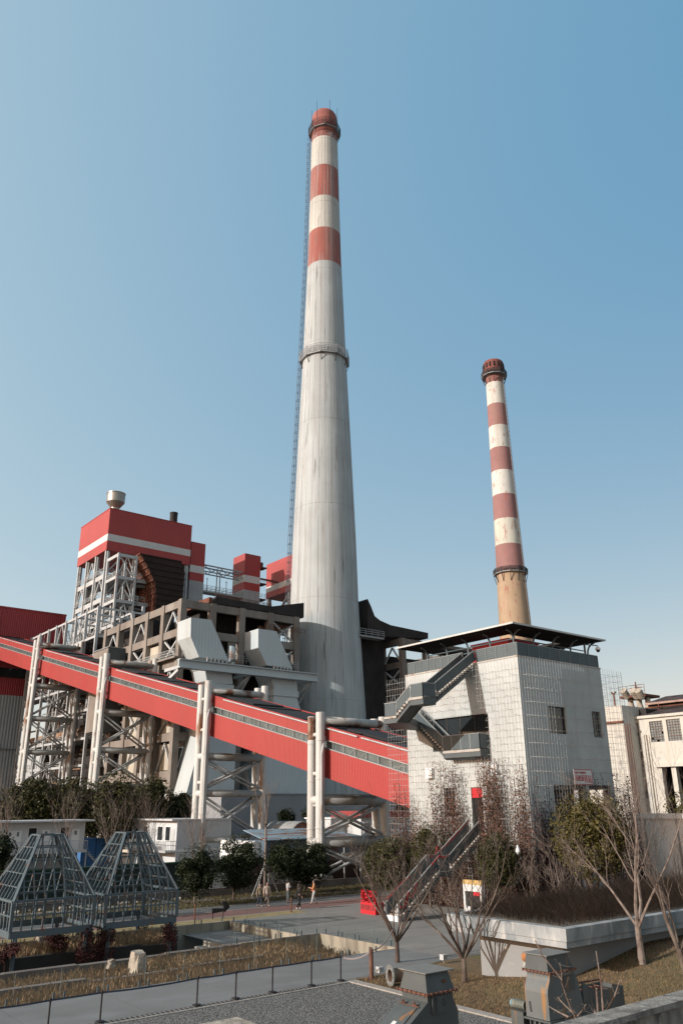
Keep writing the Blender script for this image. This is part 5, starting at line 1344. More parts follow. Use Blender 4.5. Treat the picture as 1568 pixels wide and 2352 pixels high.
def leaf_blob(mb, c, rx, ry, rz, n, s, shell=.35):
    for i in range(n):
        while True:
            p = Vector((rnd.uniform(-1, 1), rnd.uniform(-1, 1), rnd.uniform(-1, 1)))
            if shell < p.length < 1: break
        q = Vector((c[0]+p.x*rx, c[1]+p.y*ry, c[2]+p.z*rz)); k = s*rnd.uniform(.6, 1.35)
        a = (p.normalized()*.6 + Vector((rnd.gauss(0, .8), rnd.gauss(0, .8), rnd.gauss(.25, .8)))).normalized(); b = a.orthogonal().normalized(); e = a.cross(b)
        r_ = rnd.random()*6.28; b, e = b*math.cos(r_)+e*math.sin(r_), e*math.cos(r_)-b*math.sin(r_)
        mb.add([q-b*k, q+e*k*.45, q+b*k, q-e*k*.45], [(0, 1, 2, 3)])
for (x0, y0, x1, y1, vv, n, lab) in ((385, 945, 620, 1160, -18.6, 1500, 'dark vine mass hanging under the middle of the left gazebo'), (665, 925, 800, 1240, -20.1, 1500, 'maroon vine round the right rear leg of the left gazebo'), (800, 925, 985, 1230, -19.9, 1900, 'bushy maroon vine round the left leg of the right gazebo'),
        (1170, 870, 1290, 1070, -16, 800, 'maroon vine column behind the right gazebo'), (1430, 830, 1545, 1160, -20.2, 1000, 'maroon vine round the right leg of the right gazebo'), (-20, 1080, 150, 1250, -20.2, 1300, 'maroon vine at the left picture edge under the left gazebo')):
    a = sight(*p5(x0, y0), v=vv); b = sight(*p5(x1, y1), v=vv); mb = MB()
    c = (a+b)/2; rx, rz = abs(b.x-a.x)/2, abs(a.z-b.z)/2; z0 = -3.05 if vv < -18.7 else -.75
    for k in range(7):
        leaf_blob(mb, (c.x+rnd.uniform(-.55, .55)*rx, vv+rnd.uniform(-.3, .3), c.z+rnd.uniform(-.6, .6)*rz), rx*.6, .45, rz*.5, n//7, .07, .2)
    for k in range(5): x = c.x+rnd.uniform(-.6, .6)*rx; mb.path([(x, vv, z0), (x+rnd.gauss(0, .08), vv, (z0+a.z)/2), (x+rnd.gauss(0, .15), vv, a.z)], .02, 4)
    tag(mb.build('gazebo_vine', M['ivyd']), lab, 'vine', 'maroon vines under the gazebo frames')

# ================================================================ PLANTER
t = thing('raised_planter', 'big grey concrete planter with an overhanging pale rim beside the lawn', 'planter', (-5, -42, 0))
MB().box(-20.1, 26, -44.4, -39.8, -.2, 1.78).build('wall', mat('smooth_grey_plaster', (.30, .30, .295), .9, var=.05, vs=.5, stain=((.60, .57, .52), .8, .66, .70, 2.5, (1, 1, 1))), t)
rm = MB().box(-20.95, 27, -45.3, -38.7, 1.78, 2.02).box(-21.0, 27, -45.36, -38.64, 2.02, 2.5)
rm.build('rim', mat('stained_rim', (.37, .385, .39), .9, var=.15, vs=.8, stain=((.17, .20, .22), .85, .46, .64, 1.0, (1, 1, .35)), stain2=((.60, .58, .54), .7, .55, .68, 2.2, (1, 1, .3)), grain=.01, grains=20), t)
MB().box(-20.6, 26.6, -44.9, -39.1, 2.5, 2.52).build('soil', M['dirt'], t)
sh = MB()
for i in range(46000):
    x = -20.6 + rnd.random()**.8*34; y = -44.85 + rnd.random()*5.8
    e = min(1, (x+20.9)/1.5)*min(1, (y+45.2)/1.0)
    h = (.35 + .7*rnd.random()**1.5) * (.4+.6*e) * (1 + .35*math.sin(x*1.3)*math.sin(y*1.1+1)); a = rnd.random()*6.28; l_ = rnd.gauss(0, .42)*h; k_ = rnd.gauss(0, .42)*h; ww = .009
    z = 2.5; sh.add([(x-ww, y, z), (x+ww, y, z), (x+l_*.4+ww*.7, y+k_*.4, z+h*.6), (x+l_*.4-ww*.7, y+k_*.4, z+h*.6), (x+l_, y+k_, z+h)], [(0,1,2,3), (3,2,4)])
tag(sh.build('planter_shrubs', M['shrubb']), kind='stuff')

# ================================================================ OLD PLANT MACHINES ON THE GRAVEL
t = thing('coal_feeder', 'dark grey machine with a sloping hatch front at the bottom edge', 'machine', (-33, -49.8, 0), 'old coal feeder machines shown on the gravel')
m_ = M['mach']
def frustum(mb, b, tp, z0, z1):
    return mb.add([(b[0],b[2],z0),(b[1],b[2],z0),(b[1],b[3],z0),(b[0],b[3],z0),(tp[0],tp[2],z1),(tp[1],tp[2],z1),(tp[1],tp[3],z1),(tp[0],tp[3],z1)], [(0,3,2,1),(4,5,6,7),(0,1,5,4),(1,2,6,5),(2,3,7,6),(3,0,4,7)])
MB().box(-33.64, -32.54, -50.34, -49.25, 2.985, 3.01).build('top_plate', mat('chequer_plate', (.22, .215, .20), .5, var=.1, vs=6, grain=.004, grains=70), t)
frustum(MB(), (-33.60, -32.56, -50.33, -49.26), (-33.52, -32.68, -50.2, -49.38), 2.53, 2.985).build('upper_hood', m_, t)
fl = MB().box(-33.68, -32.5, -50.41, -49.2, 2.49, 2.53)
for i in range(7): fl.box(-33.7+.18*i, -33.66+.18*i, -50.43, -50.39, 2.47, 2.55); fl.box(-33.71, -33.67, -50.35+.18*i, -50.31+.18*i, 2.47, 2.55)
fl.build('flange', M['machrust'], t)
MB().prism([(-32.6, 2.49), (-33.56, 2.49), (-33.56, 2.31), (-35.7, 1.0), (-35.7, 0), (-32.42, 0), (-32.42, 2.0), (-32.6, 2.31)], 'y', -50.3, -49.3).build('body', m_, t)
MB().box(-33.42, -32.88, -50.345, -50.305, 2.02, 2.44).build('door', m_, t)
h_ = MB(); h_.beam((-33.3, -50.36, 2.05), (-33.3, -50.36, 2.4), .02); h_.path([(-33.02, -50.35, 2.2), (-33.02, -50.4, 2.2), (-33.02, -50.4, 2.33), (-33.02, -50.35, 2.33)], .012, 5); h_.build('latch', M['iron'], t)
def sl(f, v, n=.0): # point on the sloping front
    return Vector((-33.56-2.14*f - .52*n, v, 2.31-1.31*f + .85*n))
ht = MB(); a, b = .10, .62
ht.add([sl(a, -50.12, .0), sl(b, -50.12, .0), sl(b, -49.48, .0), sl(a, -49.48, .0), sl(a, -50.12, .03), sl(b, -50.12, .03), sl(b, -49.48, .03), sl(a, -49.48, .03)], [(0,3,2,1),(4,5,6,7),(0,1,5,4),(1,2,6,5),(2,3,7,6),(3,0,4,7)]); ht.build('hatch', m_, t)
for f, v in ((.09, -50.05), (.09, -49.6), (.55, -50.08), (.55, -49.5), (.8, -49.6)):
    k_ = MB(); p = sl(f, v, .02); k_.tube(p, sl(f, v, .16), .028, 7); k_.tube(sl(f, v-.06, .08), sl(f, v+.06, .08), .02, 6); k_.build('clamp', M['machrust'], t)
rb = MB(); rb.tube(sl(.1, -50.2, .05), sl(.1, -49.4, .05), .014, 6); rb.tube(sl(.6, -50.2, .05), sl(.6, -49.4, .05), .014, 6); rb.build('hinge_rod', M['machrust'], t)
MB().add([sl(.33, -49.86, .035), sl(.43, -49.86, .035), sl(.43, -49.72, .035), sl(.33, -49.72, .035)], [(0, 3, 2, 1)]).build('label_plate', M['signwhite'], t)
MB().lathe([(.05, 2.72), (.05, 2.78)], -32.9, -50.31, 10).build('lifting_eye', M['machrust'], t)

t = thing('coal_feeder', 'dark grey machine with a rust streaked bulging front, a motor and a long hopper', 'machine', (-27, -49.5, 0), 'old coal feeder machines shown on the gravel')
MB().box(-28.04, -26.84, -49.97, -49.0, 2.785, 2.81).build('top_plate', bpy.data.materials['chequer_plate'], t)
frustum(MB(), (-28.0, -26.72, -49.93, -49.02), (-27.96, -26.94, -49.88, -49.07), 2.34, 2.785).build('upper_hood', m_, t)
fl = MB().box(-28.06, -26.66, -50.02, -48.94, 2.3, 2.34)
for i in range(8): fl.box(-28.08, -28.04, -49.98+.14*i, -49.94+.14*i, 2.28, 2.36); fl.box(-28.05+.18*i, -28.01+.18*i, -50.04, -50.0, 2.28, 2.36)
fl.build('flange', M['machrust'], t)
fb = [(-26.75, 2.3), (-27.94, 2.3), (-27.94, 2.18), (-27.97, 2.08), (-28.03, 1.97), (-28.08, 1.87), (-28.1, 1.76), (-28.1, 1.04), (-26.3, 1.04), (-26.55, 1.95)]
mbm = mat('streaked_machine_front', (.14, .15, .148), .5, var=.1, vs=1.2, rust=((.33, .17, .065), .95, .57, .63, 2.6, (1, 1.6, .16)))
MB().prism(fb, 'y', -49.93, -49.03).build('body', mbm, t)
MB().box(-28.16, -26.2, -50.0, -48.96, .98, 1.03).build('base_flange', m_, t)
bs_ = MB().box(-27.95, -26.3, -49.9, -49.05, 0, .97)
for i in range(5): bs_.box(-28.05, -27.96, -49.9+.19*i, -49.86+.19*i, .1, .97)
bs_.build('base', m_, t)
hp = MB().box(-26.28, -24.05, -49.87, -49.82, .55, 1.5).box(-26.28, -24.05, -49.0, -48.95, .55, 1.5).box(-24.1, -24.05, -49.81, -49.01, .55, 1.5).box(-26.28, -24.11, -49.81, -49.01, .55, .6)
hp.prism([(-26.3, 1.9), (-26.3, 1.3), (-25.6, 1.3), (-25.6, 1.52)], 'y', -49.9, -49.86); hp.build('hopper', m_, t)
hb = MB()
for i in range(6): hb.tube((-26.0+.3*i, -49.82, 1.45), (-26.0+.3*i, -49.0, 1.45), .02, 6)
hb.tube((-25.8, -48.9, 1.6), (-24.0, -48.9, 1.55), .035, 8); hb.build('hopper_bar', M['machrust'], t)
hl = MB()
for x in (-25.9, -24.3): hl.box(x-.05, x+.05, -49.85, -49.75, 0, .54).box(x-.05, x+.05, -49.05, -48.96, 0, .54)
hl.build('hopper_leg', m_, t)
MB().box(-27.3, -26.75, -49.965, -49.935, 1.75, 2.15).build('door', m_, t)
MB().path([(-28.11, -49.25, 1.2), (-28.15, -49.25, 1.22), (-28.15, -49.22, 1.45), (-28.11, -49.22, 1.47)], .014, 6).build('handle', M['iron'], t)
mo = MB().tube((-27.95, -48.9, 1.28), (-27.95, -48.42, 1.28), .13, 14)
for i in range(6): mo.tube((-27.95, -48.82+.06*i, 1.28), (-27.95, -48.79+.06*i, 1.28), .145, 14)
mo.build('motor', mat('motor_grey', (.20, .21, .18), .5), t); MB().tube((-27.95, -48.42, 1.28), (-27.95, -48.32, 1.28), .14, 14, .10).build('motor_cap', mat('motor_blue', (.20, .33, .38), .5), t)
MB().tube((-27.7, -48.75, 1.35), (-27.7, -48.75, 1.95), .06, 10).build('exhaust', M['machrust'], t)
MB().box(-28.05, -27.5, -48.85, -48.35, .2, 1.1).build('motor_stand', m_, t)
MB().ball((-27.72, -48.88, 2.62), .15, .17, .16, 14, 9).build('pipe_cap', M['orange'], t, True)
p = (-24.9, -38.95)
t = thing('flanged_pipe', 'short rusty pipe with a round bolted flange lying on the lawn', 'pipe', (p[0], p[1], 0))
fl = MB(); n = 22
for j, (rr, xx) in enumerate(((.28, 0), (.42, 0), (.42, .05), (.28, .05))): pass
d = Vector((.96, -.28, 0)); a = Vector((p[0], p[1], .43)); s_ = Vector((.28, .96, 0))
def ringpts(r_, o): return [a + d*o + (s_*math.cos(2*math.pi*k/n) + ZZ*math.sin(2*math.pi*k/n))*r_ for k in range(n)]
def rings(mb, lst):
    k0_ = len(mb.v)
    for r_, o in lst: mb.v += [tuple(q) for q in ringpts(r_, o)]
    for i in range(len(lst)-1):
        for k in range(n): k2 = (k+1) % n; mb.f.append((k0_+i*n+k, k0_+(i+1)*n+k, k0_+(i+1)*n+k2, k0_+i*n+k2))
    return mb
rings(MB(), [(.27, .05), (.27, 1.1), (.24, 1.1), (.24, 0), (.27, .05)]).build('pipe_barrel', mat('brown_pipe', (.20, .13, .09), .8, var=.25, vs=3), t)
fo = rings(MB(), [(.24, 0), (.42, -.01), (.42, .05), (.27, .05)])
fo.build('flange', mat('grey_flange', (.21, .22, .21), .7, var=.15, vs=4), t)
bt = MB()
for k in range(10): q = a + (s_*math.cos(2*math.pi*k/10)+ZZ*math.sin(2*math.pi*k/10))*.35; bt.tube(q-d*.03, q+d*.08, .02, 6)
bt.build('bolt', M['machrust'], t)
for (x, y, lab) in ((-23.72, -36.95, 'small grey spotlight on a stake beside the rusty flanged pipe'), (-19.3, -36.6, 'small white spotlight box at the lawn edge right of the first bare tree')):
    t = thing('spotlight', lab, 'spotlight', (x, y, 0), 'garden spotlights at the lawn edge')
    MB().lathe([(.02, 0), (.02, .22)], x, y, 8).build('stake', M['steelg'], t); MB().box(x-.13, x+.13, y-.1, y+.1, .18, .38).box(x-.16, x-.13, y-.13, y+.13, .16, .4).build('lamp_head', M['steel'], t)
tag(MB().lathe([(.09, 0), (.1, .22), (.06, .24)], -23.35, -37.0, 12).build('cable_box', M['steelg']), 'small round grey cable box next to the stake spotlight', 'cable box')

# ================================================================ SITE CABINS, SHEDS, HOARDINGS
def railing_panel(parent, p, q, z, h=1.0, step=.13):
    mb = MB(); p = Vector((*p, z)); q = Vector((*q, z)); n = int((q-p).length/step)
    for k in range(n+1): c = p.lerp(q, k/n); mb.beam(c, c+ZZ*h, .03)
    mb.beam(p+ZZ*h, q+ZZ*h, .06); mb.beam(p+ZZ*.08, q+ZZ*.08, .05); return mb.build('railing', M['steel'], parent)
def face_item(parent, nm, m, axis, c, a0, a1, z0, z1, th=.04):
    return (MB().box(a0, a1, c-th, c-.002, z0, z1) if axis == 'y' else MB().box(c-th, c-.002, a0, a1, z0, z1)).build(nm, m, parent)
V1 = 28.7; UR = -12.04
t = thing('site_cabin', 'shaded two storey white site cabin with railing behind the left gazebo', 'site cabin', (-25, 31, 0), 'white site cabins')
MB().box(-48, UR, V1, V1+5.2, 2.66, 5.75).build('upper_wall', M['cabin'], t)
MB().box(-48, UR-.4, V1+.6, V1+5.2, 0, 2.6).build('lower_wall', M['steelg'], t)
MB().box(-48.3, UR+.6, V1-1.3, V1+5.4, 5.75, 5.92).build('roof', M['cabin'], t); MB().box(-48, UR, V1-1.2, V1-.01, 2.45, 2.66).build('balcony_floor', M['steel'], t)
railing_panel(t, (-48, V1-1.15), (UR, V1-1.15), 2.66, 1.05, .18)
for x0, k in ((95, 'w'), (180, 'W'), (270, 'w'), (380, 'W'), (455, 'w'), (45, 'w')):
    a = sight(*r6(x0, 330), v=V1).x; b = sight(*r6(x0+(58 if k == 'W' else 48), 330), v=V1).x
    if k == 'W': wf = face_item(t, 'window', M['white'], 'y', V1, a, b, 3.5, 5.2); MB().box(a+.08, b-.08, V1-.06, V1-.042, 3.58, 5.12).build('pane', M['winglass'], wf)
    else: df = face_item(t, 'door', M['white'], 'y', V1, a, b, 2.7, 4.9); MB().box(a+.3, b-.3, V1-.06, V1-.042, 4.3, 4.75).build('pane', M['paleglass'], df)
ps = MB()
for i in range(9): ps.box(UR-.12-4*i, UR-4*i, V1-1.2, V1-1.08, 0, 2.44)
ps.build('support_post', M['steelg'], t)
s_ = MB()
for i in range(10): s_.box(-11.9+.25*i, -11.6+.25*i, V1-1.2, V1-.2, 2.4-.24*i, 2.45-.24*i)
s_.beam((-11.9, V1-1.2, 2.3), (-9.4, V1-1.2, 0), .12); s_.build('stair', M['steelg'], t)
cR = sight(*r6(1112, 282), z=5.8); UC_, VC_ = cR.x, cR.y
vl = sight(*r6(832, 300), u=UC_).y; ur = sight(*r6(1450, 278), v=VC_).x
t = thing('site_cabin', 'white site cabin with a sunlit window side behind the right gazebo', 'site cabin', (UC_, VC_, 0), 'white site cabins')
MB().box(UC_, ur, VC_, vl, 2.43, 5.7).build('upper_wall', M['cabin'], t); MB().box(UC_, ur, VC_, vl, 0, 2.38).build('lower_wall', M['cabin'], t)
MB().box(UC_-.7, ur+.1, VC_-.12, vl+.2, 5.7, 5.88).build('roof', M['cabin'], t); fr = MB()
for x in (UC_, (UC_+ur)/2, ur-.12): fr.box(x, x+.12, VC_-.05, VC_-.002, 0, 5.69)
fr.box(UC_, ur, VC_-.06, VC_-.051, 2.3, 2.6); fr.build('wall_frame', M['white'], t)
for x0, x1, d_ in ((1040, 1072, 0), (990, 1025, 0), (905, 930, 0), (1078, 1098, 1), (950, 975, 1), (845, 870, 0)):
    a = sight(*r6(x1, 350), u=UC_).y; b = sight(*r6(x0, 350), u=UC_).y
    if d_: face_item(t, 'door', M['steel'], 'x', UC_, a, b, 2.5, 4.8)
    else: wf = face_item(t, 'window', M['white'], 'x', UC_, a, b, 3.4, 5.1); MB().box(UC_-.06, UC_-.042, a+.1, b-.1, 3.5, 5.0).build('pane', M['winglass'], wf)
MB().box(UC_-1.3, UC_-.01, VC_, vl, 2.25, 2.42).build('balcony_floor', M['steel'], t); railing_panel(t, (UC_-1.28, VC_), (UC_-1.28, vl), 2.43, 1.05, .2); railing_panel(t, (UC_-1.28, VC_), (UC_, VC_), 2.43, 1.05, .2)
for x0, x1, lab in ((517, 605, 'left blue corrugated container between the two site cabins'), (610, 690, 'right blue corrugated container between the two site cabins')):
    a = sight(*r6(x0, 405), v=34); b = sight(*r6(x1, 405), v=34)
    t = thing('blue_container', lab, 'container', (a.x, 35, 0), 'blue containers between the cabins')
    MB().box(a.x, b.x, 34, 36.4, .05, a.z).build('body', M['blue'], t); MB().box(a.x-.03, b.x+.03, 33.95, 36.45, a.z, a.z+.1).box(a.x-.03, b.x+.03, 33.95, 36.45, 0, .12).build('corner_frame', M['blue'], t)
hz = sight(*r6(1060, 548), v=4)
t = thing('site_hoarding', 'long dark green site hoarding behind the front row of evergreen trees', 'hoarding', (-20, 4, 0))
MB().box(-50, -1.2, 4, 4.15, 0, hz.z-.12).build('board', M['dgreen'], t); MB().box(-50, -1.2, 3.9, 4.2, hz.z-.12, hz.z).build('top_rail', mat('green_rail', (.03, .10, .06), .6), t)
wl = MB().box(-60, 8.5, -1.95, -1.65, 0, .62); tag(wl.build('retaining_wall', M['concd']), 'long low stained concrete wall behind the shaded verge and its trees', 'retaining wall')
rk = MB()
for i in range(60): x = -34+rnd.random()*20; rk.ball((x, -2.2+rnd.gauss(0, .1), .08), rnd.uniform(.08, .2), rnd.uniform(.08, .16), rnd.uniform(.07, .15), 6, 5)
tag(rk.build('pebble_edging', M['stone']), kind='stuff')
# white printed board
a = sight(*r6(1318, 615), v=-1.3); b = sight(*r6(1492, 712), v=-1.3)
t = thing('notice_board', 'large white printed board standing behind the two evergreens right of the gazebos', 'notice board', ((a.x+b.x)/2, -1.3, 0))
MB().box(a.x, b.x, -1.35, -1.28, b.z, a.z).build('board', M['signwhite'], t); MB().box(a.x, b.x, -1.33, -1.3, 0, b.z).build('board_leg', M['frame'], t)
text('旺', .8, M['iron'], t, (a.x+1.0, -1.36, b.z+1.35), X_, ZZ, .005)
ln = MB()
for k in range(3):
    x = a.x+.55
    for j in range(8): ln.box(x, x+.1, -1.357, -1.352, b.z+1.05-.2*k, b.z+1.05-.2*k+.09); x += .19
ln.build('small_print', M['frame'], t); MB().ball((b.x-.9, -1.36, b.z+1.0), .22, .01, .22).ball((b.x-.6, -1.36, b.z+1.3), .16, .01, .14).build('leaf_print', mat('lime_print', (.30, .34, .05), .6), t)
# pale low hoarding with a dark poster behind walkers
a = sight(*p7(495, 612), v=-1.2); b = sight(*p7(765, 735), v=-1.2)
t = thing('notice_board', 'pale board with a dark house shaped picture behind the woman in white', 'notice board', ((a.x+b.x)/2, -1.2, 0))
MB().box(a.x, b.x, -1.25, -1.18, .6, a.z).build('board', mat('pale_grey_board', (.34, .34, .35), .7), t); x0 = a.x+(b.x-a.x)*.25; x1 = a.x+(b.x-a.x)*.7
MB().box(x0, x1, -1.262, -1.253, 1.1, a.z-.55).add([(x0-.1, -1.26, a.z-.55), (x1+.1, -1.26, a.z-.55), (x1-.1, -1.26, a.z-.35), (x0+.1, -1.26, a.z-.35)], [(0, 1, 2, 3)]).build('house_picture', M['soot'], t)
# sheds between the towers
fe0 = sight(*p7(465, 352), v=5); fe1 = sight(*p7(1215, 335), v=5); bk0 = sight(*p7(300, 280), v=13)
zf = (fe0.z+fe1.z)/2
t = thing('blue_shed', 'low shed with a rust patched blue corrugated roof between the nearest two pipe towers', 'shed', (fe0.x, 5, 0))
MB().add([(fe0.x-.2, 4.6, zf), (fe1.x+.3, 4.6, zf), (fe1.x+.3, 13, bk0.z), (bk0.x, 13, bk0.z), (fe0.x-.2, 4.6, zf+.08), (fe1.x+.3, 4.6, zf+.08), (fe1.x+.3, 13, bk0.z+.08), (bk0.x, 13, bk0.z+.08)], [(0,3,2,1),(4,5,6,7),(0,1,5,4),(1,2,6,5),(2,3,7,6),(3,0,4,7)]).build('roof', M['blueroof'], t)
MB().box(fe0.x+.2, fe1.x, 5.2, 12.8, 0, zf-.02).build('wall', M['bluewall'], t)
MB().box(fe0.x-.6, fe0.x+.19, 6, 12.6, 0, zf-.1).build('side_annex', M['white'], t)
a = sight(*p7(640, 280), v=18); b = sight(*p7(862, 280), v=18); c = sight(*p7(760, 193), v=18)
t = thing('arched_hut', 'hut with a rusty arched end wall behind the blue roofed shed', 'hut', ((a.x+b.x)/2, 18, 0))
ap = [(a.x+(b.x-a.x)*k/10, a.z-1.5+(c.z-a.z+1.2)*math.sin(math.pi*(.12+.76*k/10))) for k in range(11)]
MB().prism([(a.x, 0)]+ap+[(b.x, 0)], 'y', 18, 24).build('end_wall', mat('rusty_red_sheet', (.30, .13, .10), .8, var=.2, vs=.5, rib=.35, ribh=.03, stain=((.45, .36, .32), .6, .5, .7, .6, (1, 1, .3))), t)
rf = MB()
for p, q in zip(ap, ap[1:]): rf.beam((p[0], 17.7, p[1]+.06), (q[0], 17.7, q[1]+.06), .3, .1); rf.add([(p[0], 17.7, p[1]+.1), (q[0], 17.7, q[1]+.1), (q[0], 24, q[1]+.1), (p[0], 24, p[1]+.1)], [(0, 1, 2, 3)])
rf.build('arched_roof', M['steelg'], t)
a = sight(*p7(930, 190), v=20); b = sight(*p7(985, 265), v=20)
tag(MB().box(a.x, b.x, 20, 23, 0, a.z).box(a.x-.1, b.x+.1, 19.9, 23, a.z, a.z+.1).build('white_store', M['white']), 'small plain white block right of the arched hut', 'store')
a = sight(*p7(985, 182), v=14); b = sight(*p7(1218, 320), v=14)
t = thing('site_cabin', 'small plain white cabin seen through the braces of the nearest pipe tower', 'site cabin', (a.x, 14, 0), 'white site cabins')
MB().box(a.x, b.x, 14, 19, 0, a.z-.1).build('wall', M['cabin'], t); MB().box(a.x-.2, b.x+.5, 13.7, 19.2, a.z-.1, a.z+.05).build('roof', M['white'], t); MB().box(a.x+.1, a.x+.2, 13.95, 13.998, 0, a.z-.12).box(b.x-.2, b.x-.1, 13.95, 13.998, 0, a.z-.12).build('corner_post', M['steelg'], t)
a = sight(*p7(1222, 178), v=11); b = sight(*p7(1500, 345), v=11); rz = sight(*p7(1300, 125), v=11).z
t = thing('guard_house', 'white house with a red roof and barred windows under the low end of the conveyor', 'house', (a.x, 11, 0))
MB().box(a.x, b.x+3, 11, 16, 0, a.z).build('wall', M['cabin'], t); MB().box(a.x-.4, b.x+3.2, 10.6, 16.4, a.z, rz).build('roof', mat('dull_red_fascia', (.34, .05, .05), .6), t)
for x0 in (1238, 1430):
    p = sight(*p7(x0, 215), v=11); q = sight(*p7(x0+45, 300), v=11); wf = MB().box(p.x-.08, q.x+.08, 10.93, 10.99, q.z-.08, p.z+.08).build('window', M['white'], t); MB().box(p.x, q.x, 10.9, 10.925, q.z, p.z).build('pane', M['winglass'], wf)
    bb = MB()
    for k in range(6): x = p.x+(q.x-p.x)*k/5; bb.beam((x, 10.86, q.z), (x, 10.86, p.z), .05)
    bb.build('window_bar', M['white'], wf)
railing_panel(t, (a.x-.5, 9.8), (b.x+3, 9.8), b.z-.6, 1.0, .22)
MB().box(a.x-.5, b.x+3, 9.7, 11, 0, b.z-.62).build('terrace', M['conc'], t)
a = sight(*p7(1075, 455), v=2.6); b = sight(*p7(1245, 490), v=2.6)
t = thing('sign_strip', 'white strip sign with a red triangle behind the nearest pipe tower', 'sign', (a.x, 2.6, 0))
MB().box(a.x, b.x, 2.6, 2.66, b.z, a.z).build('board', M['signwhite'], t); MB().box(a.x+.3, a.x+.45, 2.66, 2.75, 0, a.z+.5).box(b.x-.45, b.x-.3, 2.66, 2.75, 0, b.z).build('sign_post', M['steel'], t)
xm = a.x+(b.x-a.x)*.35; MB().prism([(xm-.28, b.z+.08), (xm+.28, b.z+.08), (xm, a.z-.1)], 'y', 2.58, 2.597).build('triangle', M['signred'], t)
tag(MB().box(-8, 12, 3.2, 3.35, 0, 1.9).build('site_fence', mat('dark_brown_fence', (.055, .035, .03), .9)), 'dark brown fence behind the lower braces of the nearest pipe tower', 'fence')

# ================================================================ PLAZA THINGS
t = thing('letter_sculpture', 'red block with big red Chinese letters on top, standing on the plaza by the stair', 'sculpture', (-9.6, -19.85, 0))
MB().box(-10.05, -9.1, -20.7, -19.05, 0, .74).build('block', M['signred'], t)
text('红色记忆', .42, M['signred'], t, (-9.95, -19.1, .80), (0, -1, 0), ZZ*2.2, .05, 1.62)
text('筑牢信仰之基', .3, M['frame'], t, (-10.056, -19.12, .28), (0, -1, 0), ZZ*1.35, .006, 1.46)
ux, va, vb_ = -9.0, -28.25, -29.85
t = thing('photo_frame_stand', 'white photo frame stand with a yellow top and a cut out city skyline', 'photo stand', (ux, -29, 0))
MB().box(ux, ux+.3, vb_, va, 2.42, 2.68).build('yellow_top', mat('ochre_band', (.52, .34, .12), .6), t)
MB().box(ux+.005, ux+.3, vb_, va, 2.02, 2.419).box(ux+.005, ux+.3, va-.16, va, 1.05, 2.019).box(ux+.005, ux+.3, vb_, vb_+.14, 1.05, 2.019).build('white_frame', M['signwhite'], t)
sk_ = [(va, 0), (va, 1.15), (va-.2, 1.15), (va-.2, 1.0), (va-.35, 1.0), (va-.35, 1.12), (va-.55, 1.12), (va-.6, .85), (va-.8, .9), (va-.85, .75), (va-.98, .75), (va-1.05, .95), (va-1.15, 1.0), (va-1.2, 1.12), (va-1.32, 1.14), (va-1.36, .95), (va-1.46, .9), (va-1.46, 1.049), (vb_, 1.049), (vb_, 0)]
MB().prism(sk_, 'x', ux+.01, ux+.29).build('skyline_panel', M['signwhite'], t)
MB().box(ux+.06, ux+.1, vb_+.15, va-.85, 1.78, 2.018).build('red_bunting', M['signred'], t); MB().box(ux+.2, ux+.22, vb_+.15, va-.17, 1.1, 2.01).build('dark_backdrop', M['soot'], t)
wb = MB()
for k in range(7): y = va-.07-.19*k; wb.box(ux-.002, ux+.009, y-.07, y-.02, .55, .95); wb.box(ux-.002, ux+.009, y-.11, y-.04, .3, .42)
wb.build('skyline_windows', mat('warm_grey_print', (.32, .24, .2), .7), t); MB().ball((ux+.005, va-.28, .3), .012, .12, .14).build('emblem', mat('gold_print', (.55, .40, .08), .6), t)
for k in (va-.45, va-1.35): MB().ball((ux-.002, k, 2.55), .01, .05, .05).build('dot', M['signwhite'], t)
# black arrow
pa = [(255, 825), (265, 650), (640, 640), (662, 590), (598, 465), (640, 395), (745, 390), (872, 600), (700, 775), (672, 745)]
k2 = sheet(820, 3560, 180)
pts = [(lambda s: (s.x, s.z))(sight(*k2(x, y), v=-14.9)) for x, y in pa]
zmin = min(p[1] for p in pts)
t = thing('arrow_sign', 'black bent arrow sign standing on the verge by the red lane', 'arrow sign', (pts[0][0], -14.9, 0))
MB().prism(pts, 'y', -14.9, -14.8).build('arrow_board', M['iron'], t)
ag = MB()
for i in (0, 8): ag.box(pts[i][0]-.02+(.1 if i == 0 else -.1), pts[i][0]+.02+(.1 if i == 0 else -.1), -14.84, -14.8, 0, pts[i][1]+.2)
ag.build('sign_leg', M['iron'], t)
# airliner far away
c = sight(1485, 1000, d=11000)
t = thing('airliner', 'tiny pale airliner in the blue sky on the right', 'airliner', tuple(c))
ax = HR*.99 - ZZ*.06
MB().tube(c-ax*18, c+ax*16, 1.9, 8).tube(c+ax*16, c+ax*20, 1.9, 8, .3).build('fuselage', M['white'], t)
sp = (FWD-FWD.dot(ax)*ax).normalized(); wg = MB()
for s in (-1, 1): wg.add([c-ax*4, c+ax*3, c-ax*6+sp*s*17, c-ax*8+sp*s*17], [(0, 1, 2, 3)])
wg.add([c-ax*17, c-ax*12, c-ax*18+ZZ*6, c-ax*20+ZZ*6], [(0, 1, 2, 3)]); wg.build('wings_and_tail', M['white'], t)

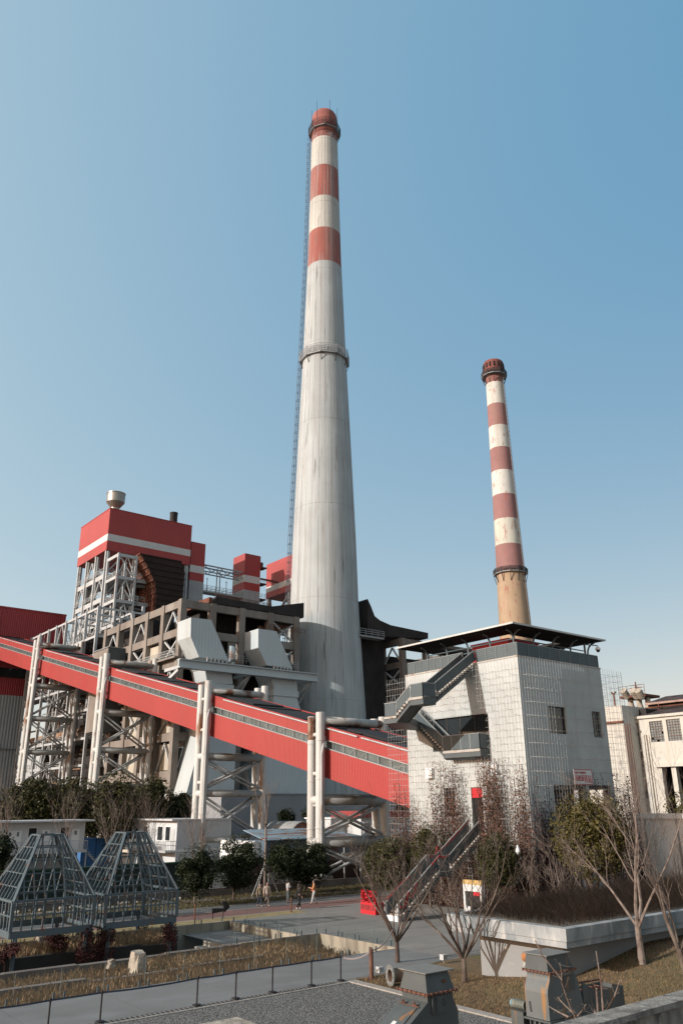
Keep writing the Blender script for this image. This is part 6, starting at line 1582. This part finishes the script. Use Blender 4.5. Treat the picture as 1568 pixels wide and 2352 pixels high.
# ================================================================ TREES
def evergreen(label, base, box, m, n, s, group, name='evergreen_tree', lob=24, trunk=True, squash=1.0):
    base = Vector(base); d = depth(base); x0, y0, x1, y1 = box
    c = sight((x0+x1)/2, (y0+y1)/2, d=d); rx = (x1-x0)/2*d/FPX; rz = (y1-y0)/2*d/FPX/math.cos(.06)
    t = thing(name, label, 'tree' if 'tree' in name else 'bush', tuple(base), group)
    mb = MB(); cs_ = []
    for k in range(lob):
        while True:
            p = Vector((rnd.uniform(-1, 1), rnd.uniform(-1, 1), rnd.uniform(-1, 1)))
            if .25 < p.length < .95: break
        f = rnd.uniform(.2, .44); q = p*(1.04-f*.8)
        cc = (c.x+q.x*rx, c.y+q.y*rx*.9, c.z+q.z*rz); cs_.append(cc)
        leaf_blob(mb, cc, rx*f, rx*f, rz*f*rnd.uniform(.7, 1.0), n//lob, s, .45)
    for k in range(n//9): # loose outer sprigs that break the outline
        p = Vector((rnd.gauss(0, 1), rnd.gauss(0, 1), rnd.gauss(0, 1))).normalized()*rnd.uniform(.86, 1.07)
        leaf_blob(mb, (c.x+p.x*rx, c.y+p.y*rx, c.z+p.z*rz), .12, .12, .16, 1, s*.9, .1)
    mb.build('crown', m, t)
    tb = MB(); r0 = max(.06, rx*.045); top = Vector((c.x, c.y, c.z-rz*.2)); bz = base.z
    forks = 3 if rx < 2.6 else 4
    fk = Vector((base.x, base.y, bz + max(.3, (c.z-rz-bz)*.45+.25)))
    tb.path([base, (base+fk)/2, fk], [r0*1.5, r0*1.2, r0*1.1], 8)
    for cc in rnd.sample(cs_, min(len(cs_), 5+forks)):
        e = Vector(cc); mid = fk.lerp(e, .5)+Vector((rnd.gauss(0, .15), rnd.gauss(0, .15), .1)); tb.path([fk, mid, e], [r0*.8, r0*.55, r0*.2], 6)
    tb.build('trunk', M['bark'], t)
    return t
G1 = 'shaded evergreen trees in front of the site cabins'
def gp(x, y, z=0): return sight(x, y, z=z)
evergreen('round dark evergreen just right of the right gazebo', gp(*r6(1220, 815)), (404, 1945, 502, 2056), M['leafd'], 13000, .10, G1)
evergreen('broad dark evergreen with forked bare stems in front of the white printed board', gp(*r6(1465, 785)), (490, 1922, 606, 2040), M['leafd'], 13000, .10, G1)
b_ = gp(*r6(1465, 785))
evergreen('dark evergreen directly behind the woman in white', (b_.x+6.2, -4.6, 0), (606, 1932, 702, 2026), M['leafd'], 8000, .10, G1)
evergreen('dark evergreen in front of the nearest pipe tower', (sight(700, 2060, v=-4.2).x, -4.2, 0), (650, 1930, 764, 2035), M['leafd'], 12000, .10, G1)
evergreen('thick olive evergreen just left of the plaza stair', (sight(905, 2050, v=-16).x, -16.0, 0), (830, 1925, 975, 2040), M['leafm'], 17000, .105, G1, lob=30)
evergreen('tall olive evergreen behind the upper half of the plaza stair', (sight(985, 2000, v=-20).x, -20.0, 0), (945, 1898, 1025, 2000), M['leafm'], 9000, .10, G1)
evergreen('upright evergreen bush between the plaza stair and the photo frame stand', (-4.5, -27.2, 0), (1092, 1918, 1192, 2045), M['leafm'], 15000, .10, G1, name='evergreen_bush')
evergreen('small dark evergreen at the left picture edge beside the left gazebo', (sight(10, 2010, v=-8).x, -8, 0), (-40, 1915, 38, 2010), M['leafd'], 8000, .10, G1, name='evergreen_bush')
G2 = 'olive evergreen trees behind the site cabins'
def bk_(x, v): return (sight(x, 1850, v=v).x, v, 0)
evergreen('wide olive evergreen at the foot of the farthest pipe tower', bk_(80, 42), (10, 1790, 145, 1905), M['leafm'], 19000, .19, G2, lob=30)
evergreen('olive evergreen between the farthest and the third pipe tower', bk_(165, 40), (105, 1786, 225, 1905), M['leafm'], 18000, .19, G2)
evergreen('tallest olive evergreen, reaching up beside the third pipe tower', bk_(262, 36), (205, 1775, 318, 1935), M['leafm'], 18000, .18, G2, lob=32)
evergreen('olive evergreen above the roof of the right site cabin', bk_(350, 38), (300, 1788, 396, 1905), M['leafm'], 16000, .18, G2)
evergreen('dark evergreen filling the gap behind the left site cabin roof', bk_(195, 46), (170, 1800, 250, 1930), M['leafm'], 9000, .18, G2)
evergreen('low evergreen behind the blue containers', bk_(285, 41), (250, 1830, 330, 1940), M['leafm'], 9000, .18, G2)
evergreen('dark evergreen at the far left behind the left site cabin', bk_(20, 44), (-30, 1815, 60, 1900), M['leafm'], 7000, .18, G2)
evergreen('evergreen beside the left foot of the second pipe tower', bk_(425, 36), (375, 1822, 452, 1900), M['leafd'], 7000, .17, G2)
evergreen('low brownish evergreen left of the second pipe tower', bk_(415, 40), (388, 1826, 446, 1890), M['leafy'], 5000, .18, G2)
evergreen('small dark evergreen in front of the long low grey building', bk_(655, 30), (635, 1858, 678, 1895), M['leafd'], 4000, .15, 'small evergreens before the low grey building')
evergreen('dark evergreen right of the arched hut, half hidden by the nearest pipe tower', bk_(712, 30), (690, 1850, 745, 1890), M['leafd'], 4000, .15, 'small evergreens before the low grey building')
evergreen('big rounded yellow green evergreen in front of the shaded side of the cube house', (sight(1355, 2000, v=-33.5).x, -33.5, 0), (1268, 1826, 1446, 2010), M['leafy'], 34000, .11, 'yellow green evergreens on the right', lob=46)
evergreen('yellow green evergreen cut by the right picture edge above the white wall', (sight(1590, 1890, v=-14).x, -14, 0), (1530, 1815, 1640, 1905), M['leafy'], 9000, .17, 'yellow green evergreens on the right')
sh = MB(); 
for k in range(16): leaf_blob(sh, (3+rnd.uniform(-6, 4), -11+rnd.uniform(-4, 3.5), .45), .8, .8, .6, 160, .09, .3)
tag(sh.build('low_hedge', M['leafd']), 'low dark hedge along the verge between the walkers and the cube house', 'hedge')

def bare(label, base, H, seed, m='barkpale', stems=5, trunk=.22, spread=.55, r0=.07, group='bare winter trees', lv=3, twig=1.0, name='bare_tree', lean=(0, 0), bend=.25):
    rg = random.Random(seed); base = Vector(base); t = thing(name, label, 'tree', tuple(base), group)
    tk, bm = MB(), MB()
    def grow(p, d, L, r, lev, mb):
        n = 5 if lev > 0 else 3; pts = [p]; rad = [r]; q = p.copy(); dd = d.copy()
        for i in range(n):
            dd = (dd + Vector((rg.gauss(0, .13), rg.gauss(0, .13), bend*.35))).normalized(); q = q + dd*L/n; pts.append(q.copy()); rad.append(max(.0035, r*(1-.75*(i+1)/n)))
        mb.path(pts, rad, 6 if r > .03 else (4 if r > .012 else 3))
        if lev == 0: return
        k = {3: 4, 2: 5, 1: 5}.get(lev, 4)
        k = max(1, int(k*twig+rg.random()))
        for j in range(k):
            f = rg.uniform(.3, .98); i = min(n-1, int(f*n)); pp = pts[i].lerp(pts[i+1], f*n-i)
            a = rg.random()*6.28; ax = d.orthogonal().normalized(); ay = d.cross(ax)
            nd = (d*.8 + (ax*math.cos(a)+ay*math.sin(a))*rg.uniform(.45, .8) + ZZ*.25).normalized()
            grow(pp, nd, L*rg.uniform(.36, .62), max(.0045, rad[i]*.5), lev-1, mb)
    fk = base + Vector((lean[0], lean[1], 1))*H*trunk
    tk.path([base, base.lerp(fk, .4)+Vector((.02, 0, 0)), fk], [r0*1.35, r0*1.05, r0], 9); tk.build('trunk', M['bark'] if m == 'bark' else M[m], t)
    for k in range(stems):
        a = 2*math.pi*(k+rg.uniform(-.25, .25))/stems; sp = spread*rg.uniform(.5, 1.15)
        d = Vector((math.cos(a)*sp, math.sin(a)*sp, 1)).normalized()
        grow(fk - ZZ*rg.uniform(0, .12)*H*trunk, d, H*(1-trunk)*rg.uniform(.62, .9)/d.z*.95, r0*rg.uniform(.46, .7), lv, bm)
    bm.build('branches', M[m], t)
    return t
GB = 'bare winter trees around the plaza'
bare('first bare tree, with a wide vase of branches in front of the red letter sculpture', (-20.86, -34.93, .01), 5.4, 11, 'bark', 9, .17, .85, .10, GB, 3, .9)
bare('bare tree with a twisted trunk between the two machines, before the planter', (-21.86, -40.4, .05), 5.6, 23, 'bark', 9, .16, .85, .10, GB, 3, .9)
bare('tall pale bare tree rising through the planter rim on the right', (-16.9, -46.0, mound(-16.9, -46.0)), 7.2, 5, 'barkpale', 4, .20, .55, .13, GB, 3, 1.0)
bare('bare tree leaning at the right picture edge on the lawn', (-18.2, -48.8, mound(-18.2, -48.8)), 5.6, 8, 'bark', 4, .22, .5, .12, GB, 3, .9, lean=(-.12, .1))
for (x, v, H, sd, lab) in ((1290, -35.5, 5.2, 31, 'pale bare shrub behind the left part of the planter'), (1360, -34, 6.6, 32, 'bare tree in front of the big rounded evergreen'), (1440, -36.5, 6.0, 33, 'bare tree behind the planter, right of the big rounded evergreen'), (1500, -34, 6.5, 34, 'bare tree before the white boundary wall'), (1560, -37, 5.8, 35, 'bare tree at the right picture edge behind the planter'), (1240, -34.5, 3.8, 36, 'low bare shrub under the house corner')):
    bare(lab, (sight(x, 2050, v=v).x, v, 0), H, sd, 'barkpale', 6, .14, .5, .055, GB, 3, .9)
GL = 'thin bare street trees on the left'
for (x, v, H, sd, lab) in ((12, -1, 9.0, 41, 'pale bare tree at the left picture edge before the left site cabin'), (150, 12, 9, 42, 'bare tree in front of the left site cabin windows'), (262, 2, 9.3, 43, 'pale bare tree between the two gazebo tops'), (345, 8, 8.4, 44, 'brown twiggy bare tree before the sunlit cabin windows'), (452, -1, 7.6, 45, 'slim bare tree before the right end of the right site cabin')):
    bare(lab, (sight(x, 1900, v=v).x, v, 0), H, sd, 'barkpale', 6, .30, .40, .075, GL, 2, 1.3)
bq = sight(*r7(248, 560), v=-4)
bare('tall slim bare tree propped with poles behind the couple', (bq.x, -4, 0), 10.8, 47, 'barkpale', 4, .55, .22, .10, GL, 2, .8)
pl_ = MB()
for dx, dy in ((-1.5, -.3), (1.2, -.5), (-.1, 1.2)): pl_.tube((bq.x+dx, -4+dy, 0), (bq.x, -4, 2.6), .035, 6)
tag(pl_.build('tree_prop', M['steel']), 'three pale poles propping the tall slim bare tree', 'tree prop')
bare('bare shrub under the plaza stair', (-7.5, -26.2, 0), 3.6, 51, 'bark', 5, .12, .5, .04, GB, 2, .8)
bare('thin bare shrub beside the foot of the plaza stair', (-13.2, -26.8, 0), 3.6, 52, 'barkpale', 5, .12, .5, .04, GB, 3, .8)
bare('bare twiggy shrub in front of the old factory', (sight(1460, 1860, v=-16).x, -16, 0), 9.0, 54, 'bark', 6, .12, .5, .08, GB, 3, .9)

# cut back saplings close to the viewing deck
def sapling(label, lines, d, rad):
    p0 = sight(*w2(*lines[0][0]), d=d); t = thing('pruned_tree', label, 'tree', (p0.x, p0.y, 0), 'pruned bare saplings below the viewing deck')
    tk = MB(); tk.path([(p0.x, p0.y, 0), (p0.x, p0.y, p0.z*.6), p0], [rad*2, rad*1.6, rad*1.25], 9); tk.build('trunk', M['barkpale'], t)
    bm = MB()
    for k, ln in enumerate(lines):
        pts = [sight(*w2(x, y), d=d + .12*j*(1 if k % 2 else -1)) for j, (x, y) in enumerate(ln)]; r_ = rad*(1 if k == 0 else .6)
        bm.path(pts, [r_*(1-.5*j/max(1, len(pts)-1)) for j in range(len(pts))], 8)
        for a, b in zip(pts, pts[1:]):
            for q in range(4):
                c = a.lerp(b, rnd.random()); dv = (CAMX*rnd.gauss(0, 1)+CAMY*rnd.gauss(.3, .8)+FWD*rnd.gauss(0, .6)).normalized()*rnd.uniform(.04, .22); bm.path([c, c+dv*.6, c+dv+ZZ*.02], [r_*.16, r_*.12, .002], 4)
    bm.build('branches', M['barkpale'], t)
sapling('pruned sapling with a long curved shoot in front of the rust streaked machine', [[(1060, 1130), (985, 1000), (900, 820), (840, 660), (800, 510)], [(800, 510), (690, 370), (560, 210), (480, 30)], [(800, 500), (805, 420), (775, 310)], [(960, 930), (850, 830), (745, 720)], [(980, 960), (1050, 880), (1090, 810)], [(880, 960), (760, 900), (640, 830)]], 15, .030)
sapling('pruned sapling with three straight shoots beside the parapet corner', [[(1250, 1130), (1245, 1040), (1235, 800), (1220, 620)], [(1250, 1060), (1300, 930), (1275, 560), (1215, 165)], [(1255, 1050), (1330, 900), (1440, 700), (1505, 510)], [(1230, 1000), (1200, 900), (1195, 870)]], 14, .034)
# ================================================================ PEOPLE
def skin_obj(name, pts, edges, m, parent, root=0, lvl=2):
    o = OFF[parent.name]
    me = bpy.data.meshes.new(name); me.from_pydata([(p[0][0]-o[0], p[0][1]-o[1], p[0][2]-o[2]) for p in pts], edges, []); me.update()
    ob = bpy.data.objects.new(name, me); col.objects.link(ob); ob.parent = parent; OFF[ob.name] = o
    ob.modifiers.new('skin', 'SKIN'); me.materials.append(m)
    if not me.skin_vertices: 
        bpy.context.view_layer.objects.active = ob
    sv = me.skin_vertices[0].data
    for i, p in enumerate(pts): sv[i].radius = (p[1], p[2] if len(p) > 2 else p[1]); sv[i].use_root = (i == root)
    s = ob.modifiers.new('sub', 'SUBSURF'); s.levels = lvl; s.render_levels = lvl
    # freeze the grown surface into the mesh
    bpy.context.view_layer.update(); dg = bpy.context.evaluated_depsgraph_get(); nm = bpy.data.meshes.new_from_object(ob.evaluated_get(dg))
    ob.modifiers.clear(); ob.data = nm
    for pl in nm.polygons: pl.use_smooth = True
    return ob
def person(label, pos, face, J, top, legs, hairc, coat_hem=None, hairlen=.12, shoe='iron', H=1.68, bag=None):
    """face: heading angle; J: joints in body axes (x right, y forward, z up), metres for a 1.68 m body"""
    t = thing('person', label, 'person', pos); fx = Vector((math.cos(face), math.sin(face), 0)); rx = Vector((fx.y, -fx.x, 0)); k = H/1.68
    W = lambda x, y, z: Vector(pos) + (rx*x + fx*y + ZZ*z)*k
    P = []; E_ = []
    def add(p, r, par=None, r2=None):
        P.append((W(*p), r*k, (r2 or r)*k)); i = len(P)-1
        if par is not None: E_.append((par, i))
        return i
    pel = add((0, 0, .93), .125, None, .10); sp = add((0, 0, 1.12), .115, pel, .09); ch = add((0, 0, 1.32), .14, sp, .10); nk = add((0, .01, 1.46), .05, ch); hb = add((0, .025, 1.54), .068, nk, .08); ht = add((0, .02, 1.63), .075, hb, .085); add((0, .01, 1.67), .045, ht)
    add((0, .115, 1.565), .014, hb)  # nose
    hands = []
    for s in (-1, 1):
        a = J['arm'][0 if s < 0 else 1]; sh_ = add((s*.17, 0, 1.38), .06, ch); el = add(a[0], .042, sh_); wr = add(a[1], .028, el)
        d = (Vector(a[1])-Vector(a[0])).normalized(); pm = Vector(a[1])+d*.06; pi = add(tuple(pm), .032, wr, .018)
        c_ = d.orthogonal().normalized(); e_ = d.cross(c_)
        for q in range(4):
            b0 = pm + d*.03 + c_*(.022*(q-1.5)); L_ = (.06, .075, .07, .055)[q]; i1 = add(tuple(b0+d*L_*.5+e_*.008), .009, pi); add(tuple(b0+d*L_*.85+e_*.028), .008, i1)
        i1 = add(tuple(Vector(a[1])+d*.035+c_*.04), .011, pi); add(tuple(Vector(a[1])+d*.075+c_*.055), .009, i1)
        l = J['leg'][0 if s < 0 else 1]; hp = add((s*.09, 0, .88), .085, pel); kn = add(l[0], .056, hp); an = add(l[1], .04, kn); ft = Vector(l[1])+Vector((0, .13, -.045)); add((ft.x, ft.y, max(.03, ft.z)), .035, an)
    skin_obj('body', P, E_, M['skin'], t)
    # trousers
    P = []; E_ = []
    a0 = add((0, 0, .97), .14, None, .11)
    for s in (0, 1):
        l = J['leg'][s]; sg = -1 if s == 0 else 1; b_ = add((sg*.09, 0, .85), .105, a0); c_ = add(l[0], .078, b_); an = Vector(l[1]); add((an.x, an.y, an.z+.03), .062, c_)
    skin_obj('trousers', P, E_, legs, t)
    P = []; E_ = []
    z0 = coat_hem or .92
    b0 = add((0, 0, z0), .17 if coat_hem else .15, None, .13); b1 = add((0, 0, 1.1), .145, b0, .115); b2 = add((0, 0, 1.33), .16, b1, .12); add((0, 0, 1.44), .075, b2)
    for s in (0, 1):
        a = J['arm'][s]; sg = -1 if s == 0 else 1; c_ = add((sg*.18, 0, 1.37), .075, b2); d_ = add(a[0], .062, c_); add(tuple(Vector(a[0]).lerp(Vector(a[1]), .93)), .05, d_)
    skin_obj('coat' if coat_hem else 'jacket', P, E_, top, t)
    hb_ = MB(); c = W(0, -.012, 1.60); hb_.ball(c, .098*k, .098*k, .105*k, 12, 9)
    if hairlen > .12: c2 = W(0, -.06, 1.60-hairlen*.5); hb_.ball(c2, .085*k, .075*k, hairlen*.75*k, 10, 8)
    hb_.build('hair', hairc, t, True)
    for s in (0, 1):
        an = Vector(J['leg'][s][1]); P = []; E_ = []
        a = add((an.x, an.y-.04, max(.045, an.z-.03)), .045); b = add((an.x, an.y+.06, max(.04, an.z-.045)), .042, a, .035); add((an.x, an.y+.16, max(.03, an.z-.06)), .032, b, .028)
        skin_obj('shoe', P, E_, M[shoe], t, 0, 1)
    if bag:
        bm = MB(); c = W(*bag[0]); bm.ball(c, bag[1], bag[1], bag[2], 8, 6); bm.path([W(bag[0][0], bag[0][1], bag[0][2]+.1), W(bag[0][0]*.8, 0, 1.2), W(bag[0][0]*.5, .02, 1.43)], .012, 5); bm.build('bag', M[bag[3]], t)
    return t
def leg_(x, yk, zk, ya, za): return ((x, yk, zk), (x*1.05, ya, za))
cl = lambda n, c: mat(n, c, .85, var=.08, vs=6)
fL = math.atan2(-HR.y, -HR.x); toCam = math.atan2(-HF.y, -HF.x)
stride = ((leg_(-.09, .10, .50, .18, .09), leg_(.09, .02, .50, -.26, .12)))
stand = (leg_(-.10, .02, .49, .0, .08), leg_(.10, .02, .49, .02, .08))
hang = [((-.25, -.02, 1.10), (-.27, .05, .86)), ((.25, -.02, 1.10), (.27, .06, .86))]
person('person in a long khaki coat over dark trousers, walking arm in arm at the left', (-13.45, -11.0, .004), toCam+.5, {'arm': hang, 'leg': stride}, cl('khaki_coat', (.30, .24, .16)), cl('navy_trousers', (.04, .055, .075)), M['hair'], .62, .2, 'iron', 1.62)
person('person in a beige padded jacket with grey trousers and dark cap, walking towards the viewer', (-12.96, -11.27, .004), toCam+.4, {'arm': hang, 'leg': stride[::-1]}, cl('beige_jacket', (.50, .40, .33)), cl('taupe_trousers', (.16, .13, .115)), M['hair'], .78, .12, 'iron', 1.70)
person('person standing with crossed arms in a white open jacket, black top and wide grey trousers', (-10.24, -10.16, .004), fL+math.pi+.6, {'arm': [((-.24, .06, 1.12), (.02, .22, 1.14)), ((.24, .06, 1.12), (-.02, .24, 1.10))], 'leg': stand}, cl('white_jacket', (.52, .53, .54)), cl('slate_trousers', (.10, .115, .12)), M['hair'], None, .2, 'iron', 1.70)
person('person in a black coat and white sneakers walking away on the red lane', (-12.1, -14.3, .004), math.atan2(HF.y, HF.x)-.9, {'arm': hang, 'leg': stride}, cl('black_coat', (.014, .013, .013)), cl('black_trousers', (.014, .014, .015)), mat('brown_hair', (.05, .03, .022), .6), .60, .28, 'white', 1.74, ((-.3, -.05, .85), .13, .17, 'soot'))
person('person in an orange jacket and white trousers looking at a phone while walking', (-9.29, -12.4, .004), fL+.1, {'arm': [((-.22, .08, 1.10), (-.12, .32, 1.16)), ((.22, .08, 1.10), (.1, .32, 1.15))], 'leg': stride}, cl('orange_jacket', (.55, .24, .10)), cl('white_trousers', (.60, .58, .56)), M['hair'], .84, .12, 'iron', 1.70, ((.18, .12, .95), .07, .1, 'signred'))
bpy.context.view_layer.update()
